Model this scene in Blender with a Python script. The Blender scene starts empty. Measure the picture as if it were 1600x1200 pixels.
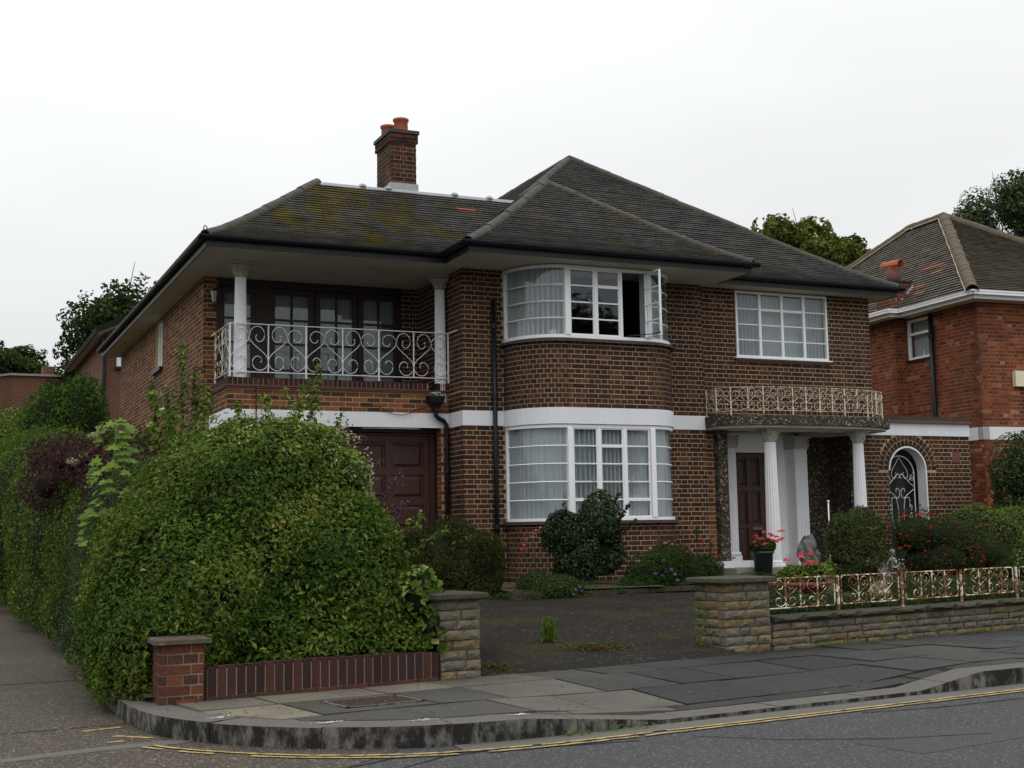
import bpy, math, random
import numpy as np
from mathutils import Matrix, Vector
random.seed(7)
RNG = np.random.default_rng(7)
PI = math.pi
scene = bpy.context.scene
COL = scene.collection

# ------------------------------------------------------------------ camera, sky, sun, exposure
FPX, YAW, PITCH, ROLL = 2031.4, 0.4219, 0.1143, 0.0172
_cy, _sy, _cp, _sp, _cr, _sr = math.cos(YAW), math.sin(YAW), math.cos(PITCH), math.sin(PITCH), math.cos(ROLL), math.sin(ROLL)
FWD = Vector((_sy*_cp, _cy*_cp, _sp)); RGT = Vector((_cy, -_sy, 0)); DWN = FWD.cross(RGT)
R2 = _cr*RGT + _sr*DWN; D2 = -_sr*RGT + _cr*DWN
cam_data = bpy.data.cameras.new('camera')
cam_data.sensor_width = 36.0
cam_data.lens = FPX/1600*36.0
cam_data.clip_start = 0.1
cam_data.clip_end = 2000
cam = bpy.data.objects.new('camera', cam_data)
cam.matrix_world = Matrix(((R2.x, -D2.x, -FWD.x, 0), (R2.y, -D2.y, -FWD.y, 0), (R2.z, -D2.z, -FWD.z, 0), (0, 0, 0, 1)))
COL.objects.link(cam)
scene.camera = cam

SUN_EL, SUN_AZ = math.radians(62), math.radians(205)      # azimuth clockwise from +Y
world = bpy.data.worlds.new('World')
scene.world = world
world.use_nodes = True
wn, wl = world.node_tree.nodes, world.node_tree.links
wn.clear()
def N(nt, t, **kw):
    n = nt.nodes.new(t)
    for k, v in kw.items():
        if k == 'ins':
            for kk, vv in v.items(): n.inputs[kk].default_value = vv
        else: setattr(n, k, v)
    return n
wt = world.node_tree
out = N(wt, 'ShaderNodeOutputWorld')
sky = N(wt, 'ShaderNodeTexSky', sky_type='NISHITA', sun_disc=False, sun_elevation=SUN_EL, sun_rotation=SUN_AZ)
sky.air_density = 1.0; sky.dust_density = 3.0
bg_sky = N(wt, 'ShaderNodeBackground'); bg_sky.inputs['Strength'].default_value = 0.05
wl.new(sky.outputs[0], bg_sky.inputs['Color'])
# the closed cloud layer of an overcast day: brighter overhead, softly mottled
geo = N(wt, 'ShaderNodeTexCoord')
sep = N(wt, 'ShaderNodeSeparateXYZ'); wl.new(geo.outputs['Generated'], sep.inputs[0])
elev = N(wt, 'ShaderNodeMapRange'); elev.inputs['From Min'].default_value = 0.0; elev.inputs['From Max'].default_value = 1.0
elev.inputs['To Min'].default_value = 0.63; elev.inputs['To Max'].default_value = 1.50
wl.new(sep.outputs['Z'], elev.inputs['Value'])
cn = N(wt, 'ShaderNodeTexNoise'); cn.inputs['Scale'].default_value = 2.2; cn.inputs['Detail'].default_value = 4; cn.inputs['Roughness'].default_value = 0.45
mp = N(wt, 'ShaderNodeMapping'); mp.inputs['Scale'].default_value = (1, 1, 2.6)
wl.new(geo.outputs['Generated'], mp.inputs[0]); wl.new(mp.outputs[0], cn.inputs['Vector'])
cr_ = N(wt, 'ShaderNodeMapRange'); cr_.inputs['From Min'].default_value = 0.3; cr_.inputs['From Max'].default_value = 0.7
cr_.inputs['To Min'].default_value = 0.90; cr_.inputs['To Max'].default_value = 1.04
wl.new(cn.outputs['Fac'], cr_.inputs['Value'])
mul = N(wt, 'ShaderNodeMath', operation='MULTIPLY'); wl.new(elev.outputs[0], mul.inputs[0]); wl.new(cr_.outputs[0], mul.inputs[1])
bg_cl = N(wt, 'ShaderNodeBackground'); bg_cl.inputs['Color'].default_value = (0.975, 0.99, 1.0, 1)
wl.new(mul.outputs[0], bg_cl.inputs['Strength'])
addw = N(wt, 'ShaderNodeAddShader'); wl.new(bg_sky.outputs[0], addw.inputs[0]); wl.new(bg_cl.outputs[0], addw.inputs[1])
mixw = N(wt, 'ShaderNodeMixShader'); mixw.inputs[0].default_value = 0.93
wl.new(bg_sky.outputs[0], mixw.inputs[1]); wl.new(bg_cl.outputs[0], mixw.inputs[2])
wl.new(mixw.outputs[0], out.inputs['Surface'])

sun_d = bpy.data.lights.new('sun', 'SUN'); sun_d.energy = 0.5; sun_d.angle = math.radians(40); sun_d.color = (1, 0.97, 0.93)
sun = bpy.data.objects.new('sun', sun_d)
sdir = Vector((math.sin(SUN_AZ)*math.cos(SUN_EL), math.cos(SUN_AZ)*math.cos(SUN_EL), math.sin(SUN_EL)))
sun.rotation_euler = (-sdir).to_track_quat('-Z', 'Y').to_euler()
sun.location = (0, -5, 30)
COL.objects.link(sun)
scene.view_settings.view_transform = 'Standard'
scene.view_settings.look = 'None'
scene.view_settings.exposure = 0.28
scene.view_settings.gamma = 1.0
scene.view_settings.use_curve_mapping = False
scene.render.engine = 'CYCLES'
scene.cycles.max_bounces = 7
scene.cycles.diffuse_bounces = 3
scene.cycles.transparent_max_bounces = 12

CAM_M = np.array([R2, D2, FWD])
def proj_np(P):
    c = np.asarray(P) @ CAM_M.T
    z = np.maximum(c[:, 2], 0.1)
    return 800+FPX*c[:, 0]/z, 600+FPX*c[:, 1]/z, c[:, 2]

# ------------------------------------------------------------------ object helpers
WM = {}
def link(o, parent=None, M=None):
    COL.objects.link(o)
    M = M if M is not None else Matrix.Identity(4)
    if parent is not None:
        o.parent = parent
        o.matrix_parent_inverse = WM[parent.name].inverted()
        o.matrix_basis = M
    else:
        o.matrix_basis = M
    WM[o.name] = M
    return o
def tag(o, label=None, cat=None, group=None, kind=None):
    if label: o['label'] = label
    if cat: o['category'] = cat
    if group: o['group'] = group
    if kind: o['kind'] = kind
    return o
def empty(name, loc, label=None, cat=None, group=None, kind=None, parent=None):
    o = bpy.data.objects.new(name, None)
    o.empty_display_size = 0.2
    link(o, parent, Matrix.Translation(loc))
    return tag(o, label, cat, group, kind)

def np_mesh(name, V, F, rnd=None, smooth=False):
    """V (n,3), F list of faces (lists) or (m,k) array."""
    me = bpy.data.meshes.new(name)
    V = np.asarray(V, dtype=np.float32)
    me.vertices.add(len(V)); me.vertices.foreach_set('co', V.ravel())
    if isinstance(F, np.ndarray):
        m, k = F.shape
        me.loops.add(m*k); me.loops.foreach_set('vertex_index', F.astype(np.int32).ravel())
        me.polygons.add(m)
        me.polygons.foreach_set('loop_start', np.arange(0, m*k, k, dtype=np.int32))
        me.polygons.foreach_set('loop_total', np.full(m, k, dtype=np.int32))
    else:
        m = len(F)
        lt = np.array([len(f) for f in F], dtype=np.int32)
        idx = np.array([i for f in F for i in f], dtype=np.int32)
        me.loops.add(len(idx)); me.loops.foreach_set('vertex_index', idx)
        me.polygons.add(m)
        me.polygons.foreach_set('loop_start', np.concatenate(([0], np.cumsum(lt)[:-1])).astype(np.int32))
        me.polygons.foreach_set('loop_total', lt)
    me.polygons.foreach_set('use_smooth', np.full(m, bool(smooth), dtype=bool))
    if rnd is not None:
        a = me.attributes.new('rnd', 'FLOAT', 'FACE')
        r = np.asarray(rnd, dtype=np.float32)
        if r.ndim == 0: r = np.full(m, r, dtype=np.float32)
        a.data.foreach_set('value', r)
    me.update(calc_edges=True)
    me.validate()
    return me

class MB:
    def __init__(s): s.V = []; s.F = []; s.R = []; s.n = 0
    def add(s, V, F, r=0.0):
        V = [tuple(v) for v in V]
        s.V += V; s.F += [[i+s.n for i in f] for f in F]; s.R += [r]*len(F); s.n += len(V)
        return s
    def box(s, x0, x1, y0, y1, z0, z1, r=0.0):
        V = [(x0, y0, z0), (x1, y0, z0), (x1, y1, z0), (x0, y1, z0), (x0, y0, z1), (x1, y0, z1), (x1, y1, z1), (x0, y1, z1)]
        return s.add(V, BOXF, r)
    def obox(s, c, u, v, w, du, dv, dw, r=0.0):
        c = np.array(c, float); u = np.array(u, float); v = np.array(v, float); w = np.array(w, float)
        V = [c+a*u*du/2+b*v*dv/2+k*w*dw/2 for k in (-1, 1) for a, b in ((-1, -1), (1, -1), (1, 1), (-1, 1))]
        return s.add(V, BOXF, r)
    def bar(s, p, q, w, h=None, r=0.0):
        p = np.array(p, float); q = np.array(q, float); d = q-p; L = np.linalg.norm(d)
        if L < 1e-6: return s
        d = d/L; up = np.array((0, 0, 1.0)) if abs(d[2]) < 0.9 else np.array((0, 1.0, 0))
        a = np.cross(d, up); a /= np.linalg.norm(a); b = np.cross(a, d)
        return s.obox((p+q)/2, d, a, b, L, w, h or w, r)
    def tube(s, pts, rad, n=5, closed=False, r=0.0):
        P = np.array(pts, float); m = len(P)
        rad = np.full(m, rad, float) if np.isscalar(rad) else np.array(rad, float)
        T = np.gradient(P, axis=0) if not closed else (np.roll(P, -1, 0)-np.roll(P, 1, 0))
        T /= np.maximum(np.linalg.norm(T, axis=1, keepdims=True), 1e-9)
        ref = np.array((0.0, 0, 1)) if abs(T[:, 2]).mean() < 0.8 else np.array((0, 1.0, 0))
        V = []
        for i in range(m):
            a = np.cross(T[i], ref); la = np.linalg.norm(a)
            a = a/la if la > 1e-3 else np.array((1.0, 0, 0))
            b = np.cross(a, T[i])
            for k in range(n):
                th = 2*PI*k/n
                V.append(P[i]+rad[i]*(math.cos(th)*a+math.sin(th)*b))
        F = []
        rng = m if closed else m-1
        for i in range(rng):
            j = (i+1) % m
            for k in range(n):
                F.append([i*n+k, i*n+(k+1) % n, j*n+(k+1) % n, j*n+k])
        if not closed:
            F.append(list(range(n))[::-1]); F.append([(m-1)*n+k for k in range(n)])
        return s.add(V, F, r)
    def lathe(s, prof, c=(0, 0, 0), n=16, flute=0, depth=0.0, r=0.0, caps=True):
        V = []; F = []
        for (rr, z, *fl) in prof:
            f = fl[0] if fl else 0
            for k in range(n):
                th = 2*PI*k/n
                q = rr
                if f and flute: q = rr-depth*(0.5-0.5*math.cos(flute*th))**0.7
                V.append((c[0]+q*math.cos(th), c[1]+q*math.sin(th), c[2]+z))
        for i in range(len(prof)-1):
            for k in range(n): F.append([i*n+k, i*n+(k+1) % n, (i+1)*n+(k+1) % n, (i+1)*n+k])
        if caps:
            F.append(list(range(n))[::-1]); F.append([(len(prof)-1)*n+k for k in range(n)])
        return s.add(V, F, r)
    def prism(s, poly, z0, z1, r=0.0):
        """poly: plan outline (ccw); z0,z1 numbers or lists."""
        n = len(poly)
        a = z0 if hasattr(z0, '__len__') else [z0]*n
        b = z1 if hasattr(z1, '__len__') else [z1]*n
        V = [(p[0], p[1], a[i]) for i, p in enumerate(poly)]+[(p[0], p[1], b[i]) for i, p in enumerate(poly)]
        F = [list(range(n))[::-1], [n+i for i in range(n)]]+[[i, (i+1) % n, n+(i+1) % n, n+i] for i in range(n)]
        return s.add(V, F, r)
    def build(s, name, mat, parent=None, smooth=False, **tags):
        me = np_mesh(name, np.array(s.V) if s.V else np.zeros((0, 3)), s.F, s.R, smooth)
        me.materials.append(mat)
        o = bpy.data.objects.new(name, me)
        link(o, parent)
        return tag(o, **tags)
BOXF = [[3, 2, 1, 0], [4, 5, 6, 7], [0, 1, 5, 4], [1, 2, 6, 5], [2, 3, 7, 6], [3, 0, 4, 7]]

# pieces: many alike solids; the largest in the picture become parts, the rest one stuff part
BOXV = np.array([(-.5, -.5, -.5), (.5, -.5, -.5), (.5, .5, -.5), (-.5, .5, -.5), (-.5, -.5, .5), (.5, -.5, .5), (.5, .5, .5), (-.5, .5, .5)])
def bevel_brick(b=0.006):
    """unit box whose outward (-Y) face has a small chamfer; handled with real dims in pieces()"""
    return BOXV, BOXF
def pieces(name, stuffname, plist, mat, parent, limit=300, tmpl=None, quant=0.004, prefer=None):
    """plist: list of (M 4x4 np array, dims(3), rnd)."""
    if not plist: return
    TV, TF = tmpl if tmpl else (BOXV, BOXF)
    Ms = np.array([p[0] for p in plist]); D = np.array([p[1] for p in plist]); Rr = np.array([p[2] for p in plist])
    C = Ms[:, :3, 3]
    x, y, z = proj_np(C)
    face = np.sort(D, axis=1); area = face[:, 2]*face[:, 1]/np.maximum(z, 1)**2
    ins = (x > 5) & (x < 1595) & (y > 5) & (y < 1195) & (z > 0.5)
    score = np.where(ins, area, area*1e-4)
    if prefer is not None: score = score*np.array([prefer(c) for c in C])
    order = np.argsort(-score)
    single = order[:limit]; rest = order[limit:]
    cache = {}
    for i in single:
        d = D[i]; key = tuple(np.round(d/quant).astype(int))
        if key not in cache:
            me = np_mesh(name, TV*d, TF, 0.0); me.materials.append(mat); cache[key] = me
        o = bpy.data.objects.new(name, cache[key])
        link(o, parent, Matrix([list(r) for r in Ms[i]]))
    if len(rest):
        k = len(TV)
        V = np.einsum('nij,nkj->nki', Ms[rest][:, :3, :3], TV[None]*D[rest][:, None, :])+C[rest][:, None, :]
        F = [];
        if len(set(len(f) for f in TF)) == 1:
            TFa = np.array(TF); F = (TFa[None]+(np.arange(len(rest))*k)[:, None, None]).reshape(-1, TFa.shape[1])
        else:
            for i in range(len(rest)): F += [[v+i*k for v in f] for f in TF]
        me = np_mesh(stuffname, V.reshape(-1, 3), F, np.repeat(Rr[rest], len(TF)))
        me.materials.append(mat)
        o = bpy.data.objects.new(stuffname, me); link(o, parent); o['kind'] = 'stuff'

# ------------------------------------------------------------------ materials
def mat_base(name, rough=0.8, spec=0.3):
    m = bpy.data.materials.new(name); m.use_nodes = True
    nt = m.node_tree; b = nt.nodes['Principled BSDF']
    b.inputs['Roughness'].default_value = rough
    b.inputs['Specular IOR Level'].default_value = spec
    return m, nt, b
def rnd_node(nt):
    at = N(nt, 'ShaderNodeAttribute', attribute_name='rnd')
    oi = N(nt, 'ShaderNodeObjectInfo')
    a = N(nt, 'ShaderNodeMath', operation='ADD'); nt.links.new(at.outputs['Fac'], a.inputs[0]); nt.links.new(oi.outputs['Random'], a.inputs[1])
    f = N(nt, 'ShaderNodeMath', operation='FRACT'); nt.links.new(a.outputs[0], f.inputs[0])
    return f.outputs[0]
def ramp(nt, fac, stops, interp='LINEAR'):
    r = N(nt, 'ShaderNodeValToRGB'); r.color_ramp.interpolation = interp
    e = r.color_ramp.elements
    while len(e) < len(stops): e.new(0.5)
    for i, (p, c) in enumerate(stops):
        e[i].position = p; e[i].color = (c[0], c[1], c[2], 1)
    nt.links.new(fac, r.inputs[0])
    return r.outputs[0]
def noise(nt, scale, detail=4, rough=0.55, vec=None, dist=0.0, smap=None):
    n = N(nt, 'ShaderNodeTexNoise'); n.inputs['Scale'].default_value = scale; n.inputs['Detail'].default_value = detail
    n.inputs['Roughness'].default_value = rough; n.inputs['Distortion'].default_value = dist
    if vec is None:
        g = N(nt, 'ShaderNodeNewGeometry'); vec = g.outputs['Position']
    if smap:
        mpn = N(nt, 'ShaderNodeMapping'); mpn.inputs['Scale'].default_value = smap
        nt.links.new(vec, mpn.inputs[0]); vec = mpn.outputs[0]
    nt.links.new(vec, n.inputs['Vector'])
    return n.outputs['Fac']
def mix(nt, fac, a, b, mode='MIX'):
    m = N(nt, 'ShaderNodeMix', data_type='RGBA', blend_type=mode)
    for inp, v in ((m.inputs[0], fac), (m.inputs[6], a), (m.inputs[7], b)):
        if isinstance(v, (int, float)): inp.default_value = v
        elif isinstance(v, (tuple, list)): inp.default_value = (v[0], v[1], v[2], 1)
        else: nt.links.new(v, inp)
    return m.outputs[2]
def mrange(nt, v, a, b, c=0.0, d=1.0):
    n = N(nt, 'ShaderNodeMapRange'); nt.links.new(v, n.inputs['Value'])
    for k, x in zip(('From Min', 'From Max', 'To Min', 'To Max'), (a, b, c, d)): n.inputs[k].default_value = x
    return n.outputs[0]
def bump(nt, b, h, strength=0.3, dist=0.01):
    n = N(nt, 'ShaderNodeBump'); n.inputs['Strength'].default_value = strength; n.inputs['Distance'].default_value = dist
    nt.links.new(h, n.inputs['Height']); nt.links.new(n.outputs[0], b.inputs['Normal'])
def simple(name, col, rough=0.7, spec=0.3, var=0.15, nscale=12, metal=0.0, dirt=None, dscale=3, dlo=0.5, dhi=0.7, bmp=0.0):
    m, nt, b = mat_base(name, rough, spec)
    b.inputs['Metallic'].default_value = metal
    f = noise(nt, nscale, 5)
    c = mix(nt, f, tuple(x*(1-var) for x in col), tuple(min(1, x*(1+var)) for x in col))
    if dirt:
        d = mrange(nt, noise(nt, dscale, 6, 0.65), dlo, dhi)
        c = mix(nt, d, c, dirt)
    nt.links.new(c, b.inputs['Base Color'])
    if bmp: bump(nt, b, f, bmp, 0.01)
    return m
def sc(stops, k, g=1.0): return [(p, (c[0]*k, c[1]*k*g, c[2]*k*g)) for p, c in stops]
def brick_mat(name, stops, soot=0.5):
    stops = sc(stops, 0.70, 1.12 if 'orange' not in name else 1.0)
    m, nt, b = mat_base(name, 0.85, 0.2)
    r = rnd_node(nt)
    c = ramp(nt, r, stops)
    n1 = noise(nt, 45, 4, 0.6)
    c = mix(nt, 1.0, c, ramp(nt, n1, [(0.25, (0.62, 0.6, 0.6)), (0.75, (1.25, 1.22, 1.2))]), 'MULTIPLY')
    n2 = mrange(nt, noise(nt, 1.3, 5, 0.6, smap=(1, 1, .45)), 0.36, 0.72, 0, min(.8, soot+.15))
    c = mix(nt, n2, c, (0.035, 0.027, 0.024))
    nt.links.new(c, b.inputs['Base Color'])
    bump(nt, b, n1, 0.5, 0.004)
    return m
def leaf_mat(name, stops, rough=0.5, trans=0.25, spec=0.12):
    if name.endswith(('leaf', 'green')): stops = [(p, (min(1, c[0]*1.04), c[1]*1.03, c[2]*0.88)) for p, c in stops]
    m, nt, b = mat_base(name, rough+.12, spec)
    r = rnd_node(nt)
    c = ramp(nt, r, stops)
    n = noise(nt, 1.7, 3, 0.5)
    c = mix(nt, 1.0, c, ramp(nt, n, [(0.3, (0.7, 0.75, 0.7)), (0.7, (1.25, 1.2, 1.1))]), 'MULTIPLY')
    nt.links.new(c, b.inputs['Base Color'])
    t = N(nt, 'ShaderNodeBsdfTranslucent'); nt.links.new(c, t.inputs['Color'])
    mx = N(nt, 'ShaderNodeMixShader'); mx.inputs[0].default_value = trans
    o = nt.nodes['Material Output']
    nt.links.new(b.outputs[0], mx.inputs[1]); nt.links.new(t.outputs[0], mx.inputs[2]); nt.links.new(mx.outputs[0], o.inputs['Surface'])
    return m
M = {}
M['brick'] = brick_mat('dark_brown_brick', [(0, (0.040, 0.018, 0.016)), (0.3, (0.062, 0.024, 0.018)), (0.6, (0.088, 0.033, 0.023)), (0.85, (0.125, 0.044, 0.028)), (1, (0.19, 0.066, 0.036))])
M['brick_mixed'] = brick_mat('multi_brown_brick', [(0, (0.07, 0.034, 0.028)), (0.3, (0.155, 0.060, 0.034)), (0.6, (0.27, 0.090, 0.040)), (0.85, (0.38, 0.125, 0.052)), (1, (0.40, 0.16, 0.075))], 0.3)
M['brick_orange'] = brick_mat('orange_red_brick', [(0, (0.17, 0.052, 0.030)), (0.3, (0.30, 0.080, 0.034)), (0.7, (0.40, 0.105, 0.040)), (0.93, (0.46, 0.14, 0.06)), (1, (0.60, 0.34, 0.22))], 0.35)
M['brick_garden'] = brick_mat('garden_red_brick', [(0, (0.085, 0.036, 0.030)), (0.5, (0.16, 0.052, 0.034)), (1, (0.24, 0.070, 0.038))], 0.5)
M['soldier'] = brick_mat('soldier_purple_brick', [(0, (0.045, 0.02, 0.02)), (0.6, (0.085, 0.032, 0.028)), (1, (0.13, 0.042, 0.03))], 0.4)
M['mortar'] = simple('buff_mortar', (0.44, 0.325, 0.19), 0.95, 0.1, 0.2, 30, dirt=(0.26, 0.19, 0.12), dscale=1.1, dlo=0.45, dhi=0.75)
M['mortar_orange'] = simple('worn_mortar', (0.30, 0.18, 0.105), 0.95, 0.1, 0.25, 30, dirt=(0.12, 0.07, 0.05), dscale=1.4)
M['mortar_dark'] = simple('sooty_mortar', (0.24, 0.165, 0.10), 0.95, 0.1, 0.3, 20)
M['mortar_grey'] = simple('grey_mortar', (0.15, 0.13, 0.10), 0.95, 0.1, 0.3, 30)
M['mortar_pale'] = simple('pale_grey_mortar', (0.25, 0.215, 0.155), 0.95, 0.1, 0.3, 30)
def white_paint():
    m, nt, b = mat_base('white_masonry_paint', 0.6, 0.3)
    f = noise(nt, 9, 6, 0.7)
    big = noise(nt, 1.6, 3, 0.5)
    c = mix(nt, big, (0.70, 0.71, 0.74), (0.80, 0.81, 0.84))
    # flaked spots and dirt runs
    n = mrange(nt, noise(nt, 26, 5, 0.7), 0.66, 0.69)
    m2 = mrange(nt, big, 0.52, 0.58)
    k = N(nt, 'ShaderNodeMath', operation='MULTIPLY'); nt.links.new(n, k.inputs[0]); nt.links.new(m2, k.inputs[1])
    c = mix(nt, k.outputs[0], c, (0.22, 0.17, 0.12))
    s = mrange(nt, noise(nt, 6, 4, 0.6, smap=(3, 3, 0.35)), 0.58, 0.8, 0, 0.35)
    c = mix(nt, s, c, (0.40, 0.39, 0.34))
    nt.links.new(c, b.inputs['Base Color']); return m
M['white_paint'] = white_paint()
M['white_frame'] = simple('white_window_paint', (0.84, 0.85, 0.87), 0.6, 0.25, 0.04, 8, dirt=(0.45, 0.42, 0.36), dscale=22, dlo=0.68, dhi=0.76)
M['soffit'] = simple('soffit_paint', (0.58, 0.55, 0.46), 0.8, 0.2, 0.12, 1.5, dirt=(0.3, 0.26, 0.2), dscale=2, dlo=0.55, dhi=0.85)
M['column'] = simple('flaking_column_paint', (0.78, 0.78, 0.80), 0.6, 0.3, 0.06, 6, dirt=(0.42, 0.38, 0.32), dscale=20, dlo=0.62, dhi=0.72)
M['stained_capital'] = simple('stained_capital', (0.42, 0.40, 0.35), 0.8, 0.2, 0.3, 20)
M['black_pipe'] = simple('black_pipe_paint', (0.006, 0.007, 0.010), 0.45, 0.35, 0.2, 6)
M['wood_brown'] = simple('dark_stained_wood', (0.022, 0.009, 0.006), 0.5, 0.4, 0.3, 8)
def wood_mat(name, c0, c1, rough=0.45):
    m, nt, b = mat_base(name, rough, 0.4)
    f = noise(nt, 14, 5, 0.6, smap=(6, 6, 0.5), dist=0.6)
    nt.links.new(mix(nt, f, c0, c1), b.inputs['Base Color']); bump(nt, b, f, 0.15, 0.003); return m
M['garage_wood'] = wood_mat('garage_wood', (0.030, 0.010, 0.007), (0.060, 0.019, 0.012))
M['door_wood'] = wood_mat('front_door_wood', (0.02, 0.010, 0.007), (0.075, 0.030, 0.014))
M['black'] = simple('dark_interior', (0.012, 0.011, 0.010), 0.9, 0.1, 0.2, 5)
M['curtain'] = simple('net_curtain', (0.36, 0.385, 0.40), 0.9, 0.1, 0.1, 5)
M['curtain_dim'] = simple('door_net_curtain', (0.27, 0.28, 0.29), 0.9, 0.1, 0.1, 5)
M['lead'] = simple('grey_lead', (0.36, 0.37, 0.38), 0.5, 0.4, 0.2, 8)
M['terracotta'] = simple('terracotta_pot', (0.36, 0.10, 0.05), 0.75, 0.3, 0.2, 15)
M['bowl_red'] = simple('dark_red_bowl', (0.16, 0.045, 0.035), 0.6, 0.3, 0.2, 15)
M['terracotta_dark'] = simple('purple_terracotta', (0.15, 0.06, 0.055), 0.75, 0.3, 0.2, 15)
M['sill_tile'] = simple('purple_sill_tile', (0.07, 0.038, 0.042), 0.6, 0.4, 0.3, 15)
def glass_mat(name, tint=(0.92, 0.95, 0.94), base=0.07, k=0.8):
    m = bpy.data.materials.new(name); m.use_nodes = True; nt = m.node_tree
    for n in list(nt.nodes): nt.nodes.remove(n)
    o = N(nt, 'ShaderNodeOutputMaterial'); tr = N(nt, 'ShaderNodeBsdfTransparent'); tr.inputs[0].default_value = (*tint, 1)
    gl = N(nt, 'ShaderNodeBsdfGlossy'); gl.inputs['Roughness'].default_value = 0.02; gl.inputs['Color'].default_value = (0.85, 0.9, 0.95, 1)
    fr = N(nt, 'ShaderNodeLayerWeight'); fr.inputs['Blend'].default_value = 0.5
    pw = N(nt, 'ShaderNodeMath', operation='POWER'); nt.links.new(fr.outputs['Facing'], pw.inputs[0]); pw.inputs[1].default_value = 4.0
    mr = mrange(nt, pw.outputs[0], 0, 1, base, base+k)
    g = N(nt, 'ShaderNodeNewGeometry')
    bn = N(nt, 'ShaderNodeBump'); bn.inputs['Strength'].default_value = 0.02; bn.inputs['Distance'].default_value = 0.008
    nt.links.new(noise(nt, 3.5, 2, 0.4), bn.inputs['Height']); nt.links.new(bn.outputs[0], gl.inputs['Normal'])
    mx = N(nt, 'ShaderNodeMixShader'); nt.links.new(mr, mx.inputs[0]); nt.links.new(tr.outputs[0], mx.inputs[1]); nt.links.new(gl.outputs[0], mx.inputs[2])
    nt.links.new(mx.outputs[0], o.inputs['Surface']); return m
M['glass'] = glass_mat('window_glass')
M['gate_dark'] = simple('dark_gate_sheet', (0.035, 0.04, 0.04), 0.12, 0.5, 0.2, 5)
M['iron_white'] = simple('white_painted_iron', (0.75, 0.76, 0.77), 0.5, 0.4, 0.06, 9, dirt=(0.33, 0.19, 0.10), dscale=9, dlo=0.66, dhi=0.72)
def rusty(name, lo, hi):
    m, nt, b = mat_base(name, 0.75, 0.3)
    f = mrange(nt, noise(nt, 13, 6, 0.7), lo, hi)
    rc = ramp(nt, noise(nt, 60, 3), [(0.3, (0.07, 0.028, 0.013)), (0.7, (0.32, 0.13, 0.045))])
    c = mix(nt, f, (0.72, 0.68, 0.55), rc)
    nt.links.new(c, b.inputs['Base Color']); return m
M['iron_rusty'] = rusty('rusty_white_iron', 0.43, 0.50)
M['iron_part_rusty'] = rusty('partly_rusty_iron', 0.50, 0.60)
def tile_mat(name, stops, moss=0.0, wet=0.45, moss_box=None):
    m, nt, b = mat_base(name, wet, 0.75 if wet < .4 else .4)
    r = rnd_node(nt)
    c = ramp(nt, r, stops)
    n1 = noise(nt, 3.2, 6, 0.6)
    c = mix(nt, 1.0, c, ramp(nt, n1, [(0.3, (0.75, 0.75, 0.75)), (0.7, (1.3, 1.3, 1.3))]), 'MULTIPLY')
    if moss:
        g = N(nt, 'ShaderNodeNewGeometry'); sp = N(nt, 'ShaderNodeSeparateXYZ'); nt.links.new(g.outputs['Position'], sp.inputs[0])
        f = mrange(nt, noise(nt, 1.7, 5, 0.6, dist=0.4, smap=(1, .5, .5)), 0.42, 0.60, 0, moss)
        if moss_box:
            mk = mrange(nt, sp.outputs['X'], moss_box[0], moss_box[1], 1, 0)
            k = N(nt, 'ShaderNodeMath', operation='MULTIPLY'); nt.links.new(f, k.inputs[0]); nt.links.new(mk, k.inputs[1]); f = k.outputs[0]
        c = mix(nt, f, c, ramp(nt, n1, [(0.35, (0.060, 0.048, 0.010)), (0.65, (0.135, 0.108, 0.014))]))
    nt.links.new(c, b.inputs['Base Color']); return m
TS = [(0, (0.054, 0.053, 0.055)), (0.5, (0.072, 0.070, 0.071)), (0.93, (0.088, 0.085, 0.084)), (1, (0.11, 0.10, 0.092))]
M['tile'] = tile_mat('grey_brown_roof_tile', TS, 0.30, 0.27)
M['tile_moss'] = tile_mat('mossy_roof_tile', TS, 1.0, 0.27, (6.4, 9.2))
M['tile_under'] = simple('roof_underlay', (0.018, 0.016, 0.014), 0.9, 0.1)
M['tile_red'] = simple('new_red_tile', (0.40, 0.12, 0.07), 0.7, 0.3, 0.15, 20)
M['tile_nb'] = tile_mat('neighbour_roof_tile', [(0, (0.040, 0.032, 0.024)), (0.5, (0.07, 0.056, 0.040)), (1, (0.11, 0.09, 0.065))], 0.25, 0.6)
M['ridge'] = simple('ridge_tile', (0.045, 0.042, 0.037), 0.7, 0.3, 0.35, 12, dirt=(0.07, 0.065, 0.03), dscale=4, dlo=0.5, dhi=0.65, bmp=0.3)
M['ridge_nb'] = simple('neighbour_ridge_tile', (0.10, 0.075, 0.055), 0.8, 0.2, 0.35, 12, dirt=(0.10, 0.10, 0.055), dscale=5, bmp=0.3)
M['ridge_mortar'] = simple('pale_ridge_mortar', (0.42, 0.36, 0.25), 0.9, 0.1, 0.3, 14)
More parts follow.
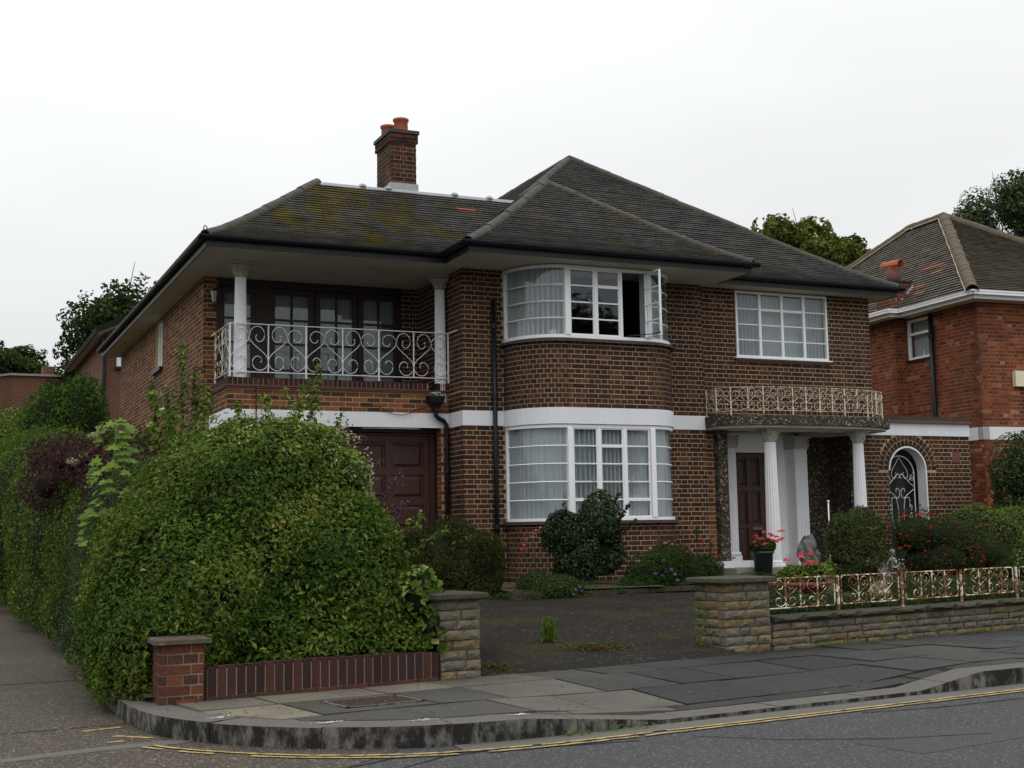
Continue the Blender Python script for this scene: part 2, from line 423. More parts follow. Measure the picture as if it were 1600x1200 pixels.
def ground_mat(name, c0, c1, speck, sp_scale, sp_lo, sp_hi, rough=0.75, patch=None, pscale=0.7, bmp=0.4, spec=0.35):
    m, nt, b = mat_base(name, rough, spec)
    f = noise(nt, 1.1, 6, 0.65); c = mix(nt, f, c0, c1)
    fine = noise(nt, 160, 3, 0.7)
    c = mix(nt, 1.0, c, ramp(nt, fine, [(0.25, (0.6, 0.6, 0.6)), (0.75, (1.35, 1.35, 1.35))]), 'MULTIPLY')
    if speck:
        v = N(nt, 'ShaderNodeTexVoronoi'); v.inputs['Scale'].default_value = sp_scale
        g = N(nt, 'ShaderNodeNewGeometry'); nt.links.new(g.outputs['Position'], v.inputs['Vector'])
        sp = N(nt, 'ShaderNodeSeparateColor'); nt.links.new(v.outputs['Color'], sp.inputs[0])
        k = mrange(nt, sp.outputs[0], sp_lo, sp_hi)
        c = mix(nt, k, c, speck)
    if patch:
        k = mrange(nt, noise(nt, pscale, 6, 0.7), 0.5, 0.7, 0, 0.8); c = mix(nt, k, c, patch)
    nt.links.new(c, b.inputs['Base Color']); bump(nt, b, fine, bmp, 0.004)
    return m
M['asphalt'] = ground_mat('worn_asphalt', (0.042, 0.042, 0.045), (0.064, 0.064, 0.067), (0.20, 0.19, 0.18), 110, 0.9, 0.98, 0.85, spec=0.2)
M['crack'] = simple('tar_crack', (0.014, 0.013, 0.012), .8, .2)
M['asphalt_patch'] = ground_mat('newer_asphalt', (0.034, 0.034, 0.036), (0.046, 0.046, 0.048), (0.15, 0.15, 0.14), 120, 0.93, 1.0, 0.75)
M['brown_agg'] = ground_mat('brown_aggregate', (0.044, 0.037, 0.030), (0.070, 0.057, 0.045), (0.24, 0.20, 0.14), 85, 0.84, 0.97, 0.8, patch=(0.042, 0.036, 0.028), pscale=0.5, spec=0.2)
M['channel'] = ground_mat('concrete_channel', (0.085, 0.080, 0.068), (0.13, 0.122, 0.105), None, 1, 0, 1, 0.8)
M['drive'] = ground_mat('mossy_asphalt_drive', (0.012, 0.011, 0.010), (0.030, 0.026, 0.021), (0.085, 0.078, 0.065), 34, 0.93, 1.0, 0.9, patch=(0.050, 0.036, 0.010), pscale=0.9, bmp=1.0, spec=0.12)
M['soil'] = ground_mat('garden_soil', (0.045, 0.035, 0.022), (0.075, 0.06, 0.038), (0.16, 0.11, 0.06), 40, 0.9, 1.0, 0.9, patch=(0.045, 0.055, 0.018), pscale=1.5, bmp=0.8)
M['verge'] = ground_mat('distant_ground', (0.04, 0.05, 0.02), (0.06, 0.07, 0.03), None, 1, 0, 1, 0.9)
def slab_mat():
    m, nt, b = mat_base('paving_slab', 0.68, 0.28)
    at = N(nt, 'ShaderNodeAttribute', attribute_name='rnd')
    c = ramp(nt, at.outputs['Fac'], [(0, (0.013, 0.013, 0.014)), (0.5, (0.034, 0.034, 0.034)), (0.8, (0.095, 0.088, 0.075)), (1, (0.27, 0.235, 0.175))])
    fine = noise(nt, 110, 3, 0.7); f = noise(nt, 2.2, 6, 0.65)
    c = mix(nt, 1.0, c, ramp(nt, f, [(0.3, (0.72, 0.73, 0.70)), (0.7, (1.2, 1.18, 1.12))]), 'MULTIPLY')
    c = mix(nt, 1.0, c, ramp(nt, fine, [(0.3, (0.75, 0.75, 0.75)), (0.7, (1.2, 1.2, 1.2))]), 'MULTIPLY')
    k = mrange(nt, noise(nt, 1.3, 5, 0.6), 0.52, 0.72, 0, 0.6); c = mix(nt, k, c, (0.055, 0.058, 0.035))
    sp = mrange(nt, noise(nt, 22, 2, 0.5), 0.74, 0.76, 0, 0.7); c = mix(nt, sp, c, (0.35, 0.34, 0.30))
    nt.links.new(c, b.inputs['Base Color']); bump(nt, b, fine, 0.3, 0.003); return m
M['slab'] = slab_mat()
def kerb_mat():
    m, nt, b = mat_base('granite_kerb', 0.85, 0.2)
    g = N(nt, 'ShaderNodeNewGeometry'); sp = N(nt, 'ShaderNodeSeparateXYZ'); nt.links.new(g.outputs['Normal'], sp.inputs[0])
    fine = noise(nt, 120, 3, 0.7)
    v = N(nt, 'ShaderNodeTexVoronoi'); v.inputs['Scale'].default_value = 95; nt.links.new(g.outputs['Position'], v.inputs['Vector']); sc_ = N(nt, 'ShaderNodeSeparateColor'); nt.links.new(v.outputs['Color'], sc_.inputs[0])
    fine2 = mrange(nt, sc_.outputs[0], 0, 1); fine_ = mix(nt, .5, fine, fine2); fine = fine_
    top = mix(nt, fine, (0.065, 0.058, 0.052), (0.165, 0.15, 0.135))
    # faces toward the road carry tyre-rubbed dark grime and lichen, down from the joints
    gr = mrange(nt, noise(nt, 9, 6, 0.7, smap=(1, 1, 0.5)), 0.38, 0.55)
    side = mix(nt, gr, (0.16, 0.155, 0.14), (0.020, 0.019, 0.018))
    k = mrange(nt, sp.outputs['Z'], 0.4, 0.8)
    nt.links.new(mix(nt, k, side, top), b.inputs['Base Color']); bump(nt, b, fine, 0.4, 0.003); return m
M['kerb'] = kerb_mat()
def stone_mat(name, stops):
    m, nt, b = mat_base(name, 0.9, 0.2)
    c = ramp(nt, rnd_node(nt), stops)
    f = noise(nt, 18, 6, 0.65, smap=(1, 1, 2.2)); c = mix(nt, 1.0, c, ramp(nt, f, [(0.3, (0.5, 0.5, 0.5)), (0.7, (1.25, 1.22, 1.15))]), 'MULTIPLY')
    k = mrange(nt, noise(nt, 2.2, 5, 0.6), 0.5, 0.75, 0, 0.55); c = mix(nt, k, c, (0.05, 0.055, 0.03))
    nt.links.new(c, b.inputs['Base Color']); bump(nt, b, f, 0.8, 0.012); return m
M['stone'] = stone_mat('york_walling_stone', [(0, (0.185, 0.135, 0.070)), (0.35, (0.205, 0.170, 0.112)), (0.7, (0.165, 0.152, 0.126)), (1, (0.12, 0.115, 0.104))])
M['coping'] = stone_mat('mossy_coping', [(0, (0.045, 0.042, 0.030)), (1, (0.075, 0.070, 0.052))])
def pebble_mat():
    m, nt, b = mat_base('pebbledash', 0.85, 0.3)
    v = N(nt, 'ShaderNodeTexVoronoi'); v.inputs['Scale'].default_value = 38
    g = N(nt, 'ShaderNodeNewGeometry'); nt.links.new(g.outputs['Position'], v.inputs['Vector'])
    sp = N(nt, 'ShaderNodeSeparateColor'); nt.links.new(v.outputs['Color'], sp.inputs[0])
    c = ramp(nt, sp.outputs[0], [(0, (0.022, 0.018, 0.012)), (0.55, (0.055, 0.042, 0.028)), (0.8, (0.12, 0.08, 0.055)), (1, (0.36, 0.32, 0.27))])
    k = mrange(nt, noise(nt, 4, 4), 0.45, 0.7, 0, 0.6); c = mix(nt, k, c, (0.04, 0.04, 0.022))
    nt.links.new(c, b.inputs['Base Color']); bump(nt, b, v.outputs['Distance'], 0.9, 0.02); return m
M['pebble'] = pebble_mat()
def yellow():
    m, nt, b = mat_base('worn_yellow_paint', 0.8, 0.2)
    c = mix(nt, mrange(nt, noise(nt, 14, 6, 0.75), 0.46, 0.60), (0.46, 0.33, 0.12), (0.15, 0.12, 0.07))
    nt.links.new(c, b.inputs['Base Color']); return m
M['yellow'] = yellow()
M['iron_cover'] = ground_mat('rusty_cover', (0.045, 0.03, 0.024), (0.07, 0.045, 0.035), (0.12, 0.08, 0.06), 60, 0.7, 0.9, 0.8, bmp=1.0)
M['bark'] = simple('bark', (0.075, 0.055, 0.038), 0.9, 0.2, 0.4, 18, bmp=0.6)
M['inner'] = simple('dark_inner_hull', (0.016, 0.018, 0.009), 0.95, 0.05, 0.4, 12)  # dark colour of the solid hulls added inside foliage, no modelled twigs
M['stem_green'] = simple('green_stem', (0.07, 0.09, 0.03), 0.8, 0.2)
G = leaf_mat
M['lf_hedge'] = G('privet_hedge_leaf', [(0, (0.012, 0.030, 0.006)), (0.35, (0.036, 0.074, 0.012)), (0.70, (0.072, 0.125, 0.020)), (0.90, (0.130, 0.185, 0.038)), (0.975, (0.20, 0.20, 0.06)), (0.985, (0.20, 0.09, 0.035)), (1, (0.24, 0.08, 0.035))])
M['lf_bluehedge'] = G('blue_green_leaf', [(0, (0.020, 0.040, 0.018)), (0.5, (0.042, 0.075, 0.034)), (0.9, (0.085, 0.120, 0.055)), (1, (0.16, 0.17, 0.09))])
M['lf_light'] = G('light_climber_leaf', [(0, (0.035, 0.070, 0.012)), (0.5, (0.085, 0.145, 0.024)), (0.85, (0.15, 0.215, 0.042)), (1, (0.27, 0.30, 0.13))])
M['lf_syc'] = G('sycamore_leaf', [(0, (0.07, 0.13, 0.022)), (1, (0.16, 0.25, 0.045))])
M['lf_purple'] = G('purple_leaf', [(0, (0.018, 0.008, 0.012)), (0.6, (0.045, 0.018, 0.026)), (1, (0.095, 0.04, 0.05))])
M['lf_prunus'] = G('prunus_foliage', [(0, (0.045, 0.022, 0.030)), (0.6, (0.095, 0.050, 0.060)), (1, (0.16, 0.10, 0.10))])
M['lf_conifer'] = G('conifer_green', [(0, (0.018, 0.050, 0.009)), (0.5, (0.046, 0.110, 0.018)), (1, (0.10, 0.19, 0.032))], 0.7)
M['lf_dark'] = G('dark_glossy_leaf', [(0, (0.009, 0.022, 0.010)), (0.5, (0.020, 0.046, 0.016)), (0.93, (0.046, 0.088, 0.030)), (1, (0.12, 0.15, 0.03))], 0.35, 0.15, 0.3)
M['lf_tree'] = G('oak_leaf', [(0, (0.018, 0.034, 0.009)), (0.5, (0.036, 0.062, 0.017)), (1, (0.070, 0.105, 0.030))])
M['lf_treeyel'] = G('yellow_green_leaf', [(0, (0.045, 0.070, 0.013)), (0.5, (0.095, 0.130, 0.025)), (1, (0.17, 0.20, 0.05))])
M['lf_coton'] = G('cotoneaster_leaf', [(0, (0.014, 0.022, 0.008)), (0.5, (0.034, 0.050, 0.015)), (0.90, (0.070, 0.092, 0.026)), (0.95, (0.10, 0.045, 0.022)), (1, (0.12, 0.045, 0.025))])
M['lf_rosemary'] = G('rosemary_leaf', [(0, (0.034, 0.052, 0.024)), (0.6, (0.075, 0.100, 0.044)), (1, (0.15, 0.165, 0.08))], 0.7)
M['lf_fuchsia'] = G('fuchsia_leaf', [(0, (0.014, 0.026, 0.010)), (0.6, (0.034, 0.055, 0.018)), (1, (0.08, 0.085, 0.035))])
M['lf_low'] = G('bed_plant_leaf', [(0, (0.018, 0.038, 0.012)), (0.6, (0.040, 0.075, 0.020)), (1, (0.085, 0.12, 0.035))])
M['lf_ochre'] = G('moss_and_litter', [(0, (0.05, 0.06, 0.015)), (0.5, (0.10, 0.085, 0.025)), (1, (0.20, 0.10, 0.04))])
M['fl_pink'] = G('pink_petal', [(0, (0.55, 0.05, 0.11)), (0.6, (0.75, 0.11, 0.17)), (1, (0.85, 0.25, 0.28))], 0.6)
M['fl_palepink'] = G('pale_pink_petal', [(0, (0.50, 0.12, 0.17)), (1, (0.75, 0.35, 0.36))], 0.6)
M['fl_red'] = G('red_petal', [(0, (0.30, 0.01, 0.012)), (1, (0.60, 0.03, 0.03))], 0.6)
M['fl_blue'] = G('violet_petal', [(0, (0.16, 0.13, 0.42)), (1, (0.32, 0.28, 0.62))], 0.6)
M['fl_cream'] = G('cream_flower', [(0, (0.28, 0.28, 0.17)), (1, (0.50, 0.48, 0.34))], 0.8)
M['pot_green'] = simple('dark_green_planter', (0.016, 0.040, 0.040), 0.3, 0.5, 0.2, 6)
M['rock'] = simple('pale_garden_rock', (0.15, 0.15, 0.14), 0.85, 0.2, 0.7, 9, dirt=(.05, .05, .045), dscale=6, bmp=0.9)
M['concrete'] = simple('grey_concrete', (0.26, 0.25, 0.23), 0.85, 0.2, 0.2, 8)
M['cream_box'] = simple('cream_plastic', (0.72, 0.70, 0.52), 0.5, 0.4, 0.05, 5)
M['ornament'] = simple('white_china', (0.72, 0.70, 0.66), 0.3, 0.5, 0.1, 20)
M['chalk'] = simple('white_paint_mark', (0.55, 0.55, 0.56), 0.8, 0.2, 0.3, 30)

# ------------------------------------------------------------------ ground, road, kerb, pavement
ZR, ZP = -1.33, -1.20
def clip_poly(poly, clip):
    """Sutherland-Hodgman, clip convex ccw"""
    outp = list(poly)
    for i in range(len(clip)):
        a, b = clip[i], clip[(i+1) % len(clip)]
        inp, outp = outp, []
        if not inp: break
        def side(p): return (b[0]-a[0])*(p[1]-a[1])-(b[1]-a[1])*(p[0]-a[0])
        for j in range(len(inp)):
            p, q = inp[j], inp[(j+1) % len(inp)]
            sp_, sq = side(p), side(q)
            if sp_ >= 0: outp.append(p)
            if sp_*sq < 0:
                t = sp_/(sp_-sq); outp.append((p[0]+t*(q[0]-p[0]), p[1]+t*(q[1]-p[1])))
    return outp
def area(p): return 0.5*sum(p[i][0]*p[(i+1) % len(p)][1]-p[(i+1) % len(p)][0]*p[i][1] for i in range(len(p)))
def sheet(name, poly, z, mat, kind='structure', parent=None):
    zz = z if hasattr(z, '__len__') else [z]*len(poly)
    me = np_mesh(name, [(p[0], p[1], zz[i]) for i, p in enumerate(poly)], [list(range(len(poly)))], 0.0)
    me.materials.append(mat); o = bpy.data.objects.new(name, me); link(o, parent)
    if kind: o['kind'] = kind
    return o
sheet('ground', [(-600, -300), (600, -300), (600, 900), (-600, 900)], ZR-0.03, M['verge'])
sheet('road', [(-60, -12), (90, -2), (90, 20), (30, 11.2), (14, 9.3), (8.4, 8.6), (2.5, 8.2), (-60, 5)], ZR-0.004, M['asphalt'])

# kerb path in plan, road on its right-hand side
KP = [(2.45, 50), (1.9, 30), (1.56, 18), (1.40, 12.2), (1.355, 10.6), (1.37, 9.96), (1.43, 9.45), (1.56, 9.06), (1.75, 8.73), (1.98, 8.46), (2.26, 8.21), (2.6, 8.0), (2.94, 7.89),
      (3.49, 7.86), (3.99, 7.90), (4.7, 7.99), (5.62, 8.10), (7.46, 8.33), (8.4, 8.44), (10, 8.64), (14, 9.15), (30, 11.3)]
def resample(P, step):
    P = np.array(P, float); d = np.r_[0, np.cumsum(np.hypot(*np.diff(P, axis=0).T))]
    n = max(2, int(d[-1]/step)+1); s = np.linspace(0, d[-1], n)
    return np.c_[np.interp(s, d, P[:, 0]), np.interp(s, d, P[:, 1])], s
KS, KD = resample(KP, 0.06)
for _ in range(5): KS[1:-1] = (KS[:-2]+2*KS[1:-1]+KS[2:])/4
KT = np.gradient(KS, axis=0); KT /= np.linalg.norm(KT, axis=1, keepdims=True)
KN = np.c_[-KT[:, 1], KT[:, 0]]           # left-hand side: the pavement side
def kerb_top(x, y):
    """height of kerb top above road along the drop kerb"""
    if y > 8.9 and x < 3: return 0.13
    if x < 3.6: return 0.13
    if x < 4.7: return 0.13-0.10*(x-3.6)/1.1
    if x < 7.25: return 0.03
    if x < 7.95: return 0.03+0.10*(x-7.25)/0.7
    return 0.13
kerb = MB()
def strip(mb, i0, i1, o0, o1, zt, zb, r=0.0):
    """solid following the kerb path between samples, offset o0..o1 to the pavement side"""
    V = []; idx = list(range(i0, i1+1))
    for i in idx:
        p = KS[i]; n = KN[i]
        a = p+n*o0; b = p+n*o1
        t = zt(p[0], p[1]) if callable(zt) else zt
        V += [(a[0], a[1], zb), (b[0], b[1], zb), (b[0], b[1], t), (a[0], a[1], t)]
    F = []
    for k in range(len(idx)-1):
        a, b = k*4, (k+1)*4
        F += [[a, a+3, b+3, b], [a+3, a+2, b+2, b+3], [a+1, b+1, b+2, a+2]]
    F += [[0, 1, 2, 3], [len(V)-1, len(V)-2, len(V)-3, len(V)-4]]
    mb.add(V, F, r)
kb = MB(); strip(kb, 0, len(KS)-1, 0.012, 0.27, lambda x, y: ZR+kerb_top(x, y)-0.012, ZR-0.05)
kerb_o = kb.build('kerb', M['mortar_grey'], kind='structure')
i = 0; kr = random.Random(3)
while i < len(KS)-4:
    p = KS[i]; corner = (p[1] < 10.4 and p[0] < 3.0)
    w = 0.14 if p[1] > 10.6 else 0.28
    if p[1] > 20 or p[0] > 14: L = 60
    elif corner: L = 14
    else: L = 15
    j = min(len(KS)-1, i+L)
    m = MB(); dz = kr.uniform(-0.003, 0.004)
    strip(m, i, j, kr.uniform(-0.004, 0.004), w, lambda x, y: ZR+kerb_top(x, y)+dz, ZR-0.04)
    # leave a thin joint
    V = np.array(m.V); c = V.mean(0)
    t = KT[(i+j)//2]; V[:, :2] -= 0.006*np.sign(((V[:, :2]-c[:2])@t))[:, None]*t; m.V = [tuple(v) for v in V]
    m.build('kerb_stone', M['kerb'], kerb_o)
    i = j

# pavement: a bedding sheet with slabs standing just proud of it
WALLP = [(1.50, 9.95), (1.88, 9.90), (3.90, 10.24), (4.3, 10.27), (7.06, 10.9), (7.70, 10.98), (11.8, 11.74), (20, 13.3)]
def pave_z(x, y):
    # falls to the dropped kerb at the drive crossing
    kt = ZR+kerb_top(x, 8.0) if x > 3.5 else ZP
    yk = np.interp(x, [p[0] for p in KP[12:]], [p[1] for p in KP[12:]]) if x > 2.9 else 8.0
    t = min(1, max(0, (y-yk-0.28)/1.3))
    return kt+(ZP-kt)*t
kin = [tuple(KS[i]+KN[i]*0.285) for i in range(len(KS)) if KS[i][1] < 10.1 and KS[i][0] < 20]
kin = kin[::8]+[kin[-1]]
pave_outline = kin+WALLP[::-1]
# break into quads across for a smooth bedding sheet
kinm = []
for p in kin:
    if p[1] < 9.7 and (not kinm or p[0] > kinm[-1][0]+1e-3): kinm.append(p)
nx = 60
V = []; F = []
for i in range(nx+1):
    x = 1.75+(18-1.75)*(i/nx)
    y0 = np.interp(x, [p[0] for p in kinm], [p[1] for p in kinm]); y1 = np.interp(x, [p[0] for p in WALLP], [p[1] for p in WALLP])+0.1
    for k in range(6):
        y = y0+(y1-y0)*k/5; V.append((x, y, pave_z(x, y)-0.016))
for i in range(nx):
    for k in range(5): a = i*6+k; F.append([a, a+6, a+7, a+1])
me = np_mesh('pavement', V, F, 0.0); me.materials.append(simple('dark_joint_dirt', (0.022, 0.02, 0.016), .95, .1))
pav = bpy.data.objects.new('pavement', me); link(pav); pav['kind'] = 'structure'
# corner infill of concrete beside the kerb
cz = ZP-0.003
infill = [(1.49, 10.0), (1.66, 9.2), (1.95, 8.8), (2.3, 8.52), (2.75, 8.33), (2.75, 9.9), (1.88, 9.9)]
sheet('corner_infill', infill, cz-0.004, M['channel'], None, pav)
su = np.array((math.cos(0.155), math.sin(0.155))); sv = np.array((-su[1], su[0])); so = np.array((1.0, 9.72))
pave_clip = [(p[0], p[1]) for p in kin if p[0] > 1.6 and p[1] < 9.6][::2]
pave_clip = pave_clip[:4]+[pave_clip[-1]]
wallc = [(20, 13.25), (1.7, 9.86)]
clipper = pave_clip+wallc
sr = random.Random(11)
row_w = [0.62, 0.74, 0.66, 0.7]
v = 0.15
for ri, w in enumerate(row_w):
    v1 = v; v0 = v-w; s = -0.6+0.35*(ri % 2)+sr.uniform(0, .2)
    while s < 17:
        L = sr.choice([0.6, 0.75, 0.9, 0.9])
        g = 0.009
        q = [so+su*(s+g)+sv*(v0+g), so+su*(s+L-g)+sv*(v0+g), so+su*(s+L-g)+sv*(v1-g), so+su*(s+g)+sv*(v1-g)]
        c = clip_poly([tuple(p) for p in q], clipper)
        s += L
        if len(c) < 3 or abs(area(c)) < 0.02: continue
        cx, cy = np.mean([p[0] for p in c]), np.mean([p[1] for p in c])
        # pale concrete slabs near the corner, dark damp ones farther along
        if cx < 3.6: rv = sr.choice([0.35, 0.9, 1.0, 0.6, 0.85])
        elif cx < 5: rv = sr.choice([0.4, 0.8, 0.6])
        else: rv = sr.uniform(0.0, 0.55)
        dz = sr.uniform(0, 0.008); tx = sr.uniform(-0.008, 0.008); ty = sr.uniform(-0.006, 0.006)
        zt = [pave_z(p[0], p[1])+dz+tx*(p[0]-cx)+ty*(p[1]-cy) for p in c]
        m = MB(); m.prism(c, [z-0.05 for z in zt], zt, rv)
        m.build('paving_slab', M['slab'], pav)
    v = v0
# drain cover in the pavement
dc = empty('drain_cover', (2.95, 9.2, ZP), 'rusty rectangular cover set in the paving by the brick wall', 'cover')
cu = su*0.30; cv = sv*0.21; cc = np.array((2.98, 9.20))
fr = MB()
for a, b in ((-1, 0), (1, 0), (0, -1), (0, 1)):
    c = cc+cu*a+cv*b
    Lx, Ly = (0.03, 0.45) if a else (0.63, 0.03)
    fr.obox((c[0], c[1], ZP+0.004), (*su, 0), (*sv, 0), (0, 0, 1), Lx, Ly, 0.02)
fr.build('cover_frame', M['kerb'], dc)
pl = MB(); pl.obox((cc[0], cc[1], ZP+0.003), (*su, 0), (*sv, 0), (0, 0, 1), 0.58, 0.40, 0.016)
for a in np.linspace(-0.26, 0.26, 14):
    for b in np.linspace(-0.17, 0.17, 9):
        c = cc+su*a+sv*b; pl.obox((c[0], c[1], ZP+0.013), (*su, 0), (*sv, 0), (0, 0, 1), 0.022, 0.022, 0.008)
pl.build('cover_plate', M['iron_cover'], dc)

# side road of brown aggregate concrete
def kerb_edge(y0, y1):
    return [tuple(KS[i]+KN[i]*0.01) for i in range(0, len(KS), 4) if y0 <= KS[i][1] <= y1 and KS[i][0] < 3]
side = sheet('side_road', [(-14, 4.8), (0.9, 6.2), (2.3, 7.5), (2.75, 7.9), (2.4, 8.2), (1.6, 9.1), (1.44, 9.5), (1.38, 10), (1.39, 12.2), (1.57, 18), (1.92, 30), (2.5, 50), (-6, 50), (-14, 10)], ZR-0.001, M['brown_agg'])
bays = [(9.86, 13.25), (13.30, 20.9), (20.95, 30), (30.05, 42)]
def kx(y): return np.interp(y, [9.9, 10.6, 12.2, 18, 30, 50], [1.37, 1.345, 1.39, 1.55, 1.89, 2.44])
for y0, y1 in bays:
    sl = -0.05
    poly = [(-5.0, y0-0.35*(y0 < 10)-0.02), (kx(y0)-0.01, y0+0.12*(y0 < 10)), (kx((y0+y1)/2)-0.01, (y0+y1)/2), (kx(y1)-0.01, y1), (-5.0, y1-0.3)]
    m = MB(); m.prism(poly, ZR-0.03, [ZR+0.004]*5); m.build('concrete_bay', M['brown_agg'], side)
m = MB(); m.prism([(-8, 7.10), (0.45, 8.66), (1.10, 8.83), (1.56, 8.86), (1.66, 8.94), (1.50, 9.04), (1.05, 8.98), (0.45, 8.80), (-8, 7.28)], ZR-0.03, ZR+0.0015)
m.build('channel_strip', M['channel'], side)
# concrete gutter channel between kerb and lines
i0 = next(i for i in range(len(KS)) if KS[i][0] > 3.05 and KS[i][1] < 9)
i1 = next(i for i in range(len(KS)) if KS[i][0] > 29)
V = []; F = []
for i in range(i0, i1):
    a = KS[i]+KN[i]*0.02; b = KS[i]-KN[i]*0.232
    V += [(a[0], a[1], ZR+0.002), (b[0], b[1], ZR+0.002)]
F = [[2*k, 2*k+1, 2*k+3, 2*k+2] for k in range(i1-i0-1)]
me = np_mesh('gutter_channel', V, F, 0.0); me.materials.append(M['channel']); o = bpy.data.objects.new('gutter_channel', me); link(o); o['kind'] = 'structure'
# worn double yellow lines
def line_marks(off, w, segs, name):
    for (xa, xb) in segs:
        idx = [i for i in range(len(KS)) if KS[i][1] < 10.2 and xa <= KD[i] <= xb]
        if len(idx) < 3: continue
        V = []; wr = random.Random(int(xa*100)+int(off*100))
        for i in idx:
            e = wr.uniform(-0.006, 0.006)
            a = KS[i]-KN[i]*(off-w/2+e); b = KS[i]-KN[i]*(off+w/2+e)
            V += [(a[0], a[1], ZR+0.0055), (b[0], b[1], ZR+0.0055)]
        F = [[2*k, 2*k+1, 2*k+3, 2*k+2] for k in range(len(idx)-1)]
        me = np_mesh(name, V, F, 0.0); me.materials.append(M['yellow']); o = bpy.data.objects.new(name, me); link(o); o['kind'] = 'structure'
ic = next(i for i in range(len(KS)) if KS[i][1] < 9.0)
d0 = KD[ic]
line_marks(0.262, 0.034, [(d0+0.0, d0+2.35), (d0+2.37, d0+3.3), (d0+3.32, d0+40)], 'road_marking')
line_marks(0.34, 0.034, [(d0-0.05, d0+0.22), (d0+0.26, d0+0.6), (d0+0.75, d0+1.9), (d0+2.0, d0+3.1), (d0+3.12, d0+40)], 'road_marking')
for poly in ([(1.03, 9.72), (1.30, 9.80), (1.30, 9.85), (1.06, 9.79), (1.02, 9.76)], [(1.18, 9.40), (1.40, 9.18), (1.45, 9.20), (1.24, 9.42)], [(1.12, 9.12), (1.24, 9.13), (1.22, 9.17), (1.13, 9.16)]):
    sheet('road_marking', poly, ZR+0.0035, M['yellow'])

for k_, pts in enumerate(([(2.55, 7.30), (2.9, 7.52), (3.25, 7.55), (3.6, 7.50), (4.2, 7.42)], [(4.6, 7.45), (5.0, 7.05), (5.6, 6.75), (6.3, 6.6)], [(1.75, 7.2), (2.1, 7.35), (2.6, 7.62), (3.1, 7.63)], [(6.2, 7.75), (7.0, 7.7), (7.9, 7.8)])):
    P_, s_ = resample(pts, .05); q = np.random.default_rng(k_); n_ = len(P_); w_ = .006+.006*q.random(n_); of = np.cumsum(q.normal(0, .004, n_))
    V = []
    for i in range(n_): V += [(P_[i][0], P_[i][1]+of[i]-w_[i], ZR-.0005), (P_[i][0], P_[i][1]+of[i]+w_[i], ZR-.0005)]
    me = np_mesh('road_crack', V, [[2*i, 2*i+2, 2*i+3, 2*i+1] for i in range(n_-1)], 0.0); me.materials.append(M['crack']); o = bpy.data.objects.new('road_crack', me); link(o); o['kind'] = 'structure'
sheet('road_patch', [(5.4, 6.2), (7.2, 6.5), (7.15, 6.95), (5.3, 6.7)], ZR-.002, M['asphalt_patch'])
# front garden soil and the drive
def grid(name, x0, x1, y0, y1, zf, mat, inside=None, n=40, kind='structure'):
    xs = np.linspace(x0, x1, n+1); ys = np.linspace(y0, y1, n+1)
    V = [(x, y, zf(x, y)) for y in ys for x in xs]; F = []
    for j in range(n):
        for i in range(n):
            cx, cy = (xs[i]+xs[i+1])/2, (ys[j]+ys[j+1])/2
            if inside is None or inside(cx, cy): a = j*(n+1)+i; F.append([a, a+1, a+n+2, a+n+1])
    me = np_mesh(name, V, F, 0.0, True); me.materials.append(mat); o = bpy.data.objects.new(name, me); link(o)
    if kind: o['kind'] = kind
    return o
def drive_z(x, y): return -1.19+0.345*min(1, max(0, (y-10.4)/5.6))**0.9+0.05*max(0, (y-16)/3)
def in_drive(x, y):
    left = 4.28
    right = 7.10+(y-10.9)*0.85 if y > 10.9 else 7.10
    return left-0.1 < x < min(right+0.2, 12.0)
sheetd = [(4.25, 10.24), (7.12, 10.86), (7.35, 11.25), (12.6, 17.2), (12.0, 17.9), (7.0, 18.0), (7.45, 19.1), (3.9, 19.1), (4.2, 12)]
n = 24; V = []; F = []
for j in range(n+1):
    t = j/n; y = 10.22+(19.1-10.22)*t
    xl = 4.22; xr = np.interp(y, [10.2, 10.9, 11.2, 16.6, 17.6, 19.1], [7.08, 7.3, 7.5, 12.2, 12.0, 7.9])
    yb = 0.19*(1-t)**6
    for k in range(n+1):
        x = xl+(xr-xl)*k/n
        yy = y+(x-4.22)*yb
        if j == 0: V.append((x, yy-0.16, ZP-0.03))
        else: V.append((x, yy-(0.14 if j == 1 else 0), drive_z(x, yy)+(0.0 if j > 1 else -0.004)+0.012*math.sin(x*1.7)*math.sin(y*1.3)*min(1, t*4)))
for j in range(n):
    for k in range(n): a = j*(n+1)+k; F.append([a, a+1, a+n+2, a+n+1])
me = np_mesh('driveway', V, F, 0.0); me.materials.append(M['drive']); o = bpy.data.objects.new('driveway', me); link(o); o['kind'] = 'structure'
grid('hedge_soil', 1.5, 4.25, 10.05, 30, lambda x, y: -1.16+0.3*min(1, max(0, (y-10)/6)), M['soil'], inside=lambda x, y: y > 10.12+.16*max(0, x-1.9)+.2, n=34)
def in_bed(x, y):
    if y < 10.96+0.193*(x-7.73)+0.32: return False
    if y > 15.75+0.09*(x-8): return x > 7.0
    return x > 7.42+(y-11.2)*0.87
grid('garden_soil', 7.0, 34, 11.0, 30, lambda x, y: -0.98+0.23*min(1, max(0, (y-11)/5)), M['soil'], in_bed, n=80)
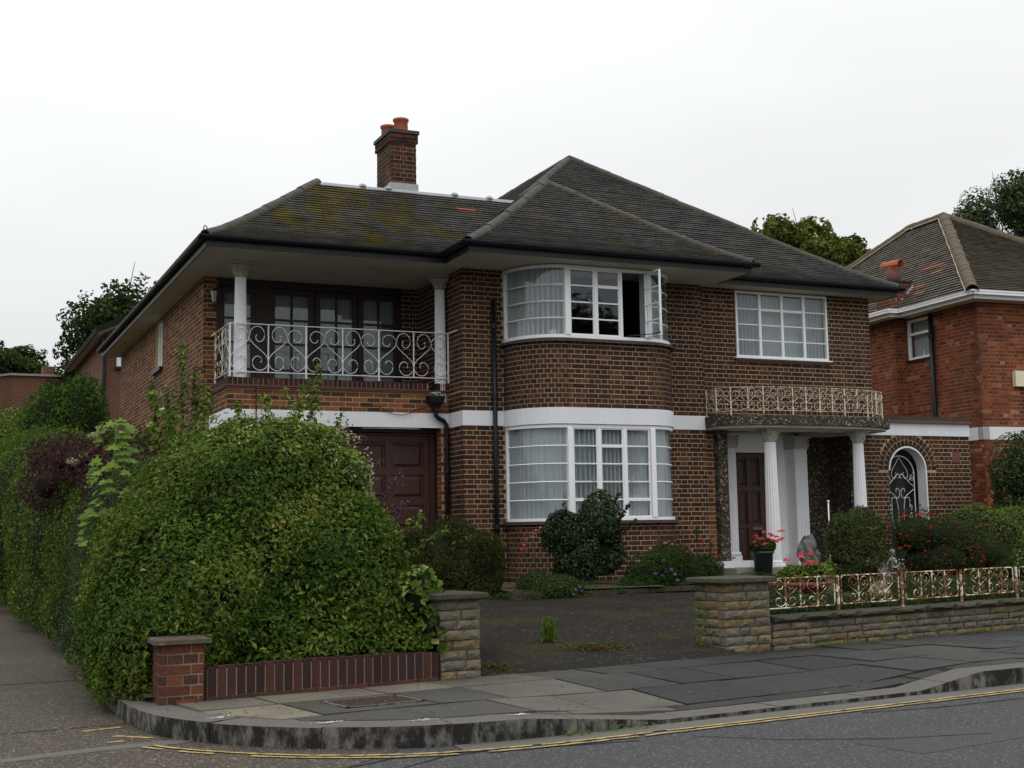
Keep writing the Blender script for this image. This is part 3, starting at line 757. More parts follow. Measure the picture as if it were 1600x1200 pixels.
# low stone edging of the flower bed
edge = empty('flower_bed_edging', (9, 15.8, -0.85), 'low mossy stone edging of the flower bed below the bay window', 'stone edging')
er = random.Random(5); x = 6.95; plist = []
while x < 12.3:
    L = er.uniform(0.35, 0.6)
    y = 15.80+0.09*(x-8)+er.uniform(-.02, .02)
    a = 0.09+er.uniform(-.03, .03)
    Mx = np.eye(4); Mx[:2, 0] = (math.cos(a), math.sin(a)); Mx[:2, 1] = (-math.sin(a), math.cos(a)); Mx[:3, 3] = (x+L/2, y, drive_z(x, y)+0.04)
    plist.append((Mx, (L-0.015, 0.14, 0.075+er.uniform(-.03, .03)), er.random()))
    x += L
pieces('edging_stone', 'edging_stones', plist, M['coping'], edge)

# ------------------------------------------------------------------ wall tools
def wmat(p, u, z, out=0.0):
    """frame: x along the wall, y into the wall, z up; p plan point"""
    m = np.eye(4); m[:2, 0] = u; m[:2, 1] = (-u[1], u[0])
    m[:3, 3] = (p[0]+u[1]*out, p[1]-u[0]*out, z); return m
br_rng = random.Random(21)
def free_spans(L, z, openings):
    sp = [(0.0, L)]
    for (a, b, c, d) in openings:
        if c-0.02 <= z <= d+0.02:
            ns = []
            for s, e in sp:
                if b <= s or a >= e: ns.append((s, e))
                else:
                    if a > s: ns.append((s, a))
                    if b < e: ns.append((b, e))
            sp = ns
    return sp
def lay(plist, p0, p1, z0, z1, openings=(), zref=1.655, phase=0.0, depth=0.034, proud=0.0022, pitch=0.075, stretch=False, lift=0.0):
    p0 = np.array(p0, float); p1 = np.array(p1, float); L = np.hypot(*(p1-p0)); u = (p1-p0)/L
    k0 = math.floor((z0-zref)/pitch)-1; k1 = math.ceil((z1-zref)/pitch)+1
    for k in range(k0, k1):
        zb = zref+k*pitch+0.0056; zt = zb+pitch-0.0112
        a, b = max(zb, z0), min(zt, z1)
        if b-a < 0.018: continue
        head = (k % 2 == 0) and not stretch
        P = 0.1125 if head else 0.225
        off = (0.056 if head else 0.0)+phase+(0.1125 if (stretch and k % 2) else 0)
        for (s, e) in free_spans(L, (a+b)/2, openings):
            j = math.floor((s-off)/P)
            while off+j*P < e:
                c0 = max(off+j*P+0.0052, s+(0.001 if s == 0 else 0.004)); c1 = min(off+(j+1)*P-0.0052, e-(0.001 if e == L else 0.004))
                j += 1
                if c1-c0 < 0.022: continue
                w = br_rng.uniform(-.0015, .0015)
                M_ = wmat(p0+u*(c0+c1)/2, u, (a+b)/2+w, proud-depth/2+br_rng.uniform(-.001, .0015))
                plist.append((M_, (c1-c0, depth, b-a-0.001), br_rng.random()))
def lay_path(plist, path, z0, z1, zref=1.655, pitch=0.075, depth=0.034, proud=0.0062):
    P = np.array(path, float); d = np.r_[0, np.cumsum(np.hypot(*np.diff(P, axis=0).T))]
    Lt = d[-1]; n = max(1, int(round(Lt/0.1125))); q = Lt/n
    def at(s): return np.array((np.interp(s, d, P[:, 0]), np.interp(s, d, P[:, 1])))
    k0 = math.floor((z0-zref)/pitch)-1; k1 = math.ceil((z1-zref)/pitch)+1
    for k in range(k0, k1):
        zb = zref+k*pitch+0.0056; zt = zb+pitch-0.0112; a, b = max(zb, z0), min(zt, z1)
        if b-a < 0.018: continue
        off = 0.0 if k % 2 else -q/2
        for j in range(n+1):
            s0 = max(0.001, off+j*q+0.006); s1 = min(Lt-0.001, off+(j+1)*q-0.006)
            if s1-s0 < 0.02: continue
            A, B = at(s0), at(s1); u = (B-A)/np.linalg.norm(B-A)
            plist.append((wmat((A+B)/2, u, (a+b)/2, proud-depth/2+br_rng.uniform(-.001, .0015)), (np.linalg.norm(B-A), depth, b-a-0.001), br_rng.random()))
def wall_back(mb, p0, p1, z0, z1, openings=(), th=0.2):
    """the masonry behind the brick faces, with real openings"""
    p0 = np.array(p0, float); p1 = np.array(p1, float); L = np.hypot(*(p1-p0)); u = (p1-p0)/L
    xs = sorted(set([0.0, L]+[min(max(o[i], 0), L) for o in openings for i in (0, 1)]))
    for a, b in zip(xs[:-1], xs[1:]):
        if b-a < 1e-4: continue
        zs = [(z0, z1)]
        for o in openings:
            if o[0] <= (a+b)/2 <= o[1]:
                nz = []
                for s, e in zs:
                    if o[3] <= s or o[2] >= e: nz.append((s, e))
                    else:
                        if o[2] > s: nz.append((s, o[2]))
                        if o[3] < e: nz.append((o[3], e))
                zs = nz
        for s, e in zs:
            c = p0+u*(a+b)/2
            mb.obox((c[0]-u[1]*th/2, c[1]+u[0]*th/2, (s+e)/2), (*u, 0), (-u[1], u[0], 0), (0, 0, 1), b-a, th, e-s)

# ------------------------------------------------------------------ the brick house
SOF = 4.10; BT, BB = 1.885, 1.655
PX0, PX1 = 7.43, 11.77; PY = 18.40
BAYC, BF, BR_, BD = 9.55, 0.72, 0.71, 0.85       # bay centre, half flat, corner radius in x, depth
house = empty('brick_house', (9.6, 18.4, -0.9), 'dark brown brick house with curved bay, balcony and hipped tile roof', 'house')
def bay_path(off=0.0, n=14):
    pts = []
    rx, ry = BR_+off, BD+off
    for i in range(n+1):
        t = PI/2*i/n; pts.append((BAYC-BF-rx*math.cos(t), PY-ry*math.sin(t)))
    for i in range(n+1):
        t = PI/2*(1-i/n); pts.append((BAYC+BF+rx*math.cos(t), PY-ry*math.sin(t)))
    return pts
BL, BM = 15, 15
wallm = MB(); dark = []; mixed = []
def bay_solid(mb, z0, z1, off=0.0, inner=0.2, r=0.0):
    o = bay_path(off); i = bay_path(-inner)
    n = len(o)
    V = [(p[0], p[1], z0) for p in o]+[(p[0], p[1], z1) for p in o]+[(p[0], p[1], z0) for p in i]+[(p[0], p[1], z1) for p in i]
    F = []
    for k in range(n-1):
        F += [[k, k+1, n+k+1, n+k], [2*n+k+1, 2*n+k, 3*n+k, 3*n+k+1], [n+k, n+k+1, 3*n+k+1, 3*n+k], [k+1, k, 2*n+k, 2*n+k+1]]
    mb.add(V, F, r)
# pier left of the bay and its return, right of the bay
wall_back(wallm, (PX0, PY), (BAYC-BF-BR_, PY), -1.1, SOF)
lay(dark, (PX0-.006, PY), (BAYC-BF-BR_, PY), -1.0, BB-.002); lay(dark, (PX0-.006, PY), (BAYC-BF-BR_, PY), BT+.002, SOF)
wall_back(wallm, (PX0, 20.35), (PX0, PY+.2), -1.1, SOF)
lay(dark, (PX0, 19.0), (PX0, PY), -1.0, BB-.002, phase=.03)
lay(dark, (PX0, 20.35), (PX0, PY), 2.2, SOF, phase=.03); lay(dark, (PX0, 19.0), (PX0, PY), BT+.002, 2.2, phase=.03)
wall_back(wallm, (BAYC+BF+BR_, PY), (PX1, PY), -1.1, SOF)
lay(dark, (BAYC+BF+BR_, PY), (PX1+.006, PY), -1.0, BB-.002, phase=.02); lay(dark, (BAYC+BF+BR_, PY), (PX1+.006, PY), BT+.002, SOF, phase=.02)
# bay brickwork
for z0, z1 in ((-1.0, 0.13), (BT+.002, 2.90)):
    bay_solid(wallm, z0-(0.1 if z0 < 0 else 0), z1)
    bp = bay_path()
    lay_path(dark, bp[:15], z0, z1); lay(dark, bp[14], bp[15], z0, z1, phase=0.045); lay_path(dark, bp[15:], z0, z1)
# right-hand section, upper floor with its window, and the strip beside the porch
RY = 18.5; RX1 = 15.38
rw = (12.51-PX1, 14.43-PX1, 2.90, 4.075)
wall_back(wallm, (PX1, RY), (RX1, RY), BB, SOF, [rw])
lay(dark, (PX1, RY), (RX1+.002, RY), BT+.002, SOF, [rw], phase=.07)
wall_back(wallm, (PX1, RY), (12.0, RY), -1.1, BB)
lay(mixed, (PX1+.02, RY), (12.0, RY), -1.0, BB-.002)
wall_back(wallm, (RX1, RY+.2), (RX1, 30), BB, SOF)
lay(dark, (RX1, RY), (RX1, RY+1.2), BT+.002, SOF)
# left flank
sw = (30-25.10, 30-24.30, 3.16, 4.05)
wall_back(wallm, (3.85, 30), (3.85, 20.35), -1.1, SOF, [sw])
lay(mixed, (3.85, 30), (3.85, 20.344), -1.0, SOF, [sw])
# balcony back wall with the door opening
wall_back(wallm, (3.85+.2, 20.35), (PX0, 20.35), 2.2, SOF, [(0.02, 3.05, 2.2, 4.2)])
lay(mixed, (3.844, 20.35), (4.07, 20.35), 2.2, SOF)
lay(dark, (7.1, 20.35), (PX0, 20.35), 2.2, SOF)
# garage front
gd = (4.45-3.95, 7.30-3.95, -1.2, BB)
wall_back(wallm, (3.95, 19.0), (PX0, 19.0), -1.1, 2.2, [gd])
lay(mixed, (3.944, 19.0), (PX0, 19.0), BT+.002, 2.195, stretch=True)
lay(mixed, (3.944, 19.0), (PX0, 19.0), -1.0, BB-.002, [gd])
wall_back(wallm, (3.95, 20.35), (3.95, 19.2), -1.1, 2.2)
lay(mixed, (3.95, 20.35), (3.95, 19.0), -1.0, 2.195)
lay(mixed, (7.30, 19.2), (7.30, 19.0), -1.0, BB-.002)
# annex on the right with the arched opening
AX0, AX1, AY = 15.28, 17.80, 18.75
ac, ar, asp = 16.31, 0.44, 1.02
wall_back(wallm, (AX0, AY), (ac-ar, AY), -1.1, BB); wall_back(wallm, (ac+ar, AY), (AX1, AY), -1.1, BB)
na = 20
V = []; F = []
for i in range(na+1):
    th = PI*i/na; x = ac-ar*math.cos(th); z = asp+ar*math.sin(th)
    V += [(x, AY, z), (x, AY, BB), (x, AY+.2, z), (x, AY+.2, BB)]
for i in range(na): a = i*4; F += [[a, a+4, a+5, a+1], [a+2, a+6, a+4, a], [a+2, a+3, a+7, a+6]]
wallm.add(V, F)
def arch_open(z):
    if z < asp: return ar+0.0
    d = z-asp; R = ar+0.235
    return math.sqrt(max(0, R*R-d*d)) if d < R else 0
k = -40
for k in range(-36, 0):
    zb = 1.655+k*0.075; zc = zb+0.0375
    R = ar+0.222; zq = max(0, zb+.008-asp)
    hw = ar+.002 if zc < asp-.01 else (math.sqrt(max(0, R*R-zq**2)) if zq < R else 0)
    op = [(ac-hw-AX0, ac+hw-AX0, zb, zb+.075)] if hw > 0.02 else []
    op.append((17.37-AX0, 17.56-AX0, 1.19, 1.35))
    lay(mixed if False else dark, (AX0, AY), (AX1+.006, AY), zb+.001, zb+.0745, op, zref=1.655, phase=.04)
for ring in range(2):
    rr = ar+0.058+ring*0.115; nb = 17 if ring == 0 else 21
    for i in range(nb):
        th = PI*(i+.5)/nb
        c = (ac-rr*math.cos(th), AY); zc = asp+rr*math.sin(th)
        m = np.eye(4); ca, sa = math.cos(PI/2-th), math.sin(PI/2-th)
        # tangent direction and radial direction in the wall plane
        m[:3, 0] = (math.sin(th), 0, math.cos(th)); m[:3, 2] = (-math.cos(th), 0, math.sin(th)); m[:3, 1] = (0, 1, 0)
        m[:3, 3] = (c[0], AY-.0022+.017, zc)
        dark.append((m, (PI*rr/nb-0.011, 0.034, 0.105), br_rng.random()))
wall_back(wallm, (AX1, AY+.2), (AX1, 24), -1.1, 1.9)
wall_o = wallm.build('wall', M['mortar'], house)
# chimney stack
chim = MB(); chx0, chx1, chy0, chy1 = 6.97, 7.41, 20.35, 21.12
chim.box(chx0, chx1, chy0, chy1, 5.4, 6.79)
chim_o = chim.build('chimney', M['mortar_dark'], house)
cb = []
for (a, b) in (((chx0, chy0), (chx1, chy0)), ((chx0, chy1), (chx0, chy0)), ((chx1, chy0), (chx1, chy1))):
    a = np.array(a); b = np.array(b); u = (b-a)/np.linalg.norm(b-a)
    lay(cb, a-u*.006, b+u*.006, 5.5, 6.62, zref=5.43)
    o = np.array((u[1], -u[0]))*0.03
    lay(cb, a-u*.03+o, b+u*.03+o, 6.62, 6.79, zref=6.63, depth=.09)
pieces('brick', 'brickwork', cb, M['brick'], chim_o, 90)
m = MB(); m.box(chx0-.05, chx1+.05, chy0-.05, chy1+.05, 6.79, 6.85); m.build('chimney_cap', M['ridge'], chim_o)
for (x, y, h) in ((7.13, 20.98, 0.25), (7.23, 20.60, 0.27)):
    m = MB(); m.lathe([(0.125, 0), (0.125, 0.02), (0.118, h-.05), (0.138, h-.035), (0.138, h)], (x, y, 6.85), 18)
    m.lathe([(0.10, 0.0), (0.10, h+.004)], (x, y, 6.85), 18)
    m.build('chimney_pot', M['terracotta'], chim_o, True)
m = MB(); m.box(chx0-.03, chx1+.03, chy0-.03, chy0-.008, 5.70, 5.92); m.box(chx0-.03, chx0-.008, chy0, chy0+.12, 5.7, 5.92); m.build('lead_flashing', M['lead'], chim_o)
pieces('brick', 'brickwork', dark, M['brick'], wall_o, 230)
pieces('brick', 'brickwork', mixed, M['brick_mixed'], wall_o, 70)

# painted concrete bands
def band(p0, p1, out=0.012, e0=0.0, e1=0.0, z0=BB, z1=BT):
    m = MB(); p0 = np.array(p0, float); p1 = np.array(p1, float); L = np.hypot(*(p1-p0)); u = (p1-p0)/L
    p0 = p0-u*e0; p1 = p1+u*e1; L = np.hypot(*(p1-p0)); c = (p0+p1)/2; th = 0.15
    m.obox((c[0]+u[1]*(out-th/2), c[1]-u[0]*(out-th/2), (z0+z1)/2), (*u, 0), (-u[1], u[0], 0), (0, 0, 1), L, th, z1-z0)
    return m.build('painted_band', M['white_paint'], house)
band((PX0, PY), (BAYC-BF-BR_, PY), e0=.012); band((PX0, 19.0), (PX0, PY), .012, e1=-.14)
band((BAYC+BF+BR_, PY), (PX1, PY), e1=.01); band((3.95, 19.0), (PX0-.013, 19.0), e0=.012); band((3.95, 20.3), (3.95, 19.14), .012)
band((PX1+.012, RY), (RX1, RY)); band((AX0, AY), (AX1, AY), .014, e1=.014)
m = MB(); bay_solid(m, BB-.02, BT, 0.02, 0.2); m.build('painted_band', M['white_paint'], house)
# annex coping with creasing tiles, and the reddish tile let into the wall
m = MB(); m.box(AX0-.05, AX1+.03, AY-.05, AY+.25, 1.905, 1.935); m.box(AX0-.05, AX1+.05, AY-.07, AY+.25, 1.885, 1.905); m.build('creasing_tiles', M['terracotta_dark'], house)
m = MB(); m.box(AX0-.05, AX1+.02, AY-.03, AY+.22, 1.935, 2.01); m.build('coping', M['coping'], house)
m = MB(); m.box(17.375, 17.555, AY-.010, AY+.02, 1.165, 1.37); m.build('vent_tile', M['terracotta_dark'], house)
# garage reveal, lintel shadow gap
m = MB(); m.box(7.30, 7.31, 19.0+.21, 19.42, -1, BB); m.box(4.44, 4.45, 19.21, 19.42, -1, BB); m.box(4.44, 7.31, 19.2, 19.6, BB-.06, BB-.002); m.build('door_reveal', M['wood_brown'], house)

# garage doors: two leaves of raised and fielded panels
def panel_door(name, x0, x1, z0, z1, y, cols, rows, mat, parent, stile=0.10, panel_name='door_panel'):
    """rows: list of z boundaries"""
    m = MB(); W = (x1-x0); cw = (W-stile*(cols+1))/cols
    for i in range(cols+1):
        m.box(x0+i*(cw+stile), x0+i*(cw+stile)+stile, y, y+.05, z0, z1)
    for i in range(cols):
        xa = x0+stile+i*(cw+stile)
        zz = rows
        for z in zz: m.box(xa, xa+cw, y+.002, y+.048, z-stile/2, z+stile/2)
        m.box(xa, xa+cw, y+.03, y+.045, z0, z1)
    o = m.build(name, mat, parent)
    for i in range(cols):
        xa = x0+stile+i*(cw+stile)
        for a, b in zip(rows[:-1], rows[1:]):
            za, zb = a+stile/2+.03, b-stile/2-.03
            p = MB(); V = [(xa+.03, y+.03, za), (xa+cw-.03, y+.03, za), (xa+cw-.03, y+.03, zb), (xa+.03, y+.03, zb),
                           (xa+.07, y+.012, za+.04), (xa+cw-.07, y+.012, za+.04), (xa+cw-.07, y+.012, zb-.04), (xa+.07, y+.012, zb-.04)]
            p.add(V, [[4, 5, 6, 7], [0, 1, 5, 4], [1, 2, 6, 5], [2, 3, 7, 6], [3, 0, 4, 7]])
            p.build(panel_name, mat, o)
    return o
gx = [4.52, 5.86, 7.22]
for a, b in ((gx[0], gx[1]-.005), (gx[1]+.005, gx[2])):
    panel_door('garage_door', a, b, -0.95, BB-.10, 19.34, 2, [-0.9, -0.42, 0.05, 0.52, 0.99, BB-.15], M['garage_wood'], house)
m = MB(); m.box(4.45, 4.52, 19.30, 19.42, -1, BB-.062); m.box(7.22, 7.30, 19.30, 19.42, -1, BB-.062); m.box(4.52, 7.22, 19.30, 19.42, BB-.10, BB-.062); m.build('garage_door_frame', M['garage_wood'], house)
m = MB(); m.box(4.3, 7.35, 19.44, 19.5, -1, BB); m.build('garage_inside', M['black'], house)

# balcony: slab, creasing, soldier coping
m = MB(); m.box(4.05, 7.43, 19.2, 20.35, 2.1, 2.2); m.build('balcony_slab', M['concrete'], house)
m = MB(); m.box(3.91, 7.10, 18.955, 19.2, 2.20, 2.222); m.box(3.90, 7.09, 18.94, 19.2, 2.225, 2.245); m.box(7.22, 7.43, 18.955, 19.2, 2.20, 2.222); m.box(7.22, 7.43, 18.94, 19.2, 2.225, 2.245)
m.box(3.91, 4.15, 19.2, 20.35, 2.20, 2.222); m.box(3.90, 4.15, 19.2, 20.35, 2.225, 2.245)
crease = m.build('creasing_tiles', M['terracotta_dark'], house)
cop = []
x = 3.95
while x < 7.42:
    if not (7.04 < x < 7.20): cop.append((wmat((x+.034, 19.085), (1, 0), 2.305), (0.066, 0.215, 0.105), random.random()))
    x += .076
y = 19.25
while y < 20.3: cop.append((wmat((4.05, y), (0, -1), 2.305), (0.066, 0.2, 0.105), random.random())); y += .076
mc = MB(); mc.box(3.96, 7.08, 18.985, 19.18, 2.246, 2.345); mc.box(3.965, 4.14, 19.18, 20.35, 2.246, 2.345); mc.box(7.22, 7.43, 18.985, 19.18, 2.246, 2.345)
co = mc.build('balcony_coping', M['mortar'], house)
pieces('coping_brick', 'coping_bricks', cop, M['soldier'], co)
# balcony doors: four glazed leaves in dark frames
bd = MB(); by = 20.35
bd.box(4.07, 7.12, by-.02, by+.06, 3.98, 4.10)
xs_l = [4.09, 4.72, 5.64, 6.35, 7.10]
leaves = [(4.09, 4.68), (4.90, 5.62), (5.65, 6.36), (6.38, 7.08)]
bd.box(4.68, 4.90, by-.01, by+.05, 2.25, 3.98); bd.box(7.08, 7.12, by-.01, by+.05, 2.25, 3.98); bd.box(4.05, 4.09, by-.02, by+.06, 2.2, 3.98)
bdo = bd.build('balcony_door_frame', M['wood_brown'], house)
for (a, b) in leaves:
    d = MB(); s = 0.085
    d.box(a, a+s, by, by+.045, 2.25, 3.97); d.box(b-s, b, by, by+.045, 2.25, 3.97); d.box(a+s, b-s, by, by+.045, 3.88, 3.97); d.box(a+s, b-s, by, by+.045, 2.25, 2.38)
    mid = (a+b)/2; d.box(mid-.018, mid+.018, by+.003, by+.04, 2.38, 3.88)
    for z in (2.66, 3.08, 3.47): d.box(a+s, mid-.018, by+.005, by+.038, z-.016, z+.016); d.box(mid+.018, b-s, by+.005, by+.038, z-.016, z+.016)
    lo = d.build('door_leaf', M['wood_brown'], house)
    zs = [2.38, 2.66, 3.08, 3.47, 3.88]
    for i in range(4):
        for (p, q) in ((a+s, mid-.018), (mid+.018, b-s)):
            g = MB(); g.add([(p, by+.02, zs[i]+.01), (q, by+.02, zs[i]+.01), (q, by+.02, zs[i+1]-.01), (p, by+.02, zs[i+1]-.01)], [[0, 1, 2, 3]]); g.build('pane', M['glass'], lo)

# porch floor, step, pilasters, front door, pebbledash walls
m = MB(); m.box(11.79, 15.28, 17.65, 20.0, -1.1, -0.62); m.build('porch_floor', M['concrete'], house)
m = MB(); m.prism([(12.02, 18.49), (12.02, 18.22), (12.45, 18.22), (12.62, 18.3), (12.62, 18.49)], -0.62, -0.52); m.box(11.80, 12.02, 18.05, 18.49, -0.9, -0.52); m.build('porch_plinth', M['white_paint'], house)
m = MB(); m.box(12.02, 12.20, 18.40, 19.0, -1.0, BB); m.build('pebbledash_post', M['pebble'], house)
m = MB(); m.box(14.02, 15.28, 19.55, 19.65, -0.62, BB); m.box(14.02, 14.10, 19.0, 19.551, -.62, BB); m.build('pebbledash_wall', M['pebble'], house)
m = MB(); m.box(15.18, 15.28, 18.95, 19.55, -.62, BB); m.build('pebbledash_wall', M['pebble'], house)
dy = 19.0
m = MB(); m.box(12.20, 12.74, dy, dy+.12, -.62, BB-.002); m.box(13.62, 14.02, dy, dy+.12, -.62, BB-.002); m.box(12.74, 13.62, dy, dy+.12, 1.33, BB-.002)
m.box(12.70, 12.74, dy-.015, dy, -.62, 1.37); m.box(13.62, 13.66, dy-.015, dy, -.62, 1.37); m.box(12.74, 13.62, dy-.015, dy, 1.33, 1.37)
m.build('door_surround', M['white_frame'], house)
fd = panel_door('front_door', 12.745, 13.615, -.62, 1.328, dy+.06, 3, [-.56, 0.05, 0.70, 1.27], M['door_wood'], house, 0.075)
m = MB(); m.box(13.09, 13.29, dy+.045, dy+.055, -.02, 0.04); m.build('letter_plate', simple('brass_plate', (0.12, 0.10, 0.05), 0.4, 0.5, 0.2), fd)
def pilaster(x, y, w=0.30):
    m = MB(); n = 7
    m.box(x-w/2, x+w/2, y, dy, -.50, 1.40)
    for i in range(n+1): xx = x-w/2+.02+(w-.04)*i/n; m.box(xx-.010, xx+.010, y-.014, y, -.38, 1.36)
    o = m.build('pilaster', M['column'], house)
    b = MB(); b.box(x-w/2-.03, x+w/2+.03, y-.05, dy, -.62, -.44); b.box(x-w/2-.045, x+w/2+.045, y-.06, dy, -.62, -.55)
    b.tube([(x-w/2-.01, y-.02, -.41), (x+w/2+.01, y-.02, -.41)], 0.03, 8); b.build('pilaster_base', M['column'], o)
    c = MB(); c.box(x-w/2-.02, x+w/2+.02, y-.03, dy, 1.38, 1.56); c.box(x-w/2-.05, x+w/2+.05, y-.06, dy, 1.56, 1.60)
    for s in (-1, 1):
        for zz in (1.43, 1.50): c.tube([(x+s*(w/2+.01), y-.02, zz), (x+s*(w/2+.01), y-.05, zz+.03)], 0.022, 6)
    c.build('pilaster_capital', M['stained_capital'], o)
pilaster(12.42, 18.72); pilaster(13.92, 18.72, .26)
def column(x, y, z0, z1, r0=0.115, r1=0.09, plinth=0.2, base=True):
    m = MB(); H = z1-z0; nn = 64
    zb = z0+(plinth+0.09 if base else 0); zt = z1-0.24
    prof = []
    for i in range(9):
        t = i/8; rr = r0+(r1-r0)*(t**1.5)
        prof.append((rr, zb+(zt-zb)*t, 1))
    m.lathe([(r, z, 1) for r, z, f in prof], (x, y, 0), nn, 16, 0.011)
    o = m.build('column', M['column'], house)
    b = MB(); ph = plinth
    if not base: ph = 0.0
    if base: b.box(x-r0-.06, x+r0+.06, y-r0-.06, y+r0+.06, z0, z0+ph)
    if base: b.lathe([(r0+.05, 0), (r0+.055, .02), (r0+.05, .04), (r0+.02, .05), (r0+.035, .065), (r0+.02, .08), (r0, .09)], (x, y, z0+ph), 24)
    if base: b.build('column_base', M['column'], o)
    c = MB()
    c.lathe([(r1, 0), (r1+.015, .012), (r1, .025)], (x, y, zt), 24)
    c.lathe([(r1-.005, .02), (r1+.005, .08), (r1+.03, .14), (r1+.05, .185)], (x, y, zt), 24)
    for k in range(8):
        for (zz, rr, ln) in ((.03, r1, .07), (.09, r1+.012, .075)):
            th = 2*PI*(k+(.5 if zz > .05 else 0))/8
            ca, sa = math.cos(th), math.sin(th)
            pts = [(x+ca*(rr+d), y+sa*(rr+d), zt+zz+h) for d, h in ((0, 0), (.012, .04), (.03, .065), (.045, .055))]
            c.tube(pts, [.016, .02, .014, .008], 5)
    for k in range(4):
        th = PI/4+k*PI/2; c.tube([(x+math.cos(th)*(r1+.02), y+math.sin(th)*(r1+.02), zt+.12), (x+math.cos(th)*(r1+.075), y+math.sin(th)*(r1+.075), zt+.185)], [.02, .03], 6)
    c.box(x-r1-.065, x+r1+.065, y-r1-.065, y+r1+.065, zt+.19, zt+.24)
    c.build('column_capital', M['stained_capital'], o, False)
    return o
column(4.15, 19.08, 2.24, SOF, 0.10, 0.082, 0, False); column(7.32, 19.06, 2.06, SOF, 0.092, 0.078, 0, False)
column(12.76, 17.98, -.95, BB+.02, 0.12, 0.095, 0.34); column(14.58, 17.98, -.95, BB+.02, 0.115, 0.09, 0.34)
# porch canopy: rounded slab with exposed-aggregate edge
def canopy_path(off=0.0, n=28):
    pts = []
    cx, a, b = 13.60, 1.84+off, 0.88+off
    for i in range(n+1):
        t = PI-PI*i/n; e = 0.72
        pts.append((cx+a*math.copysign(abs(math.cos(t))**e, math.cos(t)), RY-.02-b*abs(math.sin(t))**e))
    return pts
cpth = canopy_path()
m = MB(); m.prism([(cpth[0][0], 18.7)]+cpth+[(cpth[-1][0], 18.7)], 1.70, 1.86); canopy = m.build('porch_canopy', M['pebble'], house)
ci = canopy_path(-.06)
m = MB(); m.prism([(ci[0][0], 19.55)]+ci+[(ci[-1][0], 19.55)], 1.66, 1.698); m.build('canopy_ceiling', M['soffit'], house)

# ------------------------------------------------------------------ windows
def curtain(label, pts, z0, z1, mat, amp=0.022, seed=1, name='net_curtain', lift=None, wl=0.075):
    """a hanging net along plan points, gathered into irregular folds"""
    P, s = resample(pts, 0.011); T = np.gradient(P, axis=0); T /= np.linalg.norm(T, axis=1, keepdims=True)
    Nn = np.c_[-T[:, 1], T[:, 0]]; r = np.random.default_rng(seed)
    ph = np.cumsum(2*PI*0.011/(wl*(0.75+0.6*r.random(len(s)))))
    env = 0.55+0.45*np.sin(s*3.1+seed)
    rows = 9; V = []; F = []
    for j in range(rows):
        t = j/(rows-1); z = z1+(z0-z1)*t
        d = amp*(0.6+0.5*t)*env*np.sin(ph+0.5*t*np.sin(s*2.3+seed))+0.010*np.sin(s*7+2*t)
        Q = P+Nn*d[:, None]
        zz = np.full(len(s), z)
        if lift is not None and j == rows-1: zz = zz+lift(s)
        V += [(a, b, c) for (a, b), c in zip(Q, zz)]
    n = len(s)
    for j in range(rows-1):
        for i in range(n-1): a = j*n+i; F.append([a, a+n, a+n+1, a+1])
    me = np_mesh(name, V, F, 0.0, True); me.materials.append(mat); o = bpy.data.objects.new(name, me); link(o)
    return tag(o, label, 'curtain')
def curved_glass(mb, path, z0, z1, off=0.0):
    n = len(path); V = [(p[0], p[1], z) for z in (z0, z1) for p in path]; F = [[k, k+1, n+k+1, n+k] for k in range(n-1)]
    mb.add(V, F)
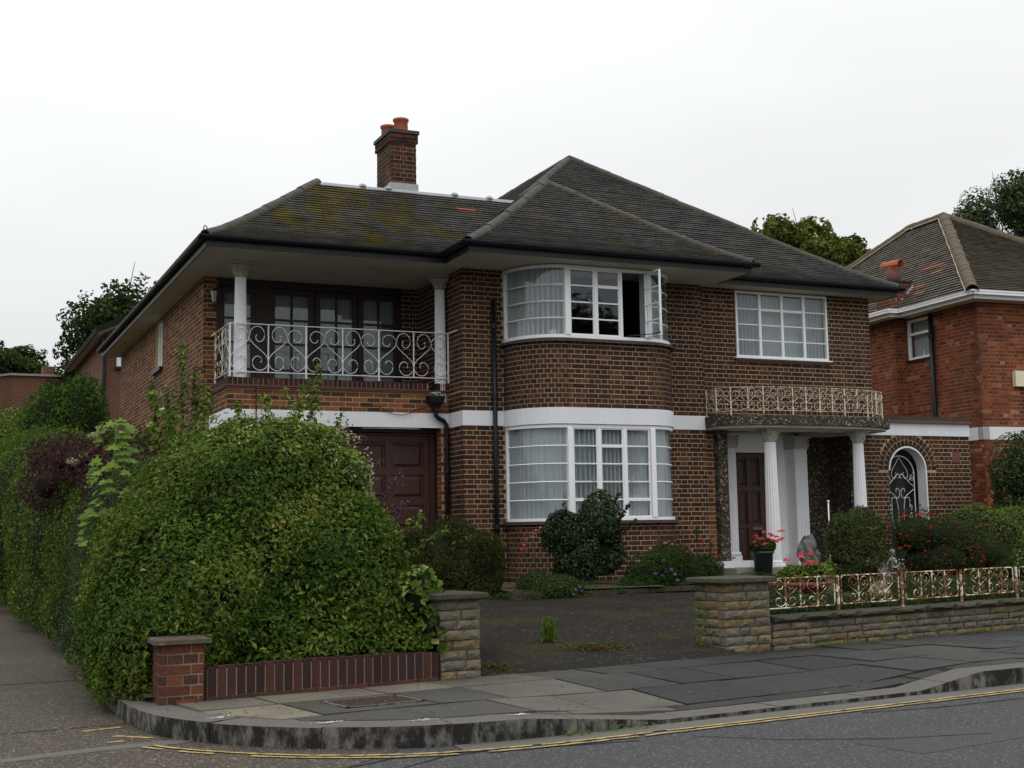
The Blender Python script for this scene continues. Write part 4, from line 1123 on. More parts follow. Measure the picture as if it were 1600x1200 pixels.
def bay_window(z0, z1, rows, lights, vents, thick_rows=(), open_last=False):
    """metal window following the bay: two curved lights and three flat casements"""
    pth = bay_path(-0.035)
    Lc = pth[:15]; Rc = pth[15:]
    fr = MB(); yf = PY-BD+.035
    def rail(path, z, w, h): fr.tube([(p[0], p[1], z) for p in path], w, 4)
    def railbox(path, za, zb, t=0.045):
        n = len(path); P = np.array(path); T = np.gradient(P, axis=0); T /= np.linalg.norm(T, axis=1, keepdims=True); Nn = np.c_[-T[:, 1], T[:, 0]]
        O = P-Nn*t/2; I = P+Nn*t/2
        V = [(p[0], p[1], z) for z in (za, zb) for p in O]+[(p[0], p[1], z) for z in (za, zb) for p in I]
        F = []
        for k in range(n-1): F += [[k, k+1, n+k+1, n+k], [2*n+k+1, 2*n+k, 3*n+k, 3*n+k+1], [n+k, n+k+1, 3*n+k+1, 3*n+k], [k+1, k, 2*n+k, 2*n+k+1]]
        F += [[0, n, 3*n, 2*n], [n-1, 3*n-1, 4*n-1, 2*n-1]]
        fr.add(V, F)
    full = pth
    railbox(full, z0, z0+.05, .06); railbox(full, z1-.05, z1, .06)
    xl, xr = BAYC-BF, BAYC+BF
    for x, w in ((xl, .08), (xr, .08)): fr.box(x-w/2, x+w/2, yf-.045, yf+.04, z0+.05, z1-.05)
    for p in (Lc[0], Rc[-1]): fr.box(p[0]-.03, p[0]+.03, p[1]-.05, p[1]+.0, z0+.05, z1-.05)
    wo = fr.build('bay_window', M['white_frame'], house)
    zs = [z0+.05+(z1-z0-.10)*i/rows for i in range(rows+1)]
    # curved lights: bars
    for path in (Lc, Rc):
        for z in zs[1:-1]:
            g = MB(); P = path[:-1] if path is Lc else path[1:]
            g.tube([(p[0], p[1], z) for p in path], 0.011, 4); g.build('glazing_bar', M['white_frame'], wo)
        g = MB(); curved_glass(g, path, z0+.03, z1-.03); g.build('curved_pane', M['glass'], wo, True)
    xs = [xl+.05+(xr-xl-.10)*i/lights for i in range(lights+1)]
    for i in range(1, lights):
        g = MB(); g.box(xs[i]-.022, xs[i]+.022, yf-.03, yf+.02, z0+.05, z1-.05); g.build('mullion', M['white_frame'], wo)
    for i in range(lights):
        a, b = xs[i]+(.022 if i else 0), xs[i+1]-(.022 if i < lights-1 else 0)
        def casement(M_, w, nm='casement', thick=()):
            c = MB(); t = .022
            def bx(x0, x1, za, zb, d0=-.018, d1=.012): 
                V = [np.array((x, y, z)) for z in (za, zb) for x, y in ((x0, d0), (x1, d0), (x1, d1), (x0, d1))]
                c.add([tuple((M_[:3, :3]@v)+M_[:3, 3]) for v in V], BOXF)
            bx(0, t, zs[0], zs[-1]); bx(w-t, w, zs[0], zs[-1]); bx(t, w-t, zs[0], zs[0]+t); bx(t, w-t, zs[-1]-t, zs[-1])
            for k, z in enumerate(zs[1:-1], 1):
                h = .024 if k in thick else .010
                bx(t, w-t, z-h, z+h, -.014 if h < .02 else -.022, .008)
            o = c.build(nm, M['white_frame'], wo)
            for k in range(rows):
                g = MB(); V = [np.array((x, 0, z)) for z in (zs[k]+.01, zs[k+1]-.01) for x in (t*.7, w-t*.7)]
                V = [tuple((M_[:3, :3]@v)+M_[:3, 3]) for v in V]
                g.add(V, [[0, 1, 3, 2]]); g.build('pane', M['glass'], o)
            return o
        Mx = np.eye(4); Mx[:3, 3] = (a, yf, 0)
        th = set()
        if i in vents: th.add(rows-1)
        if i in thick_rows: th.add(1)
        if open_last and i == lights-1:
            ang = math.radians(-98)          # swung outwards on its right-hand hinges
            Mx = np.eye(4); ca, sa = math.cos(ang), math.sin(ang)
            # local x runs from hinge outward
            Mx[:3, 0] = (0.06, -0.998, 0); Mx[:3, 1] = (0.998, 0.06, 0); Mx[:3, 3] = (b-.01, yf-.02, 0)
            co_ = casement(Mx, b-a, 'open_casement')
            s = MB(); s.bar((b-.35, yf-.03, zs[0]+.02), (b-.02, yf-.33, zs[0]+.03), .014); s.bar((b-.02, yf-.33, zs[0]+.03), (b-.0, yf-.45, zs[0]+.04), .016); s.build('casement_stay', M['black_pipe'], co_)
            h = MB(); h.tube([(b+.005, yf-.42, zs[1]+.16), (b-.01, yf-.40, zs[1]+.2), (b-.06, yf-.39, zs[1]+.29)], .008, 5); h.build('handle', M['lead'], co_)
        else:
            co_ = casement(Mx, b-a, 'casement', th)
            if i != 1:
                h = MB(); hx = b-.05 if i == 0 else a+.05; sgn = -1 if i == 0 else 1
                h.tube([(hx, yf-.03, zs[2]-.02), (hx+sgn*.03, yf-.035, zs[2]+.03), (hx+sgn*.07, yf-.035, zs[2]+.05)], .008, 5); h.build('handle', M['lead'], co_)
    return wo
bay_window(0.165, 1.628, 5, 3, (1,), (0, 2)); bay_window(2.955, 4.085, 4, 3, (1,), (), True)
# sills of overlapping purple tiles
for z in (0.135, 2.905):
    m = MB(); bay_solid(m, z, z+.035, 0.045, 0.15)
    so_ = m.build('window_sill', M['sill_tile'], house)
    P, s = resample(bay_path(0.055), 0.155)
    sp_ = []
    for i in range(len(P)-1):
        A, B = P[i], P[i+1]; u = (B-A)/np.linalg.norm(B-A)
        sp_.append((wmat((A+B)/2, u, z-.004, 0.0), (np.linalg.norm(B-A)-.012, .05, .022), random.random()))
    pieces('sill_tile', 'sill_tiles', sp_, M['sill_tile'], so_)
def flat_window(x0, x1, y, z0, z1, lights, rows, vents=(), parent=house, name='window', frame_mat='white_frame'):
    fr = MB(); t = .035
    fr.box(x0, x0+t, y-.03, y+.03, z0, z1); fr.box(x1-t, x1, y-.03, y+.03, z0, z1); fr.box(x0+t, x1-t, y-.03, y+.03, z0, z0+t); fr.box(x0+t, x1-t, y-.03, y+.03, z1-t, z1)
    wo = fr.build(name, M[frame_mat], parent)
    xs = [x0+t+(x1-x0-2*t)*i/lights for i in range(lights+1)]; zs = [z0+t+(z1-z0-2*t)*i/rows for i in range(rows+1)]
    for i in range(1, lights): g = MB(); g.box(xs[i]-.025, xs[i]+.025, y-.025, y+.02, z0+t, z1-t); g.build('mullion', M[frame_mat], wo)
    for i in range(lights):
        a = xs[i]+(.025 if i else 0); b = xs[i+1]-(.025 if i < lights-1 else 0)
        for k in range(1, rows):
            h = .020 if (i in vents and k == rows-1) else .009
            g = MB(); g.box(a, b, y-.016, y+.01, zs[k]-h, zs[k]+h); g.build('glazing_bar', M[frame_mat], wo)
        for k in range(rows): g = MB(); g.add([(a, y, zs[k]+.006), (b, y, zs[k]+.006), (b, y, zs[k+1]-.006), (a, y, zs[k+1]-.006)], [[0, 1, 2, 3]]); g.build('pane', M['glass'], wo)
    return wo
rwo = flat_window(12.51, 14.43, RY+.0, 2.925, 4.07, 4, 4, (1, 2))
m = MB(); m.box(12.46, 14.50, RY-.05, RY+.03, 2.905, 2.925); m.build('window_ledge', M['white_frame'], rwo)
sp_ = []; x = 12.47
while x < 14.48: sp_.append((wmat((x+.07, RY-.01), (1, 0), 2.885), (.14, .11, .03), random.random())); x += .155
pieces('sill_tile', 'sill_tiles', sp_, M['sill_tile'], rwo)
# flank window (faces -X)
m = MB()
for (a, b, c, d) in ((24.30, 24.34, 3.16, 4.05), (25.06, 25.10, 3.16, 4.05), (24.34, 25.06, 3.16, 3.20), (24.34, 25.06, 4.01, 4.05), (24.68, 24.72, 3.20, 4.01)): m.box(3.90, 3.96, a, b, c, d)
fw = m.build('side_window', M['white_frame'], house)
for a, b in ((24.34, 24.68), (24.72, 25.06)): g = MB(); g.add([(3.93, a, 3.2), (3.93, b, 3.2), (3.93, b, 4.01), (3.93, a, 4.01)], [[3, 2, 1, 0]]); g.build('pane', M['glass'], fw)
g = MB(); g.box(3.78, 3.9, 24.2, 25.2, 3.09, 3.155); g.build('sill', M['black_pipe'], fw)
# dark rooms behind the glass
m = MB()
def room(x0, x1, y0, y1, z0, z1):
    V = [(x0, y0, z0), (x1, y0, z0), (x1, y1, z0), (x0, y1, z0), (x0, y0, z1), (x1, y0, z1), (x1, y1, z1), (x0, y1, z1)]
    m.add(V, [[0, 1, 2, 3], [7, 6, 5, 4], [1, 5, 6, 2], [2, 6, 7, 3], [3, 7, 4, 0]])
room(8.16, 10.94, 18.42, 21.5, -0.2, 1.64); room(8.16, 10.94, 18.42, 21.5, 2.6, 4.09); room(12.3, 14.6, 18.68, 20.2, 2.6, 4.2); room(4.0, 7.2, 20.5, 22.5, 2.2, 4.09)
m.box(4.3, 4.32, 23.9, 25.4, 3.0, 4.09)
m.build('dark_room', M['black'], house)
cpath = [(8.175, 18.40), (8.19, 18.30)]+bay_path(-0.10)[2:-2]+[(10.91, 18.30), (10.925, 18.40)]
curtain('white net curtain behind the curved ground floor bay window', cpath, 0.15, 1.62, M['curtain'], 0.062, 3, lift=lambda s: 0.05*np.maximum(0, np.sin(s*1.9+1.2)))
curtain('white net curtain in the left curve of the upper bay window', cpath[0:15]+[(BAYC-BF+.05, cpath[14][1]+.03)], 2.96, 4.08, M['curtain'], 0.05, 5)
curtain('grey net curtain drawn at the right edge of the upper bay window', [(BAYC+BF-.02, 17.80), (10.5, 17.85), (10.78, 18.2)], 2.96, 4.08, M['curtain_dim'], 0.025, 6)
curtain('white net curtain in the flat upper window above the porch', [(12.52, 18.62), (14.42, 18.62)], 2.92, 4.07, M['curtain'], 0.055, 8)
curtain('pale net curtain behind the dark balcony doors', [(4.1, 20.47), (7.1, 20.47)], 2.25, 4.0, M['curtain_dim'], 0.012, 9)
curtain('white net curtain in the narrow window of the left flank wall', [(3.99, 25.1), (3.99, 24.3)], 3.18, 4.05, M['curtain'], 0.012, 12)
# ornaments on the upper bay sill
def figurine(x, y, z, h, label, cat='ornament'):
    m = MB(); m.lathe([(h*.26, 0), (h*.30, h*.1), (h*.2, h*.35), (h*.24, h*.5), (h*.12, h*.66)], (x, y, z), 12)
    m.lathe([(h*.02, h*.62), (h*.15, h*.72), (h*.17, h*.82), (h*.10, h*.97), (h*.01, h)], (x, y, z), 12)
    for s in (-1, 1): m.tube([(x+s*h*.2, y, z+h*.5), (x+s*h*.36, y-.01, z+h*.34), (x+s*h*.3, y-.02, z+h*.18)], h*.06, 6)
    tag(m.build('figurine', M['ornament'], None, True), label, cat)
figurine(8.66, 17.70, 2.99, 0.17, 'small white figurine in the left curved light of the upper bay')
figurine(9.33, 17.72, 2.99, 0.07, 'tiny white ornament by the first mullion of the upper bay')
for x, lab in ((9.58, 'small white cup on the upper bay sill, left of the two'), (9.66, 'small white cup on the upper bay sill beside the open casement')):
    m = MB(); m.lathe([(.018, 0), (.026, .02), (.03, .045), (.026, .045), (.02, .01)], (x, 17.70, 3.0), 12); tag(m.build('cup', M['ornament'], None, True), lab, 'cup')

# ------------------------------------------------------------------ soffits, fascia, gutters
EX0, EXB, EXB2, EX1 = 3.47, 7.07, 11.95, 15.70
EY, EYB = 18.13, 17.20
YB = 30.2
outline = [(EX0, EY), (EXB, EY), (EXB, EYB), (EXB2, EYB), (EXB2, EY), (EX1, EY), (EX1, YB), (EX0, YB)]
m = MB(); m.prism([(EX0, EY), (EXB, EY), (EXB, YB), (EX0, YB)], SOF, SOF+.02); m.prism([(EXB, EYB), (EXB2, EYB), (EXB2, YB), (EXB, YB)], SOF+.0005, SOF+.0205); m.prism([(EXB2, EY), (EX1, EY), (EX1, YB), (EXB2, YB)], SOF, SOF+.02)
m.build('soffit', M['soffit'], house)
m = MB()
runs = [((EX0, YB), (EX0, EY)), ((EX0, EY), (EXB, EY)), ((EXB, EY), (EXB, EYB)), ((EXB, EYB), (EXB2, EYB)), ((EXB2, EYB), (EXB2, EY)), ((EXB2, EY), (EX1, EY)), ((EX1, EY), (EX1, YB))]
for a, b in runs:
    a = np.array(a, float); b = np.array(b, float); u = (b-a)/np.linalg.norm(b-a)
    c = (a+b)/2; L = np.linalg.norm(b-a)+.018
    m.obox((c[0]+u[1]*.01, c[1]-u[0]*.01, SOF+.065), (*u, 0), (-u[1], u[0], 0), (0, 0, 1), L, .018, .145)
m.build('fascia', M['black_pipe'], house)
def gutter(a, b, mat, parent, z, r=0.056, off=0.075, e0=0, e1=0, joints=True, name='gutter'):
    a = np.array(a, float); b = np.array(b, float); u = (b-a)/np.linalg.norm(b-a); n = np.array((u[1], -u[0]))
    A = a+n*off-u*e0; B = b+n*off+u*e1
    g = MB(); k = 9
    for R_, flip in ((r, False), (r-.006, True)):
        V = []
        for P_ in (A, B):
            for i in range(k): th = PI+PI*i/(k-1); V.append((P_[0]+n[0]*R_*math.cos(th), P_[1]+n[1]*R_*math.cos(th), z+R_*1.05*math.sin(th)))
        g.add(V, [[i, i+1, k+i+1, k+i][::-1 if flip else 1] for i in range(k-1)])
    # rolled rim
    g.bar((*(A+n*r), z), (*(B+n*r), z), .012)
    o = g.build(name, mat, parent)
    if joints:
        L = np.linalg.norm(B-A); s = 0.9
        while s < L:
            c = A+u*s; jt = MB(); V = []
            for q in (-.03, .03):
                for i in range(k): th = PI+PI*i/(k-1); V.append((c[0]+u[0]*q+n[0]*(r+.006)*math.cos(th), c[1]+u[1]*q+n[1]*(r+.006)*math.cos(th), z+(r+.006)*1.05*math.sin(th)))
            jt.add(V, [[i, i+1, k+i+1, k+i] for i in range(k-1)]+[[i for i in range(k)], [k+i for i in range(k)][::-1]]); jt.build('gutter_joint', mat, o); s += 1.85
    return o
GZ = SOF+.135
for (a, b), (e0, e1) in zip(runs, ((0, .13), (.13, -.0), (0, .13), (.13, .13), (.13, 0), (0, .13), (.13, 0))):
    gutter(a, b, M['black_pipe'], house, GZ, .056, .07, e0, e1)
def pipe(pts, r=0.034, mat='black_pipe', parent=house, name='downpipe', collars=()):
    g = MB(); g.tube(pts, r, 10); o = g.build(name, M[mat], parent, True)
    for (x, y, z) in collars: c = MB(); c.lathe([(r+.012, -.035), (r+.012, .035)], (x, y, z), 12); c.build('pipe_collar', M[mat], o)
    return o
pipe([(7.935, 18.33, 3.62), (7.935, 18.33, 1.2), (7.935, 18.33, -.95)], 0.036, collars=[(7.935, 18.33, 3.2), (7.935, 18.33, 2.1), (7.935, 18.33, 1.2), (7.935, 18.33, 0.1)])
pipe([(3.83, 24.4, 2.36), (3.83, 22.9, 2.30)], 0.02, mat='white_frame', name='waste_pipe')
# hopper head and swan-neck below the balcony
m = MB(); hx, hy = 7.16, 18.87
V = []
for z, w, d in ((2.145, .125, .10), (2.12, .125, .10), (2.04, .11, .085), (1.965, .05, .045), (1.90, .04, .04)):
    V += [(hx-w, hy-d, z), (hx+w, hy-d, z), (hx+w, hy+d, z), (hx-w, hy+d, z)]
F = [[0, 1, 2, 3]]
for k in range(4):
    for i in range(4): F.append([k*4+i, (k+1)*4+i, (k+1)*4+(i+1) % 4, k*4+(i+1) % 4])
m.add(V, F); ho = m.build('hopper_head', M['black_pipe'], house)
pipe([(7.16, 18.88, 1.93), (7.17, 18.88, 1.84), (7.22, 18.9, 1.80), (7.31, 18.92, 1.765), (7.36, 18.93, 1.70), (7.365, 18.93, 1.5), (7.365, 18.93, -.95)], 0.036, collars=[(7.365, 18.93, 1.0), (7.365, 18.93, .1)])
m = MB(); m.obox((7.20, 18.93, 2.20), (1, 0, 0), (0, 1, 0), (0, 0, 1), .10, .12, .02); m.obox((7.16, 18.87, 2.16), (.8, -.3, -.5), (0, 1, 0), (.5, 0, .8), .16, .10, .018); m.build('lead_spout', M['lead'], house)
pipe([(6.0, 18.96, 2.0), (6.25, 18.96, 1.97), (6.38, 18.96, 1.90), (6.5, 18.955, 1.855), (6.64, 18.955, 1.845), (6.78, 18.96, 1.88), (6.9, 18.96, 1.95), (7.05, 18.97, 1.96)], 0.006, name='cable')
pipe([(4.37, 18.965, 2.19), (4.37, 18.965, 1.66)], 0.010, name='cable')
# wall lantern by the balcony doors
m = MB(); lx, ly, lz = 3.985, 20.22, 3.68
m.lathe([(.025, 0), (.055, .15), (.06, .17), (.012, .2)], (lx, ly, lz), 6); lamp = m.build('wall_lantern', M['lead'], house)
m = MB(); m.tube([(lx, 20.345, 3.58), (lx, 20.25, 3.56), (lx, ly, 3.68)], .012, 6); m.lathe([(.07, 0), (.065, .03), (.01, .05)], (lx, ly, lz+.17), 6); m.build('lantern_bracket', M['black_pipe'], lamp)

# ------------------------------------------------------------------ roofs
def rz(t): return 4.245+0.747*t-0.125*(1-math.exp(-max(t, 0)/0.5))
TILEV = np.array([(-.5, -.5, .42), (.5, -.5, .42), (.5, .5, -.1), (-.5, .5, -.1), (-.5, -.5, 1), (.5, -.5, 1), (.5, .5, .1), (-.5, .5, .1)])
def roof_slope(plist, name_under, A, eave, up, width, tmax, lo, hi, rzf, under, ts=0.0, gap=0.0015, red=None, gauge=0.08, tw=0.168):
    """A: plan origin on the eave, eave: unit along eave, up: unit plan direction uphill; lo(t),hi(t): extents along eave"""
    A = np.array(A, float); e = np.array(eave, float); p = np.array(up, float); rr = random.Random(int(A[0]*10+A[1]*7))
    nt_ = int(tmax/gauge)
    for k in range(nt_):
        t = k*gauge; tm = t+gauge/2
        a, b = lo(tm), hi(tm)
        if b-a < .03: continue
        sl = (rzf(t+gauge)-rzf(t))/gauge; ln = math.hypot(1, sl)
        updir = np.array((p[0], p[1], sl))/ln; ex = np.array((e[0], e[1], 0)); nn = np.cross(ex, updir)
        rowl = rr.uniform(0, .004)
        off = (0.5*(k % 2))*tw+rr.uniform(-.006, .006)
        j = math.floor((a-off)/tw)
        while off+j*tw < b:
            s0 = max(a, off+j*tw+gap/2); s1 = min(b, off+(j+1)*tw-gap/2); j += 1
            if s1-s0 < .03: continue
            c = A+e*(s0+s1)/2+p*tm; zc = (rzf(t)+rzf(t+gauge))/2
            tilt = rr.uniform(-.001, .001); lift = rr.uniform(0, .0015)
            m = np.eye(4); m[:3, 0] = ex; m[:3, 1] = updir; m[:3, 2] = nn
            m[:3, 0] = ex+nn*tilt/.17
            m[:3, 3] = (c[0], c[1], zc)+nn*(0.002+lift+rowl)
            plist.append((m, (s1-s0, gauge*ln+0.016, 0.034), rr.random()))
    # underlay sheet
    V = []; F = []; K = 14
    for k in range(K+1):
        t = tmax*k/K
        a, b = lo(t), hi(t); b = max(a, b)
        q0 = A+e*a+p*t; q1 = A+e*b+p*t
        V += [(q0[0], q0[1], rzf(t)-.004), (q1[0], q1[1], rzf(t)-.004)]
    F = [[2*k, 2*k+1, 2*k+3, 2*k+2] for k in range(K)]
    under.add(V, F)
und = MB(); t_moss = []; t_main = []
g0 = 0.0
TG = -0.05   # tiles overhang into the gutter
# left wing front slope
roof_slope(t_moss, '', (EX0, EY-.04), (1, 0), (0, 1), 0, 2.22, lambda t: t, lambda t: EXB-EX0+t-.02, rz, und)
# bay front slope
roof_slope(t_main, '', (EXB, EYB-.04), (1, 0), (0, 1), 0, (EXB2-EXB)/2, lambda t: t, lambda t: EXB2-EXB-t, rz, und)
# left slope of bay and main block
bt = (EXB2-EXB)/2; MT = (EX1-EXB)/2
def ml_lo(t): return (EYB+t) if t < bt else (EY+t)
def ml_hi(t): return (EY+t) if t < 2.2 else 26.0
roof_slope(t_main, '', (EXB-.04, 0), (0, -1), (1, 0), 0, MT, lambda t: -ml_hi(t), lambda t: -ml_lo(t), rz, und)
# main front slope
roof_slope(t_main, '', (0, EY-.04), (1, 0), (0, 1), 0, MT, lambda t: (EXB2-t) if t < bt else (EXB+t), lambda t: EX1-t, rz, und)
# slopes facing away
zt = rz(MT); xm = (EXB+EX1)/2; zl = rz(2.2); zb_ = rz(bt)
und.add([(EX1, EY, rz(0)), (xm, EY+MT, zt), (xm, 26, zt), (EX1, YB, rz(0))], [[0, 3, 2, 1]])
und.add([(EXB2, EYB, rz(0)), (BAYC-.04, EYB+bt, zb_), (BAYC-.04, EY+bt, zb_), (EXB2, EY, rz(0))], [[0, 3, 2, 1]])
und.add([(EX1, YB, rz(0)), (xm, 26, zt), (EXB, YB, rz(0))], [[0, 1, 2]])
und.add([(EX0, EY, rz(0)), (EX0, YB, rz(0)), (EX0+2.2, YB-2.2, zl), (EX0+2.2, EY+2.2, zl)], [[0, 1, 2, 3][::-1]])
und.add([(EX0+2.2, EY+2.2, zl), (EXB+2.2, EY+2.2, zl), (EXB+2.2, YB-2.2, zl), (EX0+2.2, YB-2.2, zl)], [[0, 1, 2, 3]])
und.add([(EX0, YB, rz(0)), (EX0+2.2, YB-2.2, zl), (EXB+2.2, YB-2.2, zl), (EXB, YB, rz(0))], [[0, 1, 2, 3]])
roof = und.build('roof', M['tile_under'], house)
red_t = []
def pull_red(lst, pts):
    for p in pts:
        i = min(range(len(lst)), key=lambda k: np.linalg.norm(lst[k][0][:3, 3]-np.array(p)))
        red_t.append(lst.pop(i))
pull_red(t_moss, [(8.15, 19.78, 5.45), (8.0, 19.78, 5.45)])
pull_red(t_main, [(11.25, 19.35, 5.15), (12.7, 19.1, 4.95)])
pieces('roof_tile', 'roof_tiles', t_moss, M['tile_moss'], roof, 120, (TILEV, BOXF))
pieces('roof_tile', 'roof_tiles', t_main, M['tile'], roof, 170, (TILEV, BOXF))
for mm, dd, r_ in red_t:
    me = np_mesh('roof_tile', TILEV*np.array(dd), BOXF, 0.0); me.materials.append(M['tile_red']); o = bpy.data.objects.new('roof_tile', me); link(o, roof, Matrix([list(r) for r in mm])); o['label'] = 'new orange-red roof tile'
# hip and ridge tiles
def half_round(r0, r1, L, n=9):
    V = []
    for y, r in ((-L/2, r0), (L/2, r1)):
        for rr in (r, r-.016):
            for i in range(n): th = PI*i/(n-1); V.append((rr*math.cos(th), y, rr*math.sin(th)))
    F = []
    for i in range(n-1):
        F += [[i, i+1, 2*n+i+1, 2*n+i], [n+i+1, n+i, 3*n+i, 3*n+i+1], [i+1, i, n+i, n+i+1], [2*n+i, 2*n+i+1, 3*n+i+1, 3*n+i]]
    return V, F
HRm = {}
def hip_line(P, Q, mat, parent, r=0.088, step=0.30, name='ridge_tile', fn=None, lift=-.03):
    P = np.array(P, float); Q = np.array(Q, float); L = np.linalg.norm(Q-P); n = max(1, int(round(L/step)))
    for i in range(n):
        if fn: a, b = np.array(fn(i/n)), np.array(fn((i+1)/n))
        else: a, b = P+(Q-P)*i/n, P+(Q-P)*(i+1)/n
        d = b-a; l = np.linalg.norm(d); d /= l
        x = np.cross(d, (0, 0, 1)); x /= np.linalg.norm(x); z = np.cross(x, d)
        key = (round(r, 3), round(l, 2), mat.name)
        if key not in HRm:
            V, F = half_round(r*1.0, r*.95, l+.03); me = np_mesh(name, V, F, 0.0); me.materials.append(mat); HRm[key] = me
        o = bpy.data.objects.new(name, HRm[key]); c = (a+b)/2+z*(lift+random.uniform(-.004, .006))
        j = random.uniform(-.02, .02)
        link(o, parent, Matrix(((x[0], d[0], z[0], c[0]), (x[1], d[1]+0, z[1], c[1]), (x[2], d[2]+j*0, z[2], c[2]), (0, 0, 0, 1))))
def hipfn(x0, y0, sx, sy, T): return lambda f: (x0+sx*T*f, y0+sy*T*f, rz(T*f)+.02)
hip_line((EX0, EY, rz(0)), (EX0+2.2, EY+2.2, rz(2.2)), M['ridge'], roof, fn=hipfn(EX0-.03, EY-.03, 1, 1, 2.22))
hip_line((EXB, EYB, rz(0)), (EXB+bt, EYB+bt, rz(bt)), M['ridge'], roof, fn=hipfn(EXB-.03, EYB-.03, 1, 1, bt+.02))
hip_line((EXB2, EYB, rz(0)), (EXB2-bt, EYB+bt, rz(bt)), M['ridge'], roof, fn=hipfn(EXB2+.03, EYB-.03, -1, 1, bt+.02))
hip_line((EX1, EY, rz(0)), (EX1-MT, EY+MT, rz(MT)), M['ridge'], roof, fn=hipfn(EX1+.03, EY-.03, -1, 1, MT+.02))
hip_line((EXB+bt, EYB+bt, rz(bt)+.02), (EXB+bt, EY+bt, rz(bt)+.02), M['ridge'], roof)
hip_line((EXB+bt, EY+bt, rz(bt)+.02), (xm, EY+MT, rz(MT)+.02), M['ridge'], roof)
hip_line((xm, EY+MT, rz(MT)+.02), (xm, 26, rz(MT)+.02), M['ridge'], roof)
# lead-dressed ridge of the left wing, with its small rolls
m = MB(); V, F = half_round(0.045, 0.045, 1.0)
yr = EY+2.2; zr_ = rz(2.2)+.0
m.tube([(EX0+2.3, yr, zr_+.005), (EXB+2.15, yr, zr_+.005)], 0.035, 8); m.add([(EX0+2.2, yr-.13, zr_-.075), (EXB+2.1, yr-.13, zr_-.075), (EXB+2.1, yr, zr_+.03), (EX0+2.2, yr, zr_+.03)], [[0, 1, 2, 3]])
lr = m.build('lead_ridge', M['lead'], roof)
for x in (6.45, 6.9, 8.1, 8.75): m = MB(); m.lathe([(.07, 0), (.06, .03), (.02, .055)], (x, yr, zr_+.025), 10); m.build('lead_roll', M['lead'], lr)
m = MB(); m.tube([(3.42, 18.06, 4.27), (3.40, 18.05, 4.33), (3.42, 18.05, 4.37), (3.45, 18.06, 4.35), (3.45, 18.07, 4.30)], .008, 6); m.build('hip_iron', M['black_pipe'], roof)
# moss and mortar crumbs lodged beside the right-hand bay hip
vm = []
for i in range(60):
    t = random.uniform(.1, 1.5); q = np.array((EXB2-t-.10+random.uniform(-.04, .02), EYB+t-.06, rz(t)-.02)); mm_ = np.eye(4); mm_[:3, 3] = q+(0, 0, .03)
    vm.append((mm_, (random.uniform(.02, .06), random.uniform(.02, .05), random.uniform(.01, .03)), random.random()))
pieces('moss_clump', 'moss_clumps', vm, M['lf_ochre'], roof, 0)

# ------------------------------------------------------------------ wrought iron
def s_scroll(top=0.24, bot=0.22, turns=1.15, inner=0.22):
    """S scroll in a unit box: x 0..1 away from the post, z 0..1"""
    P = []
    cx, cz = 0.52, 1-top
    for k in range(20):
        f = k/19; th = math.radians(-20+360*turns*(1-f)); r = inner+(1-inner)*min(1, f*1.15)
        P.append((cx+0.46*r*math.cos(th), cz+top*r*math.sin(th)))
    # P ends at right side heading down
    cx2, cz2 = 0.50, bot
    e = P[-1]
    s = (cx2+0.48*math.cos(math.radians(158)), cz2+bot*math.sin(math.radians(158)))
    for k in range(1, 7):
        f = k/7; P.append((e[0]+(s[0]-e[0])*(3*f*f-2*f**3)*0.5+(s[0]-e[0])*f*0.5, e[1]+(s[1]-e[1])*f))
    for k in range(20):
        f = k/19; th = math.radians(158+360*turns*f); r = 1-(1-inner)*max(0, (f-.13)/.87)
        P.append((cx2+0.48*r*math.cos(th), cz2+bot*r*math.sin(th)))
    return P
SC_A = s_scroll(0.24, 0.22); SC_B = s_scroll(0.21, 0.25, 1.0, 0.25)
def scroll_obj(parent, mat, p0, p1, z0, z1, flip, kind, rad):
    """p0 -> p1 plan points"""
    P = SC_A if kind else SC_B
    p0 = np.array(p0, float); p1 = np.array(p1, float)
    pts = []
    for x, z in P:
        xx = 1-x if flip else x
        q = p0+(p1-p0)*xx; pts.append((q[0], q[1], z0+(z1-z0)*z))
    m = MB(); m.tube(pts, rad, 4); return m.build('scroll', mat, parent, True)
def railing_run(root, mat, pts, z0, z1, rad_s, post_w, rail_w, long_z, twist=True):
    pts = [np.array(p, float) for p in pts]
    for i, p in enumerate(pts):
        m = MB(); lo = long_z if i % 2 == 0 else z0
        if twist and i % 2:
            q = []
            for k in range(25): f = k/24; q.append((p[0]+.0035*math.cos(f*60), p[1]+.0035*math.sin(f*60), z0+(z1-z0)*f))
            m.tube(q, post_w*.5, 4)
        else: m.bar((*p, lo), (*p, z1), post_w)
        m.build('post', mat, root)
    for z, nm, w in ((z1, 'top_rail', rail_w), (z0, 'bottom_rail', rail_w)):
        m = MB()
        for a, b in zip(pts[:-1], pts[1:]): m.bar((*a, z), (*b, z), w, w*.5)
        m.build(nm, mat, root)
    for i, (a, b) in enumerate(zip(pts[:-1], pts[1:])):
        mid = (a+b)/2; d = z1-z0
        ka = i % 2 == 1
        scroll_obj(root, mat, a, mid, z0+.01, z1-(.012 if ka else .05), False, ka, rad_s)
        scroll_obj(root, mat, mid, b, z0+.01, z1-(.05 if ka else .012), True, not ka, rad_s)
rail1 = empty('balcony_railing', (5.7, 18.97, 2.36), 'white wrought iron railing with heart scrolls along the garage-top balcony', 'railing')
railing_run(rail1, M['iron_white'], [(3.975+.5735*i, 18.97) for i in range(7)], 2.435, 3.155, 0.0062, 0.022, 0.024, 2.36)
railing_run(rail1, M['iron_part_rusty'], [(3.975, 18.99), (3.975, 19.5), (3.975, 20.03)], 2.435, 3.155, 0.0062, 0.020, 0.022, 2.36)
